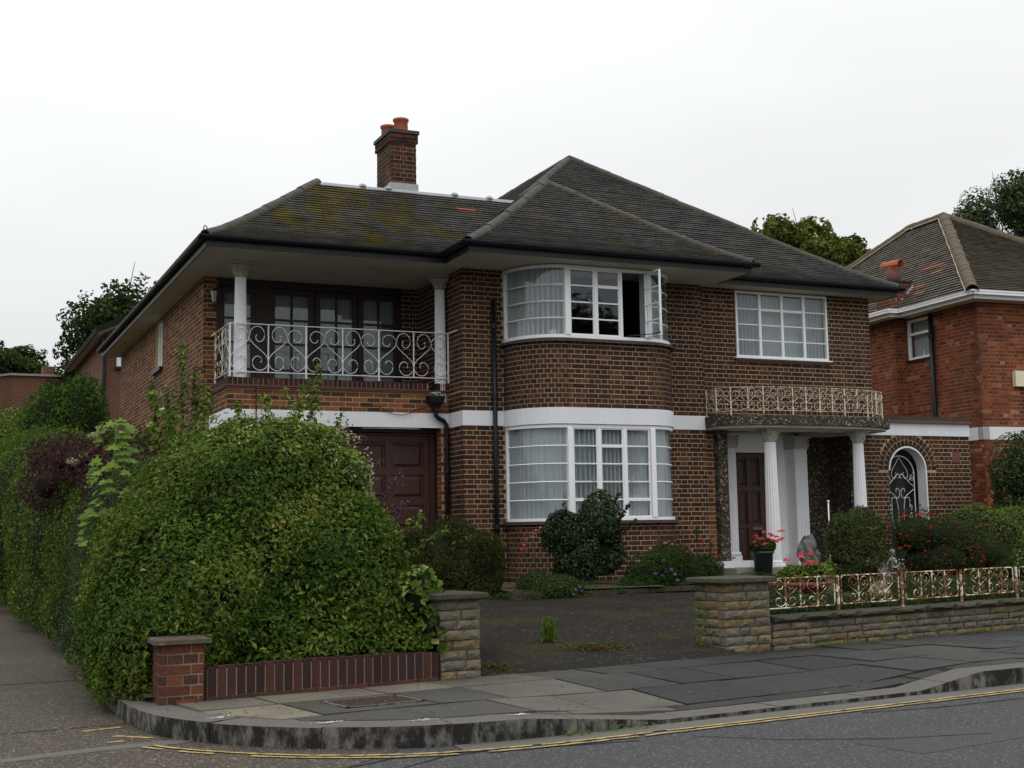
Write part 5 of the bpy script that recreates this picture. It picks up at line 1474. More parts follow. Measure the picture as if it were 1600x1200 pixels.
m = MB(); m.bar((3.975, 20.03, 3.155), (3.975, 20.35, 3.155), .02); m.bar((7.42, 18.97, 3.155), (7.43, 18.6, 3.155), .02); m.build('wall_stay', M['iron_white'], rail1)
rail2 = empty('porch_railing', (13.6, 17.9, 1.9), 'bowed peeling iron railing with small scrolls on the porch canopy', 'railing')
rp_, rs_ = resample(canopy_path(-0.10), 0.02)
nseg = 16; idx = [int(k*(len(rp_)-1)/nseg) for k in range(nseg+1)]
railing_run(rail2, M['iron_part_rusty'], [rp_[i] for i in idx], 1.945, 2.335, 0.0052, 0.016, 0.016, 1.865, False)

# garden stone walling helper
def stone_course_wall(root, p0, p1, zb, courses, ch, th, rngs, mat, out=0.0, name='stone', lmin=.16, lmax=.42, gap=.008, limit=300, rough=0.012):
    p0 = np.array(p0, float); p1 = np.array(p1, float); L = np.hypot(*(p1-p0)); u = (p1-p0)/L; pl = []
    for k in range(courses):
        s = 0.0; hh = ch
        while s < L-1e-3:
            l = rngs.uniform(lmin, lmax)
            if L-s-l < lmin: l = L-s
            pr = rngs.uniform(-.3, 1)*rough
            c = p0+u*(s+l/2)
            zz = zb(s+l/2) if callable(zb) else zb
            pl.append((wmat(c, u, zz+k*hh+hh/2, pr-th/2), (l-gap, th, hh-gap*1.1), rngs.random()))
            s += l
    return pl
RS = []
def rough_tmpl(seed):
    r = random.Random(seed)
    # a box whose front face is split rock: 3x2 grid pushed in and out
    nx, nz = 5, 3; V = []
    for k in range(nz+1):
        for i in range(nx+1):
            x = -.5+i/nx; z = -.5+k/nz; e = (i in (0, nx)) or (k in (0, nz))
            V.append((x+(0 if e else r.uniform(-.04, .04)), -.5+(0.10 if e else r.uniform(-.06, .02)), z+(0 if e else r.uniform(-.06, .06))))
    F = []
    for k in range(nz):
        for i in range(nx): a = k*(nx+1)+i; F.append([a, a+1, a+nx+2, a+nx+1])
    b = len(V); V += [(-.5, .5, -.5), (.5, .5, -.5), (.5, .5, .5), (-.5, .5, .5)]
    c0, c1, c2, c3 = 0, nx, nz*(nx+1)+nx, nz*(nx+1)
    F += [[b+1, b, b+3, b+2]]
    F += [[c0, b, b+1]+[i for i in range(nx, -1, -1)][:-1], ]
    F += [[i for i in range(c3, c2+1)]+[b+2, b+3]]
    F += [[c0]+[k*(nx+1) for k in range(1, nz+1)]+[b+3, b], [k*(nx+1)+nx for k in range(nz, -1, -1)]+[b+1, b+2]]
    return np.array(V), F
RT = [rough_tmpl(i) for i in range(6)]
def place_stones(pl, mat, parent, name='stone'):
    cache = {}
    for i, (M_, d, r) in enumerate(pl):
        t = i % 6; key = (t, round(d[0]*50), round(d[2]*200), round(d[1]*50))
        if key not in cache:
            me = np_mesh(name, RT[t][0]*np.array(d), RT[t][1], 0.0); me.materials.append(mat); cache[key] = me
        o = bpy.data.objects.new(name, cache[key]); link(o, parent, Matrix([list(q) for q in M_]))
# ------------------------------------------------------------------ stone gate pillars and garden wall
def pillar(x0, y0, x1, y1, depth, z0, z1, courses, label, seed):
    """front face runs (x0,y0)-(x1,y1)"""
    p0 = np.array((x0, y0)); p1 = np.array((x1, y1)); u = (p1-p0)/np.linalg.norm(p1-p0); n = np.array((-u[1], u[0]))
    root = empty('stone_pillar', ((x0+x1)/2, (y0+y1)/2, z0), label, 'gate pillar')
    core = MB(); c = (p0+p1)/2+n*depth/2; W = np.linalg.norm(p1-p0)
    core.obox((c[0], c[1], (z0+z1)/2), (*u, 0), (*n, 0), (0, 0, 1), W-.05, depth-.05, z1-z0); core.build('core', M['mortar_grey'], root)
    ch = (z1-z0)/courses; rg = random.Random(seed)
    pl = stone_course_wall(root, p0, p1, z0, courses, ch, .1, rg, None, rough=.018, lmin=.12, lmax=.30)
    pl += stone_course_wall(root, p0+n*depth, p0+n*.075, z0, courses, ch, .1, rg, None, rough=.012, lmin=.14, lmax=.3)
    pl += stone_course_wall(root, p1+n*.075, p1+n*depth, z0, courses, ch, .1, rg, None, rough=.012, lmin=.14, lmax=.3)
    pl += stone_course_wall(root, p1+n*depth-u*.1, p0+n*depth+u*.1, z0, courses, ch, .1, rg, None, rough=.012, lmin=.14, lmax=.3)
    place_stones(pl, M['stone'], root)
    cp = MB(); o = .05
    V = []
    for z, e in ((z1, o), (z1+.012, o+.01), (z1+.045, o+.006), (z1+.055, o-.01)):
        for a, b in ((0, 0), (1, 0), (1, 1), (0, 1)):
            q = p0+u*(a*W+(e if a else -e))+n*(b*depth+(e if b else -e)); V.append((q[0], q[1], z))
    F = [[3, 2, 1, 0], [12, 13, 14, 15]]
    for k in range(3):
        for i in range(4): F.append([k*4+i, k*4+(i+1) % 4, (k+1)*4+(i+1) % 4, (k+1)*4+i])
    cp.add(V, F); cp.build('cap_stone', M['coping'], root)
    return root
pillar(3.90, 10.22, 4.28, 10.27, .52, ZP-.01, -.545, 8, 'yellow-grey stone gate pillar between the hedge and the driveway', 1)
pillar(7.10, 10.86, 7.69, 10.95, .45, ZP-.01, -.525, 8, 'wide grey stone gate pillar at the right of the driveway, joined to the low wall', 2)
wroot = empty('garden_wall', (9.7, 11.3, -1.2), 'low yellowish stone garden wall with mossy coping right of the driveway', 'wall')
w0 = np.array((7.73, 10.96)); w1 = np.array((13.6, 12.09)); wu = (w1-w0)/np.linalg.norm(w1-w0); wnr = np.array((-wu[1], wu[0])); WL = np.linalg.norm(w1-w0)
m = MB(); c = (w0+w1)/2+wnr*.14; m.obox((c[0], c[1], -1.06), (*wu, 0), (*wnr, 0), (0, 0, 1), WL, .2, .30); m.build('core', M['mortar_grey'], wroot)
pl = stone_course_wall(wroot, w0, w1, ZP-.03, 4, .072, .1, random.Random(8), None, lmin=.16, lmax=.48, rough=.014)
place_stones(pl, M['stone'], wroot)
rg = random.Random(4); s = 0; cpl = []
while s < WL:
    l = rg.uniform(.35, .62); c = w0+wu*(s+l/2)+wnr*.11
    cpl.append((wmat(c, wu, -.90, 0.0), (l-.008, .33, .055), rg.random())); s += l
place_stones(cpl, M['coping'], wroot, 'coping_stone')
# rusty railing on the wall: separate framed panels between posts
fence = empty('wall_railing', (9.7, 11.35, -.87), 'rusty cream iron railing panels with scrolls on the low stone wall', 'railing')
fb = w0+wnr*.12
def fp(s, z): q = fb+wu*s; return (q[0], q[1], z)
def panel(s0, s1, z0, z1, parent, seed):
    m = MB(); r = .03; pts = []
    for (cx, cz, a0) in ((s1-r, z1-r, 0), (s0+r, z1-r, 90), (s0+r, z0+r, 180), (s1-r, z0+r, 270)):
        for k in range(4): th = math.radians(a0+30*k); pts.append(fp(cx+r*math.cos(th), cz+r*math.sin(th)))
    m.tube(pts+[pts[0]], .0075, 5)
    o = m.build('railing_panel', M['iron_rusty'], parent)
    W = s1-s0; n = 4
    xs = [s0+W*f for f in (0.10, 0.42, 0.58, 0.90)]
    for a, b, fl in ((0.12, 0.29, True), (0.29, 0.46, False), (0.60, 0.75, True), (0.75, 0.90, False)):
        P = SC_A; q = []
        for x, z in P:
            xx = 1-x if fl else x; q.append(fp(s0+W*(a+(b-a)*xx), z0+.01+(z1-z0-.02)*z))
        m = MB(); m.tube(q, .0055, 4); m.build('scroll', M['iron_rusty'], o, True)
    for f in (0.29, 0.75): m = MB(); m.bar(fp(s0+W*f, z0), fp(s0+W*f, z1), .012); m.build('upright', M['iron_rusty'], o)
    for zc in (z0+.075, z1-.075):
        q = [fp(s0+W*.53+.032*math.cos(t), zc+.045*math.sin(t)) for t in np.linspace(0, 2*PI, 14)]
        m = MB(); m.tube(q, .0055, 4); m.build('ring', M['iron_rusty'], o, True)
    m = MB(); m.bar(fp(s0+W*.50, z0), fp(s0+W*.50, z1), .011); m.build('upright', M['iron_rusty'], o)
for k, (a, b) in enumerate(((.02, 1.06), (1.17, 2.10), (2.22, 3.14), (3.27, 4.20), (4.33, 5.25))):
    panel(a, b, -.805+.003*k, -.505, fence, k)
for s in (1.115, 2.16, 3.205, 4.265, 5.32):
    m = MB(); m.bar(fp(s, -.88), fp(s, -.50), .022); m.bar(fp(s-.06, -.66), fp(s+.06, -.66), .018); m.build('post', M['iron_rusty'], fence)
# ------------------------------------------------------------------ low brick wall with soldier course, and its end pier
bw = empty('brick_garden_wall', (2.7, 10.0, -1.2), 'low red-brown wall of upright bricks under the big hedge', 'wall')
b0 = np.array((1.93, 9.90)); b1 = np.array((3.87, 10.22)); bu = (b1-b0)/np.linalg.norm(b1-b0); bn = np.array((-bu[1], bu[0])); BLn = np.linalg.norm(b1-b0)
m = MB(); c = (b0+b1)/2+bn*.076; m.obox((c[0], c[1], -1.085), (*bu, 0), (*bn, 0), (0, 0, 1), BLn, .142, .24); m.build('core', M['mortar_pale'], bw)
pl = []; s = 0.0; rg = random.Random(9)
while s < BLn:
    top = -.955+.012*math.sin(s*2.2)+rg.uniform(-.003, .003)
    h = top-(-1.165)
    pl.append((wmat(b0+bu*(s+.034), bu, (-1.165+top)/2, -.052+rg.uniform(-.002, .002)), (.064, .11, h), rg.random())); s += .0765
pieces('brick', 'bricks', pl, M['soldier'], bw)
pl = []; s = -.25
while s < BLn-.05:
    l = min(.215, BLn-s); pl.append((wmat(b0+bu*(s+l/2), bu, -1.207, -.055), (l-.006, .15, .075), rg.random())); s += .225
pieces('base_brick', 'base_bricks', pl, M['brick_garden'], bw)
bp = empty('brick_pier', (1.72, 10.05, -1.2), 'short red brick pier with a worn brown capstone at the hedge corner', 'pier')
q0 = np.array((1.575, 9.86)); q1 = np.array((1.895, 9.87)); D_ = .33
m = MB(); m.box(1.58, 1.89, 9.868, 9.86+D_-.01, -1.22, -.775); m.build('core', M['mortar_pale'], bp)
pl = []
qs = [(q0, q1), (q0+(0, D_), q0+(0, .0)), (q1, q1+(0, D_))]
for a, b in qs: lay(pl, a, b, -1.215, -.772, zref=-1.215, depth=.05, proud=.004, phase=.0)
pieces('brick', 'bricks', pl, M['brick_garden'], bp)
m = MB(); V = []
for z, e in ((-.772, .035), (-.765, .05), (-.735, .045), (-.728, .03)):
    V += [(q0[0]-e, q0[1]-e, z), (q1[0]+e, q1[1]-e, z), (q1[0]+e, q1[1]+D_+e, z), (q0[0]-e, q0[1]+D_+e, z)]
F = [[3, 2, 1, 0], [12, 13, 14, 15]]
for k in range(3):
    for i in range(4): F.append([k*4+i, k*4+(i+1) % 4, (k+1)*4+(i+1) % 4, (k+1)*4+i])
m.add(V, F); m.build('cap_stone', simple('worn_brown_cap', (0.085, 0.062, 0.050), 0.85, 0.2, 0.35, 14, dirt=(0.2, 0.19, 0.17), dscale=9, dlo=0.6, dhi=0.7, bmp=0.3), bp)

# ------------------------------------------------------------------ wrought iron gate in the arch
gate = empty('arched_gate', (16.31, 18.95, -.9), 'white scrollwork iron grille in the arched white-edged opening of the annex', 'gate')
gy = 18.98; gr = .335
m = MB(); pts = [(ac-gr, gy, -.62), (ac-gr, gy, asp-.06)]+[(ac-gr*math.cos(t), gy, asp-.06+gr*math.sin(t)) for t in np.linspace(0.1, PI-.1, 18)]+[(ac+gr, gy, asp-.06), (ac+gr, gy, -.62)]
m.tube(pts, .011, 6); m.tube([(ac-gr+.03, gy, -.6), (ac+gr-.03, gy, -.6)], .011, 6); m.build('gate_frame', M['iron_white'], gate)
def gs(pts, nm='scroll', r=.007):
    P = np.array(pts, float); n = len(P); t = np.arange(n); tt = np.linspace(0, n-1, n*6)
    # Catmull-Rom through the points
    Q = []
    for a in tt:
        i = int(min(a, n-2)); f = a-i; p0, p1, p2, p3 = P[max(i-1, 0)], P[i], P[i+1], P[min(i+2, n-1)]
        Q.append(.5*((2*p1)+(-p0+p2)*f+(2*p0-5*p1+4*p2-p3)*f*f+(-p0+3*p1-3*p2+p3)*f**3))
    m = MB(); m.tube([(ac+x*gr, gy, asp+z) for x, z in Q], r, 4); m.build(nm, M['iron_white'], gate, True)
for s in (-1, 1):
    gs([(0, .25), (s*.25, .13), (s*.52, .0), (s*.55, -.10), (s*.38, -.14), (s*.22, -.08), (s*.28, -.03)])
    gs([(s*1.0, -.30), (s*.6, -.20), (s*.2, -.07), (s*.05, -.07), (s*.02, -.12), (s*.12, -.13)])
    gs([(s*.98, -.12), (s*.75, -.13), (s*.55, -.2)]); gs([(s*.95, -.02), (s*.98, -.14), (s*.8, -.17), (s*.72, -.1), (s*.85, -.07)])
    gs([(s*.98, -.33), (s*.55, -.42), (s*.2, -.50), (s*.05, -.42), (s*.1, -.34), (s*.28, -.33), (s*.3, -.39)])
    gs([(s*.3, -.50), (s*.2, -.7), (s*.2, -.95), (s*.32, -1.05)]); gs([(s*.3, -.50), (s*.6, -.50), (s*.62, -.7), (s*.6, -.95), (s*.45, -1.06), (s*.32, -1.05)])
    gs([(s*.62, -.62), (s*.75, -.64), (s*.72, -.72), (s*.66, -.70)]); gs([(s*.62, -.86), (s*.75, -.84), (s*.72, -.77), (s*.66, -.79)])
    gs([(s*.1, -1.10), (s*.25, -1.06), (s*.45, -1.12), (s*.5, -1.25)])
m = MB(); m.box(ac-ar-.35, ac+ar+.7, 19.15, 19.17, -1, 1.62); m.build('dark_gate_back', M['gate_dark'], gate)  # dark sheet wider than the opening, standing in for the unlit space behind
# white reveal of the arch
m = MB(); V = []
pa = [(ac+ar-.001, -1.0), (ac+ar-.001, asp)]+[(ac+(ar-.001)*math.cos(t), asp+(ar-.001)*math.sin(t)) for t in np.linspace(0.08, PI, 20)]
for x, z in pa:
    d = np.array((x-ac, max(0, z-asp))); d = d/np.linalg.norm(d) if np.linalg.norm(d) else np.array((1, 0))
    V += [(x, AY-.008, z), (x-d[0]*.03, AY-.008, z-d[1]*.03), (x-d[0]*.03, AY+.22, z-d[1]*.03), (x, AY+.22, z)]
F = []
for i in range(len(pa)-1): a = i*4; F += [[a, a+1, a+5, a+4], [a+1, a+2, a+6, a+5]]
m.add(V, F); m.build('arch_reveal', M['white_paint'], house)

# ------------------------------------------------------------------ neighbouring house on the right
th = math.radians(-4.0)
nx_ = np.array((math.cos(th), math.sin(th))); ny_ = np.array((-math.sin(th), math.cos(th))); NC = np.array((18.80, 19.40))
def nP(a, b): q = NC+nx_*a+ny_*b; return (q[0], q[1])
nb = empty('neighbour_house', (22, 23, -.9), 'orange-red brick house with white gutter and brown tiled hip roof at right', 'house')
SN = 4.40
nw = MB(); nbk = []
npan = [(nP(0, 9.5), nP(0, 3.4), []), (nP(0, 2.3), nP(0, 0), [(2.3-2.18, 2.3-1.42, 3.50, SN-.05)]), (nP(0, 0), nP(9, 0), [])]
for (a, b, op) in npan:
    wall_back(nw, a, b, -1.1, SN, op); lay(nbk, a, b, BT+.04, SN, op); lay(nbk, a, b, -1.0, 1.66, op)
# chimney breast
cbx = [(nP(0, 3.4), nP(-.24, 3.4)), (nP(-.24, 3.4), nP(-.24, 2.3)), (nP(-.24, 2.3), nP(0, 2.3))]
for a, b in cbx: wall_back(nw, a, b, -1.1, SN, th=.1); lay(nbk, a, b, BT+.04, SN); lay(nbk, a, b, -1.0, 1.66)
nwo = nw.build('wall', M['mortar_orange'], nb)
pieces('brick', 'brickwork', nbk, M['brick_orange'], nwo, 280)
m = MB()
for a, b in ((nP(0, 2.3), nP(0, 0)), (nP(0, 0), nP(9, 0))):
    a = np.array(a); b = np.array(b); u = (b-a)/np.linalg.norm(b-a); L = np.linalg.norm(b-a); c = (a+b)/2
    m.obox((c[0]+u[1]*-.06, c[1]-u[0]*-.06, 1.79), (*u, 0), (-u[1], u[0], 0), (0, 0, 1), L+.03, .15, .25)
m.build('painted_band', M['white_paint'], nb)
# eaves: white box gutter following the breast
ev = [nP(-.33, 10), nP(-.33, 3.6), nP(-.57, 3.6), nP(-.57, 2.0), nP(-.33, 2.0), nP(-.33, -.33), nP(9.3, -.33)]
m = MB(); m.prism([nP(-.33, -.33), nP(9.3, -.33), nP(9.3, 10), nP(-.33, 10)], SN, SN+.02); m.prism([nP(-.57, 2.0), nP(-.331, 2.0), nP(-.331, 3.6), nP(-.57, 3.6)], SN, SN+.02); m.build('soffit', M['soffit'], nb)
for a, b in zip(ev[:-1], ev[1:]):
    a = np.array(a); b = np.array(b); u = (b-a)/np.linalg.norm(b-a); c = (a+b)/2; L = np.linalg.norm(b-a)
    m = MB(); m.obox((c[0]+u[1]*.0, c[1]-u[0]*.0, SN+.07), (*u, 0), (-u[1], u[0], 0), (0, 0, 1), L+.02, .02, .15)
    m.obox((c[0]+u[1]*.055, c[1]-u[0]*.055, SN+.10), (*u, 0), (-u[1], u[0], 0), (0, 0, 1), L+.1, .10, .07)
    m.obox((c[0]+u[1]*.105, c[1]-u[0]*.105, SN+.135), (*u, 0), (-u[1], u[0], 0), (0, 0, 1), L+.2, .02, .03)
    m.build('gutter', M['white_frame'], nb)
# roof
ez = SN+.13; APX = np.array((21.56, 23.1)); az = 7.19
E0 = np.array(nP(-.42, -.42)); la = APX-E0; ax_, ay_ = la@nx_, la@ny_
RL = 1.30
def nrz_l(t): return ez+(az-ez)*t/ax_
def nrz_f(t): return ez+(az-ez)*t/ay_
nund = MB(); nt_ = []
roof_slope(nt_, '', E0, -ny_, nx_, 0, ax_, lambda t: -(2*ay_+RL-t*ay_/ax_), lambda t: -t*ay_/ax_, nrz_l, nund, gauge=.078)
roof_slope(nt_, '', E0, nx_, ny_, 0, ay_, lambda t: t*ax_/ay_, lambda t: 2*ax_-t*ax_/ay_, nrz_f, nund, gauge=.085)
E1 = E0+nx_*2*ax_; R1 = APX+ny_*RL; E2 = E0+ny_*(2*ay_+RL); E3 = E1+ny_*(2*ay_+RL)
nund.add([(*E1, ez), (*APX, az), (*R1, az), (*E3, ez)], [[0, 3, 2, 1]]); nund.add([(*E2, ez), (*R1, az), (*E3, ez)], [[0, 1, 2]])
nro = nund.build('roof', M['tile_under'], nb)
nred = []
rr = random.Random(2)
chn = np.array(nP(-.05, 3.5))
for (db, t, n) in ((1.9, 1.5, 2), (2.25, 1.1, 4), (2.0, .95, 2), (2.2, .55, 6), (2.5, .45, 4), (1.9, .38, 2), (2.6, .15, 5), (2.75, .06, 4), (4.5, .3, 3)):
    for k in range(n):
        q = E0+ny_*(db+.17*k)+nx_*t; i = min(range(len(nt_)), key=lambda j: np.linalg.norm(nt_[j][0][:2, 3]-q)); nred.append(nt_.pop(i))
pieces('roof_tile', 'roof_tiles', nt_, M['tile_nb'], nro, 265, (TILEV, BOXF))
pieces('roof_tile', 'roof_tiles', nred, M['tile_red'], nro, 40, (TILEV, BOXF))
up = .03
for a, b in (((*E0, ez+up), (*APX, az+up)), ((*APX, az+up), (*R1, az+up)), ((*R1, az+up), (*E2, ez+up)), ((*E1, ez+up), (*APX, az+up))):
    hip_line(a, b, M['ridge_nb'], nro, r=.125, step=.28)
def mortar_line(a, b, side, r=.02):
    a = np.array(a, float); b = np.array(b, float); m = MB(); n = 40
    d = b-a; x = np.cross(d, (0, 0, 1)); x /= np.linalg.norm(x)
    m.tube([a+d*i/n+x*side*(.125+random.uniform(-.006, .012))-np.array((0, 0, .05)) for i in range(n+1)], [r*random.uniform(.7, 1.3) for i in range(n+1)], 5); m.build('ridge_bedding', M['ridge_mortar'], nro)
mortar_line((*E0, ez+up), (*APX, az+up), -1, .014); mortar_line((*E0, ez+up), (*APX, az+up), 1, .010); mortar_line((*APX, az+up), (*R1, az+up), -1); mortar_line((*R1, az+up), (*E2, ez+up), -1); mortar_line((*E1, ez+up), (*APX, az+up), 1)
# chimney stack rising through the eaves, with hooded pot
cst = []
c0, c1, c2, c3 = nP(-.30, 2.80), nP(-.30, 2.10), nP(.12, 2.10), nP(.12, 2.80)
m = MB(); m.prism([c0, c1, c2, c3], SN, 5.18); nch = m.build('chimney', M['mortar_orange'], nb)
for a, b in ((c0, c1), (c1, c2)): lay(cst, a, b, SN+.15, 5.17, zref=4.38)
pieces('brick', 'brickwork', cst, M['brick_garden'], nch, 20)
m = MB(); m.prism([nP(-.33, 2.83), nP(-.33, 2.07), nP(.15, 2.07), nP(.15, 2.83)], 5.18, 5.21); m.build('chimney_cap', M['coping'], nch)
px_, py_ = nP(-.10, 2.45)
m = MB(); m.lathe([(.13, 0), (.145, .12), (.14, .28), (.11, .30)], (px_, py_, 5.21), 18); m.build('chimney_pot', M['terracotta_dark'], nch, True)
m = MB(); cw = []
hd = np.array((*(-nx_*.3-ny_*-.95), 0)); hd /= np.linalg.norm(hd)
V, F = half_round(.135, .135, .46, 12)
sx = np.cross(hd, (0, 0, 1))
V = [np.array((px_, py_, 5.58))+sx*v[0]+hd*v[1]+np.array((0, 0, 1))*v[2] for v in V]; m.add(V, F)
m.lathe([(.12, 0), (.13, .06), (.12, .11)], (px_, py_, 5.48), 16); m.build('chimney_cowl', M['terracotta'], nch, True)
m = MB(); q = [nP(-.0, 2.82), nP(.42, 2.82)]
m.add([(*nP(-.20, 2.09), ez+.16), (*nP(.14, 2.09), ez+.46), (*nP(.14, 2.09), ez+.62), (*nP(-.05, 2.09), ez+.42), (*nP(-.05, 2.09), ez+.36), (*nP(-.20, 2.09), ez+.28)], [[0, 1, 2, 3, 4, 5]]); m.build('lead_flashing', M['lead'], nch)
# window, downpipe, alarm box
fx = MB()
def nbox(a0, a1, b0, b1, z0, z1, mb): mb.prism([nP(a0, b0), nP(a1, b0), nP(a1, b1), nP(a0, b1)], z0, z1)
for (b0, b1, z0, z1) in ((1.42, 1.47, 3.5, 4.35), (2.13, 2.18, 3.5, 4.35), (1.47, 2.13, 3.5, 3.55), (1.47, 2.13, 4.30, 4.35), (1.47, 2.13, 4.02, 4.07)): nbox(.0, .06, b0, b1, z0, z1, fx)
nwi = fx.build('window', M['white_frame'], nb)
for z0, z1 in ((3.55, 4.02), (4.07, 4.30)): g = MB(); g.add([(*nP(.03, 1.47), z0), (*nP(.03, 2.13), z0), (*nP(.03, 2.13), z1), (*nP(.03, 1.47), z1)], [[3, 2, 1, 0]]); g.build('pane', M['glass'], nwi)
g = MB(); nbox(-.03, .1, 1.38, 2.22, 3.46, 3.499, g); g.build('sill', M['black_pipe'], nwi)
g = MB(); nbox(.5, .52, 1.2, 2.4, 3.3, 4.39, g); g.build('dark_room', M['black'], nb)
curtain('white net curtain in the small upper window of the neighbouring house', [nP(.12, 2.15), nP(.12, 1.45)], 3.52, 4.34, M['curtain'], 0.02, 15)
figurine(nP(.08, 1.75)[0], nP(.08, 1.75)[1], 3.55, .14, 'small white globe on the sill of the neighbour\'s narrow window')
ppx = nP(-.07, 1.33)
pipe([(*ppx, SN-.02), (*ppx, 1.9), (*ppx, 1.5)], .048, parent=nb, collars=[(*ppx, 3.9), (*ppx, 2.15)])
g = MB(); nbox(.78, 1.16, -.10, -.006, 2.72, 3.03, g); tag(g.build('alarm_box', M['cream_box'], None), 'cream alarm box on the orange brick wall of the neighbouring house', 'alarm box')

# ------------------------------------------------------------------ buildings far behind on the left
def far_brick(name, c0, c1):
    m, nt, b = mat_base(name, .9, .2)
    g = N(nt, 'ShaderNodeNewGeometry'); sp = N(nt, 'ShaderNodeSeparateXYZ'); nt.links.new(g.outputs['Position'], sp.inputs[0])
    ad = N(nt, 'ShaderNodeMath', operation='ADD'); nt.links.new(sp.outputs['X'], ad.inputs[0]); nt.links.new(sp.outputs['Y'], ad.inputs[1])
    cb_ = N(nt, 'ShaderNodeCombineXYZ'); nt.links.new(ad.outputs[0], cb_.inputs[0]); nt.links.new(sp.outputs['Z'], cb_.inputs[1])
    t = N(nt, 'ShaderNodeTexBrick'); t.inputs['Scale'].default_value = 1.0; t.inputs['Brick Width'].default_value = .225; t.inputs['Row Height'].default_value = .075; t.inputs['Mortar Size'].default_value = .006
    nt.links.new(cb_.outputs[0], t.inputs['Vector']); t.inputs['Color1'].default_value = (*c0, 1); t.inputs['Color2'].default_value = (*c1, 1); t.inputs['Mortar'].default_value = (.26, .17, .11, 1)
    c = mix(nt, mrange(nt, noise(nt, .8, 4), .4, .7, 0, .5), t.outputs[0], c1); nt.links.new(c, b.inputs['Base Color']); return m
fh = empty('distant_house', (6, 39, 0), 'far brick house with dark eaves behind the left flank', 'house')
m = MB(); m.box(4.45, 12, 38, 46, -1, 6.0); fw_ = m.build('wall', far_brick('far_red_brick', (0.16, 0.075, 0.05), (0.10, 0.05, 0.036)), fh)
# front-facing gable: verge climbing to the right, white boarded soffit under it
m = MB(); m.add([(4.45, 37.999, 5.9), (13.55, 37.999, 5.9), (9, 37.999, 8.0)], [[0, 1, 2]]); m.build('gable', far_brick('far_gable_brick', (0.16, 0.075, 0.05), (0.10, 0.05, 0.036)), fh)
def vz(x): return 5.72+(9-abs(x-9)-4.15)*.46
m = MB(); m.prism([(4.15, 37.3), (9, 37.3), (9, 46.5), (4.15, 46.5)], [vz(4.15), vz(9), vz(9), vz(4.15)], [vz(4.15)+.02, vz(9)+.02, vz(9)+.02, vz(4.15)+.02])
m.prism([(9, 37.3), (13.85, 37.3), (13.85, 46.5), (9, 46.5)], [vz(9), vz(13.85), vz(13.85), vz(9)], [vz(9)+.02, vz(13.85)+.02, vz(13.85)+.02, vz(9)+.02]); m.build('soffit', M['soffit'], fh)
m = MB(); m.prism([(4.10, 37.25), (9, 37.25), (9, 46.6), (4.10, 46.6)], [vz(4.1)+.02, vz(9)+.02, vz(9)+.02, vz(4.1)+.02], [vz(4.1)+.20, vz(9)+.20, vz(9)+.20, vz(4.1)+.20])
m.prism([(9, 37.25), (13.9, 37.25), (13.9, 46.6), (9, 46.6)], [vz(9)+.02, vz(13.9)+.02, vz(13.9)+.02, vz(9)+.02], [vz(9)+.20, vz(13.9)+.20, vz(13.9)+.20, vz(9)+.20]); m.build('roof', M['tile_under'], fh)
m = MB(); m.tube([(4.40, 37.93, 5.7), (4.40, 37.93, 0)], .05, 6); m.build('downpipe', M['black_pipe'], fh)
m = MB(); m.box(4.75, 5.0, 37.95, 38.0, 4.9, 5.6); m.build('window', M['white_frame'], fh)
m = MB(); m.box(4.7, 5.05, 37.9, 38.0, 4.82, 4.88); m.build('sill', M['black_pipe'], fh)
lb = empty('flat_roofed_building', (3.5, 50, 0), 'distant low red brick building with flat roof and a stubby chimney', 'building')
farb = far_brick('distant_orange_brick', (0.15, 0.068, 0.046), (0.11, 0.05, 0.036))
m = MB(); m.box(2.62, 9, 50, 58, -1, 5.98); m.prism([(-6, 46.5), (2.62, 50), (2.62, 56), (-6, 54)], -1, [4.2, 5.98, 5.98, 4.2]); m.build('wall', farb, lb)
m = MB(); m.box(2.55, 9, 49.9, 58, 5.98, 6.06); m.prism([(-6, 46.4), (2.60, 49.9), (2.60, 56), (-6, 54)], [4.2, 5.99, 5.99, 4.2], [4.3, 6.07, 6.07, 4.3]); m.build('roof', M['concrete'], lb)
m = MB(); m.box(3.68, 4.12, 50.3, 51, 6.0, 6.40); m.build('chimney', farb, lb)

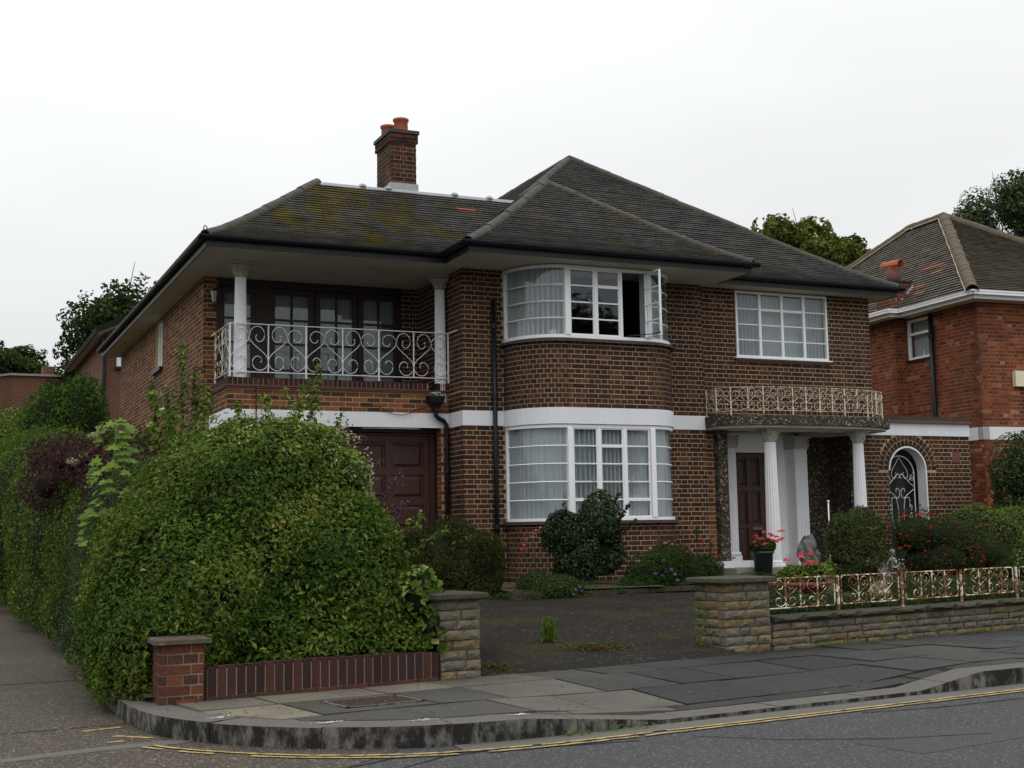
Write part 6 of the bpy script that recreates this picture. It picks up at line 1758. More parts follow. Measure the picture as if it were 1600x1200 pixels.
# ------------------------------------------------------------------ vegetation
def wob(P, f, seed):
    r = np.random.default_rng(seed); o = np.zeros(len(P))
    for k in range(5):
        d = r.normal(size=3); d /= np.linalg.norm(d); o += np.sin(P@(d*f*(1+.6*k))+r.uniform(0, 6))/(1+.5*k)
    return o/2.5
def sample_blobs(blobs, n, seed, shell=0.05, bumpy=0.07, freq=3.5, zmin=None, cut=None, inside=0.86):
    r = np.random.default_rng(seed); B = np.array(blobs, float)
    w = (B[:, 3]*B[:, 4]+B[:, 3]*B[:, 5]+B[:, 4]*B[:, 5]); w /= w.sum()
    pts = []; nrm = []; got = 0
    for it in range(12):
        m = int((n-got)*1.7)+50; k = r.choice(len(B), m, p=w)
        d = r.normal(size=(m, 3)); d /= np.linalg.norm(d, axis=1, keepdims=True)
        C = B[k, :3]; R_ = B[k, 3:6]
        base = C+d*R_
        s = 1+bumpy*wob(base, freq, seed)-np.abs(r.normal(0, shell, m))+r.normal(0, .012, m)
        P = C+d*R_*s[:, None]
        Nn = d/R_; Nn /= np.linalg.norm(Nn, axis=1, keepdims=True)
        ok = np.ones(m, bool)
        for b in range(len(B)):
            q = ((P-B[b, :3])/B[b, 3:6]); ins = (q**2).sum(1) < inside**2
            ok &= ~(ins & (k != b))
        if zmin is not None: ok &= P[:, 2] > zmin
        if cut is not None: ok &= cut(P)
        pts.append(P[ok]); nrm.append(Nn[ok]); got += ok.sum()
        if got >= n: break
    P = np.concatenate(pts)[:n]; Nn = np.concatenate(nrm)[:n]
    return P, Nn
def leaf_mesh(name, P, Nn, size, mat, seed, ratio=0.45, up=0.15, spread=0.75, parent=None, droop=0.0, along=0.0, fold=0.25, kind='stuff', clump=0.25):
    r = np.random.default_rng(seed); n = len(P)
    nn = Nn+r.normal(0, spread, (n, 3))*0.6+np.array((0, 0, up)); nn /= np.linalg.norm(nn, axis=1, keepdims=True)
    t = r.normal(size=(n, 3))+Nn*along+np.array((0, 0, -droop)); t -= nn*(t*nn).sum(1, keepdims=True)*(1-min(1, along)*.9); t /= np.linalg.norm(t, axis=1, keepdims=True)
    b = np.cross(nn, t); b /= np.maximum(np.linalg.norm(b, axis=1, keepdims=True), 1e-6)
    nn = np.cross(t, b)
    L = r.uniform(size[0], size[1], n)[:, None]; W = L*ratio*r.uniform(.8, 1.2, n)[:, None]
    base = P-t*L*.5; tip = P+t*L*.5-nn*L*.08; mid = P+t*L*.0
    l = mid+b*W*.5+nn*W*fold; rt = mid-b*W*.5+nn*W*fold
    V = np.stack([base, rt, tip, l], 1).reshape(-1, 3)
    k = np.arange(n)*4
    F = np.concatenate([np.stack([k, k+1, k+2], 1), np.stack([k, k+2, k+3], 1)])
    rv = np.clip(r.random(n)*(1-clump)+clump*(0.5+0.5*wob(P, 5.0, seed+3)), 0.0, 0.999)
    me = np_mesh(name, V, F, np.concatenate([rv, rv])); me.materials.append(mat)
    o = bpy.data.objects.new(name, me); link(o, parent)
    if kind: o['kind'] = kind
    return o
def hull(blobs, parent, scale=0.88, mat='inner', name='dark_inner_hull', zmin=None):  # adds dark solids inside the leaves to block see-through
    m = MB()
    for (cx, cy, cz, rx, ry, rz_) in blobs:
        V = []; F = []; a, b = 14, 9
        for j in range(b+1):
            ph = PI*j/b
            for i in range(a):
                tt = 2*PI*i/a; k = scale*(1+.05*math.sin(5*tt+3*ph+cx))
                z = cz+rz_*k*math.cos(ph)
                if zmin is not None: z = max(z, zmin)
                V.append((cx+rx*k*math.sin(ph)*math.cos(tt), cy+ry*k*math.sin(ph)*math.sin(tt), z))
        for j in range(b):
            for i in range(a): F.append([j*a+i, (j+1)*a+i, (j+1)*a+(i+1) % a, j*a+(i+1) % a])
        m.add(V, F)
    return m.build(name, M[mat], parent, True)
def bush(name, label, cat, blobs, n, size, mat, seed, ratio=.45, up=.15, spread=.75, zmin=None, cut=None, hullscale=.86, group=None, stems=True, extra=(), bumpy=.07, freq=3.5, shell=.05, **kw):
    c = np.mean([b[:3] for b in blobs], 0); zb = min(b[2]-b[5] for b in blobs); zb = max(zb, zmin) if zmin is not None else zb
    root = empty(name, (c[0], c[1], zb), label, cat, group)
    P, Nn = sample_blobs(blobs, n, seed, zmin=zmin, cut=cut, bumpy=bumpy, freq=freq, shell=shell)
    leaf_mesh('foliage', P, Nn, size, M[mat], seed+1, ratio, up, spread, root, **kw)
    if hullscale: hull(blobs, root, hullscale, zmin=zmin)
    return root
def flowers(root, pts, mat, seed, rad=.035, petals=14, size=(.02, .035), name='flower'):
    for i, p in enumerate(pts):
        r = np.random.default_rng(seed+i)
        d = r.normal(size=(petals, 3)); d /= np.linalg.norm(d, axis=1, keepdims=True); d[:, 2] = np.abs(d[:, 2])*.7+.05
        leaf_mesh(name, np.array(p)+d*rad*.75, d, size, M[mat], seed*3+i, .8, 0, .3, root, kind=None)
def stems(root, paths, r=.005, mat='stem_green', name='stem'):
    for p in paths: m = MB(); m.tube(p, r, 5); m.build(name, M[mat], root, True)

# the big corner hedge
HB = [(2.58, 11.95, -.36, 1.28, 1.55, 1.36), (3.10, 11.70, -.66, 1.04, 1.40, 1.18), (1.98, 11.40, -.74, .83, 1.25, 1.14), (2.75, 11.25, -1.0, 1.38, 1.12, .80), (1.75, 10.85, -.95, .56, .75, .72), (3.6, 11.0, -1.15, .62, .78, .55)]
def hcut(P): return (P[:, 1] > 10.06+.16*np.clip(P[:, 0]-1.9, 0, 9)) | (P[:, 2] > -.93) & (P[:, 1] > 9.93+.16*np.clip(P[:, 0]-1.9, 0, 9))
def hcut2(P): return hcut(P) & ~((P[:, 0] > 1.53) & (P[:, 0] < 1.94) & (P[:, 1] < 10.215) & (P[:, 2] < -.69))
hedge = bush('privet_hedge', 'huge rounded green hedge bulging over the low brick wall at the corner', 'hedge', HB, 78000, (.026, .064), 'lf_hedge', 31, ratio=.46, up=.25, spread=.8, zmin=-1.24, cut=hcut2, bumpy=.085, freq=5.5, hullscale=.80, shell=.075, clump=.5)
P, Nn = sample_blobs(HB, 5200, 77, zmin=-1.1, cut=hcut2, shell=.0, bumpy=.085, freq=5.5)
k_ = wob(P, 3.2, 5) > .05; P = P[k_]; Nn = Nn[k_]
leaf_mesh('young_shoots', P+Nn*np.random.default_rng(1).uniform(.0, .09, (len(P), 1)), Nn, (.04, .075), M['lf_light'], 78, .4, .3, .9, hedge, along=.5)
pq = np.random.default_rng(4); Pp = np.stack([pq.uniform(1.42, 2.05, 2600), pq.uniform(10.215, 10.32, 2600), pq.uniform(-1.2, -.55, 2600)], 1)
leaf_mesh('foliage', Pp, np.tile((0, -1., .2), (2600, 1)), (.03, .052), M['lf_hedge'], 79, .46, .2, .8, hedge)
# light climber over its crown
CB = [(2.75, 11.8, .60, .66, .75, .50), (3.22, 11.75, .46, .56, .7, .56), (2.40, 11.95, .56, .48, .75, .42), (3.50, 11.8, .02, .38, .65, .62)]
climb = bush('clematis_climber', 'pale green climber with fluffy cream seed heads on top of the big hedge', 'climbing plant', CB, 24000, (.035, .07), 'lf_light', 41, ratio=.5, up=.3, spread=.9, bumpy=.14, freq=6, hullscale=.78, shell=.09)
P, Nn = sample_blobs(CB, 3600, 43, shell=.02, bumpy=.16, freq=6)
P = P[wob(P, 4, 9) > .12]; Nn = Nn[:len(P)]
leaf_mesh('seed_heads', P+np.array((0, -.02, .02)), Nn, (.018, .035), M['fl_cream'], 44, .8, .3, .9, climb)
def shoot(root, base, tip, n, size, mat, seed, bend=.1, r=.006, wd=.06, sm='stem_green', ratio=.5):
    b = np.array(base, float); t = np.array(tip, float); rr = np.random.default_rng(seed)
    mid = (b+t)/2+rr.normal(0, bend, 3); s = np.linspace(0, 1, 9)[:, None]
    path = (1-s)**2*b+2*s*(1-s)*mid+s**2*t
    m = MB(); m.tube(path, np.linspace(r, r*.4, 9), 5); m.build('stem', M[sm], root, True)
    k = rr.random(n)**.8; q = np.stack([np.interp(k, s[:, 0], path[:, i]) for i in range(3)], 1)
    d = rr.normal(size=(n, 3)); d /= np.linalg.norm(d, axis=1, keepdims=True)
    leaf_mesh('leaves', q+d*wd*rr.random((n, 1)), d, size, M[mat], seed+1, ratio, .5, .6, root)
def sprays(name, label, cat, specs, mat, seed, size, sm='stem_green', group=None, **kw):
    b0 = specs[0][0]; root = empty(name, b0, label, cat, group)
    for i, (b, t, n) in enumerate(specs): shoot(root, b, t, n, size, mat, seed+i*7, sm=sm, **kw)
    return root
sprays('balcony_climber', 'thin leafy shoots rising from the hedge in front of the balcony railing', 'climbing plant',
       [((3.3, 12.7, .7), (3.30, 13.1, 1.52), 130), ((3.45, 12.7, .6), (3.64, 13.0, 1.78), 150), ((3.5, 12.7, .6), (3.52, 13.0, 1.6), 130), ((3.3, 12.6, .6), (3.42, 12.9, 1.45), 130), ((3.6, 12.6, .4), (3.85, 12.9, 1.25), 110), ((3.1, 12.6, .7), (3.05, 12.9, 1.45), 120), ((2.9, 12.7, .8), (2.8, 13, 1.35), 120)], 'lf_light', 201, (.045, .08), bend=.08, wd=.09)
sprays('corner_climber', 'narrow upright climber against the near corner of the left flank', 'climbing plant',
       [((3.0, 17.0, .6), (2.98, 17.3, 2.55), 330), ((3.1, 17.0, .6), (3.16, 17.3, 2.2), 380), ((3.2, 17, .6), (3.32, 17.2, 1.95), 330), ((2.9, 17, .6), (2.8, 17.2, 1.9), 260)], 'lf_light', 251, (.05, .09), bend=.05, wd=.15)
sprays('flank_sapling', 'tall leafy sapling in front of the left flank wall', 'sapling',
       [((2.35, 15, -.3), (2.32, 15.2, 1.75), 230), ((2.45, 15, -.1), (2.50, 15.2, 1.45), 200), ((2.3, 15, -.1), (2.2, 15.2, 1.2), 190)], 'lf_light', 271, (.07, .11), bend=.05, wd=.15, ratio=.65)
# sycamore sapling with broad lobed leaves
syc = empty('sycamore_sapling', (1.85, 13.5, -.5), 'bright green sycamore sapling with broad lobed leaves above the side hedge', 'sapling')
sr_ = np.random.default_rng(5)
def lobed(parent, c, n, s, mat, flip=1):
    n = n/np.linalg.norm(n); a = np.cross(n, (0, 0, 1)); a /= np.linalg.norm(a)+1e-9; b = np.cross(n, a)*-1
    ang = [-90, -50, -25, -5, 20, 45, 62, 90, 118, 135, 160, 185, 205, 230]; rad = [.12, .5, .55, 1, .55, .95, .6, 1.15, .6, .95, .55, 1, .55, .5]
    pts = [np.array(c)]+[np.array(c)+(a*math.cos(math.radians(t))+b*math.sin(math.radians(t)))*r*s-n*(r*s*.15) for t, r in zip(ang, rad)]
    m = MB(); m.add(pts, [[0, i, i+1] for i in range(1, len(ang))]+[[0, len(ang), 1]], sr_.random()); m.build('leaf', mat, parent)
for i in range(170):
    u_ = sr_.random(); z = -.05+u_*1.15; rr_ = .34*(1-.65*u_)+.05
    a = sr_.uniform(0, 2*PI); c = (1.56+rr_*math.cos(a)*.8, 12.5+rr_*math.sin(a), z)
    nn_ = np.array((math.cos(a)*.6, math.sin(a)*.6-.25, .75))+sr_.normal(0, .2, 3)
    lobed(syc, c, nn_, sr_.uniform(.05, .085), M['lf_syc'])
stems(syc, [[(1.6, 12.5, -.3), (1.55, 12.5, .5), (1.58, 12.52, 1.08)]], .012)
# side hedges along the side road
side_specs = [
 ('side_hedge', 'blue-green clipped hedge along the side road next to the big corner hedge', [(2.05, 13.4, -.35, .76, 1.15, 1.12), (2.10, 14.8, -.30, .74, 1.05, 1.15), (1.9, 13.9, -.9, .66, 1.6, .6)], 32000, 'lf_bluehedge', 51, (.026, .045)),
 ('side_hedge', 'green hedge with reddish tinge midway along the side road', [(2.15, 16.4, -.2, .78, 1.3, 1.20), (2.2, 18.3, -.1, .80, 1.3, 1.30), (2.0, 17.3, -.9, .68, 2.2, .6)], 30000, 'lf_hedge', 52, (.032, .055)),
 ('side_hedge', 'tall olive hedge at the far left along the side road', [(2.15, 20.8, .0, .9, 1.6, 1.55), (2.15, 23.6, .2, 1.0, 1.7, 1.75), (2.0, 26.6, .35, 1.1, 1.8, 1.9), (2.0, 22, -.9, .8, 4, .6), (1.9, 30, .4, 1.1, 2.2, 2.0)], 42000, 'lf_light', 53, (.05, .08)),
]
for nm, lab, bl, n, mt, sd, sz in side_specs: bush(nm, lab, 'hedge', bl, n, sz, mt, sd, zmin=-1.2, bumpy=.08, freq=4, group='hedges along the side road', hullscale=.82, spread=.85)
PB = [(1.98, 15.2, .74, .55, 1.0, .34), (2.3, 15.6, .80, .62, 1.0, .36), (2.35, 17.3, .98, .66, 1.1, .38), (2.7, 19, 1.2, .7, 1.0, .4), (1.82, 14.7, .25, .35, .5, .5), (3.0, 16.4, .6, .45, .8, .6), (1.80, 17.6, 1.02, .50, 1.1, .32), (1.72, 19.6, 1.18, .5, 1.1, .34), (1.45, 18.6, .75, .34, 1.0, .42)]
bush('purple_shrub', 'dark purple-leaved shrub spreading over the top of the side hedge', 'shrub', PB, 19000, (.035, .06), 'lf_purple', 61, bumpy=.16, freq=5, shell=.18, hullscale=.45)
bush('green_shrub', 'mid green shrub filling the gap between the side hedge and the flank wall', 'shrub', [(2.9, 14.2, -.05, .8, 1.2, 1.0), (3.2, 16.5, .1, .6, 1.6, .95), (3.2, 13.3, -.3, .7, .8, 1.0)], 12000, (.04, .065), 'lf_hedge', 66, bumpy=.12, freq=5, shell=.1, hullscale=.8)
hyd = empty('hydrangea', (1.85, 17, 0), 'cream flower heads poking out of the purple shrub on the side hedge', 'flowers')
for i, p in enumerate([(2.0, 17.3, 1.42), (1.86, 17.0, 1.30), (1.78, 17.1, 1.06), (1.62, 17.0, 0.98)]):
    P = np.random.default_rng(i).normal(size=(170, 3)); P /= np.linalg.norm(P, axis=1, keepdims=True)
    leaf_mesh('flower_head', np.array(p)+P*np.random.default_rng(i+9).uniform(.02, .075, (170, 1))*np.array((1.2, 1, .7)), P, (.02, .035), M['fl_cream'], 300+i, .8, .2, .4, hyd, kind=None)
stems(hyd, [[(1.85, 17.1, .1), (1.84, 17.1, .7), (1.86, 17.1, 1.1)]])
bush('lane_shrub', 'yellow-green shrubs at the far left edge hiding the foot of the low brick building', 'shrub', [(1.2, 34, 2.0, 1.2, 1.5, 1.25), (.6, 33, 1.3, 1.0, 1.3, 1.3), (2.2, 36, 2.2, 1.3, 1.3, 1.4)], 16000, (.08, .15), 'lf_light', 73, bumpy=.2, freq=2.5, shell=.2, hullscale=.6)
bush('conifer_bush', 'bright green feathery conifer behind the side hedge beside the far brick house', 'conifer', [(2.35, 32, 1.2, 1.1, 1.3, 1.3), (1.75, 31, .9, 1.0, 1.2, 1.2), (2.75, 32.6, 2.1, 1.0, 1.3, 1.6), (3.25, 32.2, 2.45, .66, 1.1, 1.45), (3.4, 31.8, 1.0, .75, 1.2, 1.4), (1.9, 31.6, .9, .8, 1.2, 1.1), (2.9, 32, .6, 1.2, 1.2, 1.2)], 26000, (.07, .14), 'lf_conifer', 71, ratio=.3, bumpy=.13, freq=4, shell=.08, up=.5, along=.8)
# purple prunus sprays and saplings right of the hedge
sprays('purple_prunus', 'sparse dark purple branches sticking out beside the garage door', 'shrub',
       [((3.7, 12.9, -.2), (4.15, 12.6, .75), 260), ((3.8, 12.9, -.2), (4.45, 12.7, .62), 260), ((3.8, 12.9, -.3), (4.5, 12.7, .35), 260), ((3.8, 12.9, -.3), (4.3, 12.7, .12), 220), ((3.55, 12.7, .6), (3.95, 12.5, 1.0), 120), ((3.5, 12.6, .8), (3.8, 12.5, 1.12), 110)], 'lf_prunus', 331, (.03, .05), sm='bark', bend=.1, wd=.10)
sprays('leafy_sapling', 'thin green sapling leaning against the garage door above the small bush', 'sapling',
       [((4.1, 12.2, -.8), (4.35, 12.2, .15), 200), ((4.1, 12.2, -.8), (4.5, 12.2, .22), 150), ((4.15, 12.2, -.8), (4.2, 12.1, -.05), 200), ((4.0, 12.2, -.8), (4.05, 12.1, .25), 200)], 'lf_light', 361, (.04, .065), wd=.09)
bush('cotoneaster_bush', 'dark dome-shaped bush with reddish tips behind the left stone pillar', 'bush', [(4.42, 11.45, -.40, .50, .45, .48), (4.15, 11.5, -.40, .36, .4, .36), (4.72, 11.5, -.42, .30, .4, .34)], 17000, (.03, .065), 'lf_coton', 81, ratio=.22, zmin=-.56, bumpy=.3, freq=7, along=.6, shell=.07)
sprays('bramble', 'yellow-green bramble shoots over the dark bush and its red leaves', 'shrub', [((3.95, 11.3, -.3), (4.35, 11.2, .03), 70), ((3.95, 11.3, -.3), (4.6, 11.2, .0), 60), ((3.9, 11.1, -.5), (3.85, 10.9, -.15), 60)], 'lf_syc', 391, (.035, .06), wd=.05)
bush('ivy_shoots', 'broad-leaved shoots between the big hedge and the left stone pillar', 'climbing plant', [(3.92, 10.45, -.85, .20, .25, .33), (3.85, 10.6, -.55, .2, .3, .3)], 420, (.06, .10), 'lf_light', 85, ratio=.8, hullscale=.7, zmin=-.97)

# bed in front of the bay
bush('camellia', 'dark glossy two-lobed bush in front of the ground floor bay window', 'bush', [(8.92, 16.85, .08, .36, .34, .42), (8.35, 16.85, -.04, .36, .34, .36), (8.62, 16.85, -.28, .46, .36, .36), (8.9, 16.9, -.3, .40, .3, .3), (8.55, 16.9, -.55, .30, .26, .28)], 10500, (.045, .08), 'lf_dark', 91, ratio=.5, up=.3, bumpy=.34, freq=6, shell=.20, hullscale=.55)
cam_r = bpy.data.objects['camellia']
for i, (a, b) in enumerate((((8.3, 16.7, .1), (8.22, 16.6, .40)), ((8.5, 16.7, .1), (8.56, 16.6, .36)), ((8.9, 16.7, .3), (8.82, 16.6, .60)), ((9.05, 16.7, .3), (9.12, 16.6, .55)), ((9.2, 16.7, .0), (9.38, 16.6, .16)), ((8.1, 16.7, -.1), (7.93, 16.6, .08)), ((9.2, 16.7, .2), (9.30, 16.6, .38)))): shoot(cam_r, a, b, 34, (.05, .09), 'lf_dark', 1201+i, .03, .005, .03)
def flower_bush(name, label, cat, blobs, n, size, mat, fl, seed, zmin=-.9, **kw):
    r_ = bush(name, label, cat, blobs, n, size, mat, seed, zmin=zmin, **kw)
    for i, (pts, fm, rad) in enumerate(fl): flowers(r_, pts, fm, seed*5+i*40, rad)
    return r_
flower_bush('blue_geranium', 'low spreading plant with small violet flowers under the left of the bay', 'flowering plant', [(7.70, 15.80, -.76, .40, .28, .22), (7.5, 16.0, -.72, .3, .25, .20)], 6200, (.02, .04), 'lf_low',
            [([(7.5, 15.62, -.70), (7.62, 15.55, -.72), (7.85, 15.55, -.76), (7.92, 15.55, -.72), (7.8, 15.52, -.82), (7.95, 15.58, -.78)], 'fl_blue', .018)], 95, up=.5)
pr = empty('pink_rose', (7.95, 16.9, -.75), 'thin rose with pale pink blooms left of the dark glossy bush', 'rose bush')
pp = [(7.62, 16.75, -.22), (7.66, 16.75, -.17), (7.72, 16.8, -.10), (7.84, 16.8, -.02), (7.88, 16.8, .03), (7.95, 16.8, .07), (7.82, 16.8, -.06), (8.08, 16.8, .05), (8.03, 16.8, .02)]
flowers(pr, pp[:4], 'fl_pink', 501, .03); flowers(pr, pp[4:], 'fl_palepink', 541, .028)
for i, p in enumerate(pp[::2]): shoot(pr, (7.95, 16.95, -.8), p, 26, (.02, .035), 'lf_low', 561+i, .04, .004, .04)
flower_bush('rose_bush', 'leafy bush with pink roses and violet bellflowers at the right end of the bay', 'rose bush', [(9.35, 16.25, -.62, .40, .32, .32), (9.70, 16.35, -.50, .42, .32, .36), (10.05, 16.45, -.58, .32, .28, .28), (9.1, 16.15, -.76, .32, .28, .2)], 12000, (.025, .045), 'lf_low',
            [([(9.62, 16.2, -.18), (9.68, 16.2, -.16), (9.74, 16.2, -.20), (10.0, 16.3, -.30), (10.06, 16.3, -.32), (10.12, 16.3, -.30), (9.32, 16.1, -.25)], 'fl_palepink', .032), ([(9.05, 15.98, -.42), (9.30, 15.95, -.60), (9.42, 15.95, -.63), (9.62, 15.95, -.62), (9.66, 15.95, -.70), (9.58, 15.98, -.55), (9.48, 16.0, -.42)], 'fl_blue', .028)], 97, up=.4, bumpy=.3, freq=7, shell=.22, hullscale=.6)
flower_bush('red_rose', 'dark red roses on leafy stems beside the pebbledash post', 'rose bush', [(10.75, 17.0, -.60, .30, .24, .22), (10.45, 16.9, -.65, .26, .22, .18)], 3600, (.03, .05), 'lf_low',
            [([(10.36, 16.8, -.24), (10.62, 16.8, -.20), (10.66, 16.8, -.26), (10.58, 16.82, -.12), (10.98, 16.9, -.40), (11.28, 16.95, -.44)], 'fl_red', .032)], 99, up=.5, bumpy=.18, freq=8, shell=.12)
for i, (b, t) in enumerate((((10.6, 17, -.6), (10.58, 16.9, .0)), ((10.4, 17, -.6), (10.36, 16.9, -.15)), ((10.8, 17, -.6), (10.8, 16.9, -.08)))):
    sprays('gladiolus', ('tallest slim stem in the middle of the red roses', 'slim stem at the left side of the red roses', 'slim stem at the right of the red roses nearest the pebbledash post')[i], 'flowering plant', [(b, t, 20)], 'lf_low', 601+i*9, (.05, .09), group='slim stems among the red roses', wd=.02)
bush('bed_weeds', 'low weeds and creeping plants along the stone edging of the flower bed', 'ground cover', [(x, 16.1+.09*(x-8), -.80, .42, .42, .11+.05*math.sin(x*4)) for x in np.arange(7.2, 12.4, .45)], 13000, (.02, .04), 'lf_low', 101, hullscale=None, up=.8, bumpy=.2, zmin=-.86)
tag(bpy.data.objects[[o.name for o in bpy.data.objects if o.name.startswith('bed_weeds')][0]], kind='stuff')

# planters
def planter(x, y, z0, h, r0, r1, mat, name, label):
    m = MB(); m.lathe([(r0, 0), (r1*.97, h-.05), (r1*1.05, h-.045), (r1*1.06, h), (r1*.93, h), (r1*.9, h-.04)], (x, y, z0), 28)
    root = empty(name, (x, y, z0), label, 'planter'); m.build('pot', M[mat], root, True)
    s = MB(); s.lathe([(r1*.92, h-.045), (r1*.92, h-.04)], (x, y, z0), 20); s.build('compost', M['soil'], root); return root
planter(12.20, 17.50, -.95, .60, .115, .165, 'pot_green', 'tall_planter', 'tall dark green tapered planter holding pink geraniums by the porch')
g1 = bush('pink_geranium', 'bright pink geranium in the tall dark green planter by the porch', 'flowering plant', [(12.2, 17.5, -.27, .21, .2, .13)], 1500, (.03, .055), 'lf_low', 111, ratio=.8, up=.5)
gr_ = np.random.default_rng(8); fp_ = []
for (x, z) in ((11.98, -.16), (12.02, -.12), (12.07, -.16), (11.96, -.22), (12.02, -.27), (12.0, -.19), (12.14, -.24), (12.27, -.12), (12.2, -.09), (12.13, -.06), (12.28, -.19), (12.33, -.22), (12.40, -.05), (12.45, -.05), (12.40, -.14), (12.46, -.17), (12.38, -.19), (12.10, -.25), (12.22, -.17)): fp_.append((x, 17.32+gr_.uniform(-.05, .1), z))
flowers(g1, fp_, 'fl_pink', 711, .050, 30)
planter(9.22, 12.55, -.88, .27, .24, .36, 'bowl_red', 'bowl_planter', 'wide red-brown bowl behind the rusty railing')
g2 = bush('coral_geranium', 'coral pink geranium in the wide bowl behind the rusty railing', 'flowering plant', [(9.12, 12.5, -.56, .20, .18, .14), (9.40, 12.5, -.52, .18, .16, .14)], 1900, (.03, .05), 'lf_light', 121, ratio=.7, up=.5)
flowers(g2, [(8.95, 12.38, -.37), (9.15, 12.38, -.31), (9.14, 12.36, -.34), (9.29, 12.38, -.30), (9.25, 12.34, -.40), (9.30, 12.34, -.41), (9.20, 12.34, -.41)], 'fl_pink', 731, .052, 32)
stems(g2, [[(9.15, 12.5, -.6), (9.05, 12.4, -.5), (8.95, 12.38, -.38)], [(9.2, 12.5, -.6), (9.17, 12.4, -.45), (9.15, 12.38, -.33)]], .003)
sprays('variegated_plant', 'yellow-green variegated plant right of the coral geranium', 'plant', [((9.6, 12.8, -.85), (9.55, 12.7, -.38), 90), ((9.65, 12.8, -.85), (9.75, 12.7, -.40), 90), ((9.6, 12.8, -.85), (9.85, 12.7, -.48), 90), ((9.55, 12.8, -.85), (9.4, 12.7, -.5), 80)], 'lf_syc', 741, (.05, .09), wd=.08, ratio=.3)
bush('rosemary_shrub', 'feathery upright grey-green shrub in front of the porch', 'shrub', [(11.2, 14, -.25, .38, .36, .40), (11.0, 14, -.08, .20, .24, .26), (11.35, 14, -.02, .24, .26, .24), (11.2, 14, -.55, .34, .3, .3)], 13000, (.05, .10), 'lf_rosemary', 131, ratio=.20, along=1.4, up=.6, spread=.3, bumpy=.34, freq=8, shell=.2, hullscale=.58)
ros = bpy.data.objects['rosemary_shrub']
for i in range(16): q = np.random.default_rng(i); x = 11.15+q.uniform(-.32, .32); shoot(ros, (x, 13.9, -.2), (x+q.uniform(-.15, .15), 13.75, .10+q.uniform(0, .22)-abs(x-11.15)*.5), 60, (.05, .09), 'lf_rosemary', 1301+i*3, .03, .004, .03, ratio=.15)
fu = flower_bush('fuchsia_bush', 'dark green bush dotted with small red flowers in front of the arched gate', 'flowering plant', [(11.95, 13.6, -.12, .52, .45, .38), (12.6, 13.7, -.20, .60, .45, .38), (12.2, 13.6, -.45, .75, .5, .35), (13.1, 13.7, -.4, .45, .4, .3)], 16000, (.022, .038), 'lf_fuchsia', [], 141, zmin=-.95, bumpy=.3, freq=6, shell=.18, hullscale=.62)
r_ = np.random.default_rng(17); P, Nn = sample_blobs([(11.95, 13.6, -.12, .54, .47, .40), (12.6, 13.7, -.20, .62, .47, .40), (12.2, 13.6, -.45, .77, .52, .37)], 200, 19, shell=0)
P = P[P[:, 1] < 13.6][:44]; flowers(fu, [tuple(p) for p in P]+[(11.42, 13.3, .12), (11.48, 13.3, .14), (11.55, 13.3, .13), (11.4, 13.3, -.1), (11.5, 13.3, -.12), (11.45, 13.3, -.25), (11.38, 13.3, -.27), (11.52, 13.3, -.26)], 'fl_red', 801, .022, 9, (.02, .03))
bush('box_hedge', 'clipped yellow-green hedge at the right edge behind the garden wall', 'hedge', [(14.3, 15.0, -.20, .75, .5, .50), (15.3, 15.2, -.22, .8, .5, .52), (14.8, 15.0, -.6, 1.2, .6, .4), (16.3, 15.4, -.2, .8, .5, .5)], 15000, (.03, .05), 'lf_light', 151, zmin=-.95, bumpy=.07, freq=5)
bush('laurel_shrub', 'tall dark blue-green shrub at the right edge in front of the neighbour\'s wall', 'shrub', [(17.5, 17.1, .85, .72, .6, .72), (17.9, 17.2, .3, .95, .7, .9), (17.4, 17.0, .1, .6, .6, .7)], 10500, (.06, .10), 'lf_bluehedge', 161, bumpy=.2, freq=5, shell=.2, ratio=.4, hullscale=.6)
sprays('purple_maple', 'few reddish leafy twigs in front of the alarm box at the right edge', 'sapling', [((17.9, 17.1, 1.2), (17.95, 16.9, 2.9), 60), ((18.0, 17.1, 1.2), (18.2, 16.9, 2.5), 60)], 'lf_bluehedge', 771, (.05, .08), wd=.12)
gc = bush('wall_top_plants', 'low green plants growing behind the rusty railing', 'ground cover', [(x, 11.45+.19*(x-7.9), -.86, .42, .24, .14+.04*math.sin(x*3)) for x in np.arange(7.95, 13.6, .5)]+[(8.3, 11.9, -.80, .5, .3, .22), (10.4, 12.2, -.82, .7, .3, .22), (11.6, 12.5, -.8, .8, .4, .22)], 22000, (.02, .04), 'lf_low', 171, hullscale=.8, up=.6, bumpy=.2, zmin=-.98)
gc['kind'] = 'stuff'
# rock, white figure, pole
def rock(x, y, z, rx, ry, rz_, seed, mat, label, nm='garden_rock'):
    V = []; F = []; a, b = 12, 8; r = np.random.default_rng(seed)
    for j in range(b+1):
        for i in range(a):
            ph, tt = PI*j/b, 2*PI*i/a; d = np.array((math.sin(ph)*math.cos(tt), math.sin(ph)*math.sin(tt), math.cos(ph)))
            k = 1+.16*math.sin(d@np.array((3, 5, 2))*2+seed)+.12*math.sin(d@np.array((7, -4, 6))+1); k *= 1+r.uniform(-.05, .05)
            V.append((x+rx*k*d[0], y+ry*k*d[1], z+rz_*k*d[2]))
    for j in range(b):
        for i in range(a): F.append([j*a+i, (j+1)*a+i, (j+1)*a+(i+1) % a, j*a+(i+1) % a])
    m = MB(); m.add(V, F); return tag(m.build(nm, M[mat], None, False), label, 'rock')
rock(12.42, 16.6, -.40, .13, .2, .27, 2, 'rock', 'pale upright rock in the shade of the porch behind the feathery shrub')
rock(9.95, 12.0, -.80, .16, .10, .17, 5, 'stone', 'small grey-brown rock leaning behind the rusty railing')
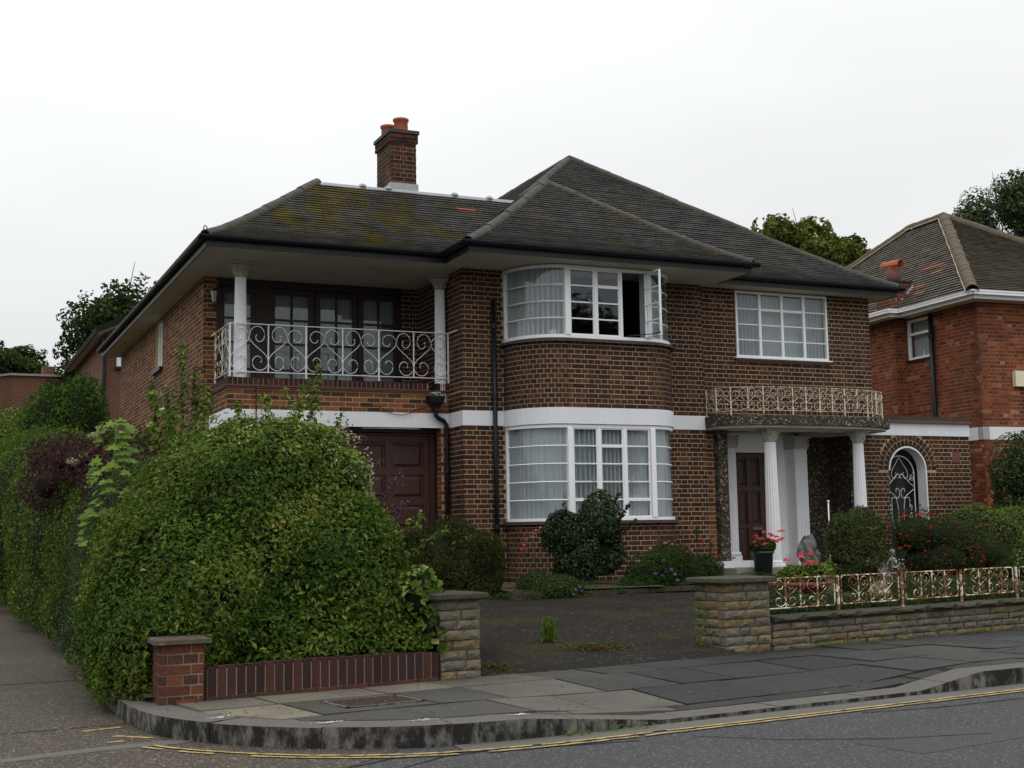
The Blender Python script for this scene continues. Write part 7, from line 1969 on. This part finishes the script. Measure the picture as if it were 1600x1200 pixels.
m = MB(); m.tube([(12.05, 15.6, -.8), (12.02, 15.55, .37)], .010, 6); m.lathe([(.016, 0), (.018, .02), (.0, .035)], (12.02, 15.55, .37), 8)
tag(m.build('garden_cane', M['iron_white'], None, True), 'thin white cane standing behind the feathery shrub in the dark porch', 'cane')
figurine(12.6, 14.9, -.62, .30, 'white garden figure half hidden between the feathery shrub and the red-flowered bush', 'garden figure')
tag(bpy.data.objects['figurine.002' if 'figurine.002' in bpy.data.objects else 'figurine'], None)
# weeds in the drive
wr_ = empty('grass_tuft', (5.70, 11.9, -1.09), 'tall yellow-green weed tuft growing in the middle of the drive', 'weed')
r_ = np.random.default_rng(3)
P = np.stack([5.70+r_.normal(0, .045, 260), 11.9+r_.normal(0, .04, 260), -1.08+.21*r_.random(260)], 1)
leaf_mesh('blades', P, np.tile((0, -.3, .2), (260, 1)), (.05, .10), M['lf_syc'], 901, .10, 0, .3, wr_, kind=None)
P2 = P.copy(); P2 = P2[:200]; P2[:, 2] += .02; leaf_mesh('blades', P2+np.array((0, 0, 0)), np.tile((1., -.3, 0), (200, 1)), (.06, .12), M['lf_syc'], 903, .09, 0, .2, wr_, kind=None)
def moss_patch(name, label, cx, cy, rx, ry, n, zf, mat, seed, size=(.015, .035)):
    r_ = np.random.default_rng(seed); a = r_.uniform(0, 2*PI, n); q = np.abs(r_.normal(0, .62, n))*(1+.35*np.sin(3*a+seed))
    x = cx+rx*q*np.cos(a); y = cy+ry*q*np.sin(a); z = np.array([zf(i, j) for i, j in zip(x, y)])+.012+.02*r_.random(n)
    P = np.stack([x, y, z], 1); o = leaf_mesh(name, P, np.tile((0, 0, 1.), (n, 1)), size, M[mat], seed, .6, .5, .6, None); tag(o, label, 'moss', kind='stuff'); return o
moss_patch('moss', 'ochre and green moss patch around the weed at the mouth of the drive', 5.95, 11.35, .42, .22, 1500, drive_z, 'lf_ochre', 905)
moss_patch('moss', 'strip of fallen leaves and moss along the foot of the flower bed edging', 10.0, 15.86, 1.3, .16, 1300, drive_z, 'lf_ochre', 906)
moss_patch('moss', 'mossy litter at the foot of the left stone pillar', 4.55, 10.6, .14, .25, 500, drive_z, 'lf_ochre', 907)
moss_patch('moss', 'leaf litter in front of the dark glossy bush', 7.9, 15.6, .9, .12, 500, drive_z, 'lf_ochre', 908)
bush('pillar_weed', 'small green weed on the left side of the right stone pillar', 'weed', [(7.02, 11.15, -.95, .07, .08, .22)], 260, (.02, .04), 'lf_syc', 911, hullscale=None)
bush('kerb_weed', 'tiny weeds rooted at the foot of the dropped kerb', 'weed', [(4.35, 7.88, ZR+.02, .22, .02, .025), (3.95, 7.83, ZR+.02, .1, .02, .02)], 130, (.012, .03), 'lf_syc', 913, hullscale=None, up=1)
bush('wall_foot_weeds', 'sparse weeds along the foot of the stone garden wall', 'weed', [(x, 10.93+.193*(x-7.73), -1.18, .16, .03, .03) for x in (8.1, 8.5, 8.9, 9.25, 9.7, 10.4, 11.0)], 500, (.012, .03), 'lf_syc', 915, hullscale=None, up=1)
lt = np.random.default_rng(6); n = 500
x = lt.uniform(1.4, 12, n); y = np.interp(x, [1.4, 3, 12], [9, 8.2, 9.2])+lt.random(n)**2*3.0
ok = np.array([(j < np.interp(i, [p[0] for p in WALLP], [p[1] for p in WALLP])-.04) for i, j in zip(x, y)]); x, y = x[ok], y[ok]
P = np.stack([x, y, [pave_z(i, j)+.010 for i, j in zip(x, y)]], 1)
tag(leaf_mesh('leaf_litter', P, np.tile((0, 0, 1.), (len(P), 1)), (.012, .03), M['lf_ochre'], 921, .6, .5, .15, None), 'scattered tiny fallen leaves and crumbs on the pavement slabs', 'litter', kind='stuff')
for (x, y, a, l) in ((1.84, 8.97, .55, .10), (2.42, 8.35, .1, .09), (2.98, 8.13, .05, .08), (3.62, 8.04, 0, .06)):
    q = np.random.default_rng(int(x*10)); n = 150; s_ = q.normal(0, 1, n)*l*.55; w_ = q.normal(0, .016, n)+.01*np.sin(s_*60)
    P = np.stack([x+math.cos(a)*s_-math.sin(a)*w_, y+math.sin(a)*s_+math.cos(a)*w_, np.full(n, ZP+.008)], 1)
    o = leaf_mesh('paint_mark', P, np.tile((0, 0, 1.), (n, 1)), (.006, .018), M['chalk'], int(x*50), .6, 0, .01, pav, kind=None, fold=0.0)
# crumbs caught along the side kerb
n = 900; k = lt.integers(0, len(KS)-1, n*3); k = k[[(KS[i][1] > 9) & (KS[i][0] < 3) & (KS[i][1] < 26) for i in k]][:n]
off = lt.random(len(k))**2*.10
P = np.stack([KS[k, 0]-KN[k, 0]*(.01+off), KS[k, 1]-KN[k, 1]*(.01+off), np.full(len(k), ZR+.016)], 1)
tag(leaf_mesh('kerb_litter', P, np.tile((0, 0, 1.), (len(P), 1)), (.012, .035), M['lf_ochre'], 923, .5, .5, .3, None), 'line of leaf crumbs and moss along the side road kerb', 'litter', kind='stuff')

# ------------------------------------------------------------------ trees
def tree(name, label, base, height, blobs, n, size, mat, seed, trunk_r=.2, group=None, **kw):
    root = empty(name, base, label, 'tree', group); b = np.array(base, float)
    c = np.mean([q[:3] for q in blobs], 0); m = MB()
    top = np.array((c[0], c[1], c[2])); pth = [b, b+(top-b)*.35+np.array((.15, 0, 0)), b+(top-b)*.7, top]
    m.tube(pth, [trunk_r, trunk_r*.8, trunk_r*.55, trunk_r*.25], 8); m.build('trunk', M['bark'], root, True)
    rr = np.random.default_rng(seed)
    for q in blobs:
        s = b+(top-b)*rr.uniform(.4, .85); e = np.array(q[:3])+np.array((0, 0, q[5]*.5)); mid = (s+e)/2+rr.normal(0, .2, 3)
        l = MB(); l.tube([s, mid, e], [trunk_r*.35, trunk_r*.2, trunk_r*.05], 6); l.build('limb', M['bark'], root, True)
        for _ in range(4):
            e2 = np.array(q[:3])+rr.normal(0, .6, 3)*np.array(q[3:6]); l = MB(); l.tube([mid, (mid+e2)/2+rr.normal(0, .1, 3), e2], [trunk_r*.12, trunk_r*.08, trunk_r*.03], 5); l.build('branch', M['bark'], root, True)
    P, Nn = sample_blobs(blobs, n, seed, shell=.32, bumpy=.22, freq=1.6*3/np.mean([q[3] for q in blobs])**.5, inside=.3)
    keep = wob(P, 2.6, seed+5)+.55*wob(P, 6.5, seed+8) > -.30; leaf_mesh('crown', P[keep], Nn[keep], size, M[mat], seed+1, .6, .3, .9, root, **kw)
    return root
def rblobs(c, R_, n, seed, rmin=.32, rmax=.5, flat=.85):
    r = np.random.default_rng(seed); o = []
    for i in range(n):
        d = r.normal(size=3); d /= np.linalg.norm(d); d[2] = d[2]*.9; k = r.uniform(.45, .78); s = r.uniform(rmin, rmax)
        o.append((c[0]+d[0]*R_[0]*k, c[1]+d[1]*R_[1]*k, c[2]+d[2]*R_[2]*k, R_[0]*s, R_[1]*s, R_[2]*s*flat))
    return o
tree('oak_tree', 'broad dark green tree behind the left flank roof', (6.6, 50, -1), 10, rblobs((7.0, 50, 6.5), (3.5, 2.6, 3.7), 20, 3), 42000, (.14, .24), 'lf_tree', 1001, .3, clump=.5)
tree('small_tree', 'rounded dark tree above the flat-roofed building at far left', (1.6, 62, -1), 8, rblobs((2.4, 62, 7.2), (2.9, 2.4, 2.5), 12, 4), 20000, (.16, .26), 'lf_tree', 1011, .25, clump=.5)
tree('lime_tree', 'yellow-green tree showing between the two roofs', (33.5, 45, -1), 13, rblobs((33.5, 45, 10.4), (3.1, 2.6, 3.1), 13, 6, .30, .42)+[(36.0, 45, 12.0, 1.0, .8, .6), (35.2, 45, 11.6, .9, .8, .7), (32.5, 45, 12.5, .9, .8, .8), (34.3, 45, 12.6, .7, .8, .6)], 32000, (.16, .28), 'lf_treeyel', 1021, .3, clump=.5)
tree('sparse_tree', 'thin dark-leaved tree just left of the neighbour\'s roof ridge', (39.8, 49, -1), 13, rblobs((39.4, 49, 12.3), (1.9, 1.5, 1.8), 8, 8), 6000, (.15, .25), 'lf_tree', 1031, .2)
tree('tall_dark_tree', 'tall dark tree with wispy top behind the neighbouring roof at the right edge', (54, 52, -1), 18, rblobs((53.0, 52, 14.6), (5.0, 4, 5.2), 26, 9, .26, .40), 66000, (.12, .24), 'lf_bluehedge', 1041, .4, clump=.5)
tree('street_tree', 'dark tree across the road, seen only reflected in the upper bay panes', (25.0, -11, -1.3), 9, rblobs((24.0, -11, 4.6), (4.2, 4, 4.6), 14, 12), 15000, (.25, .4), 'lf_tree', 1051, .35)
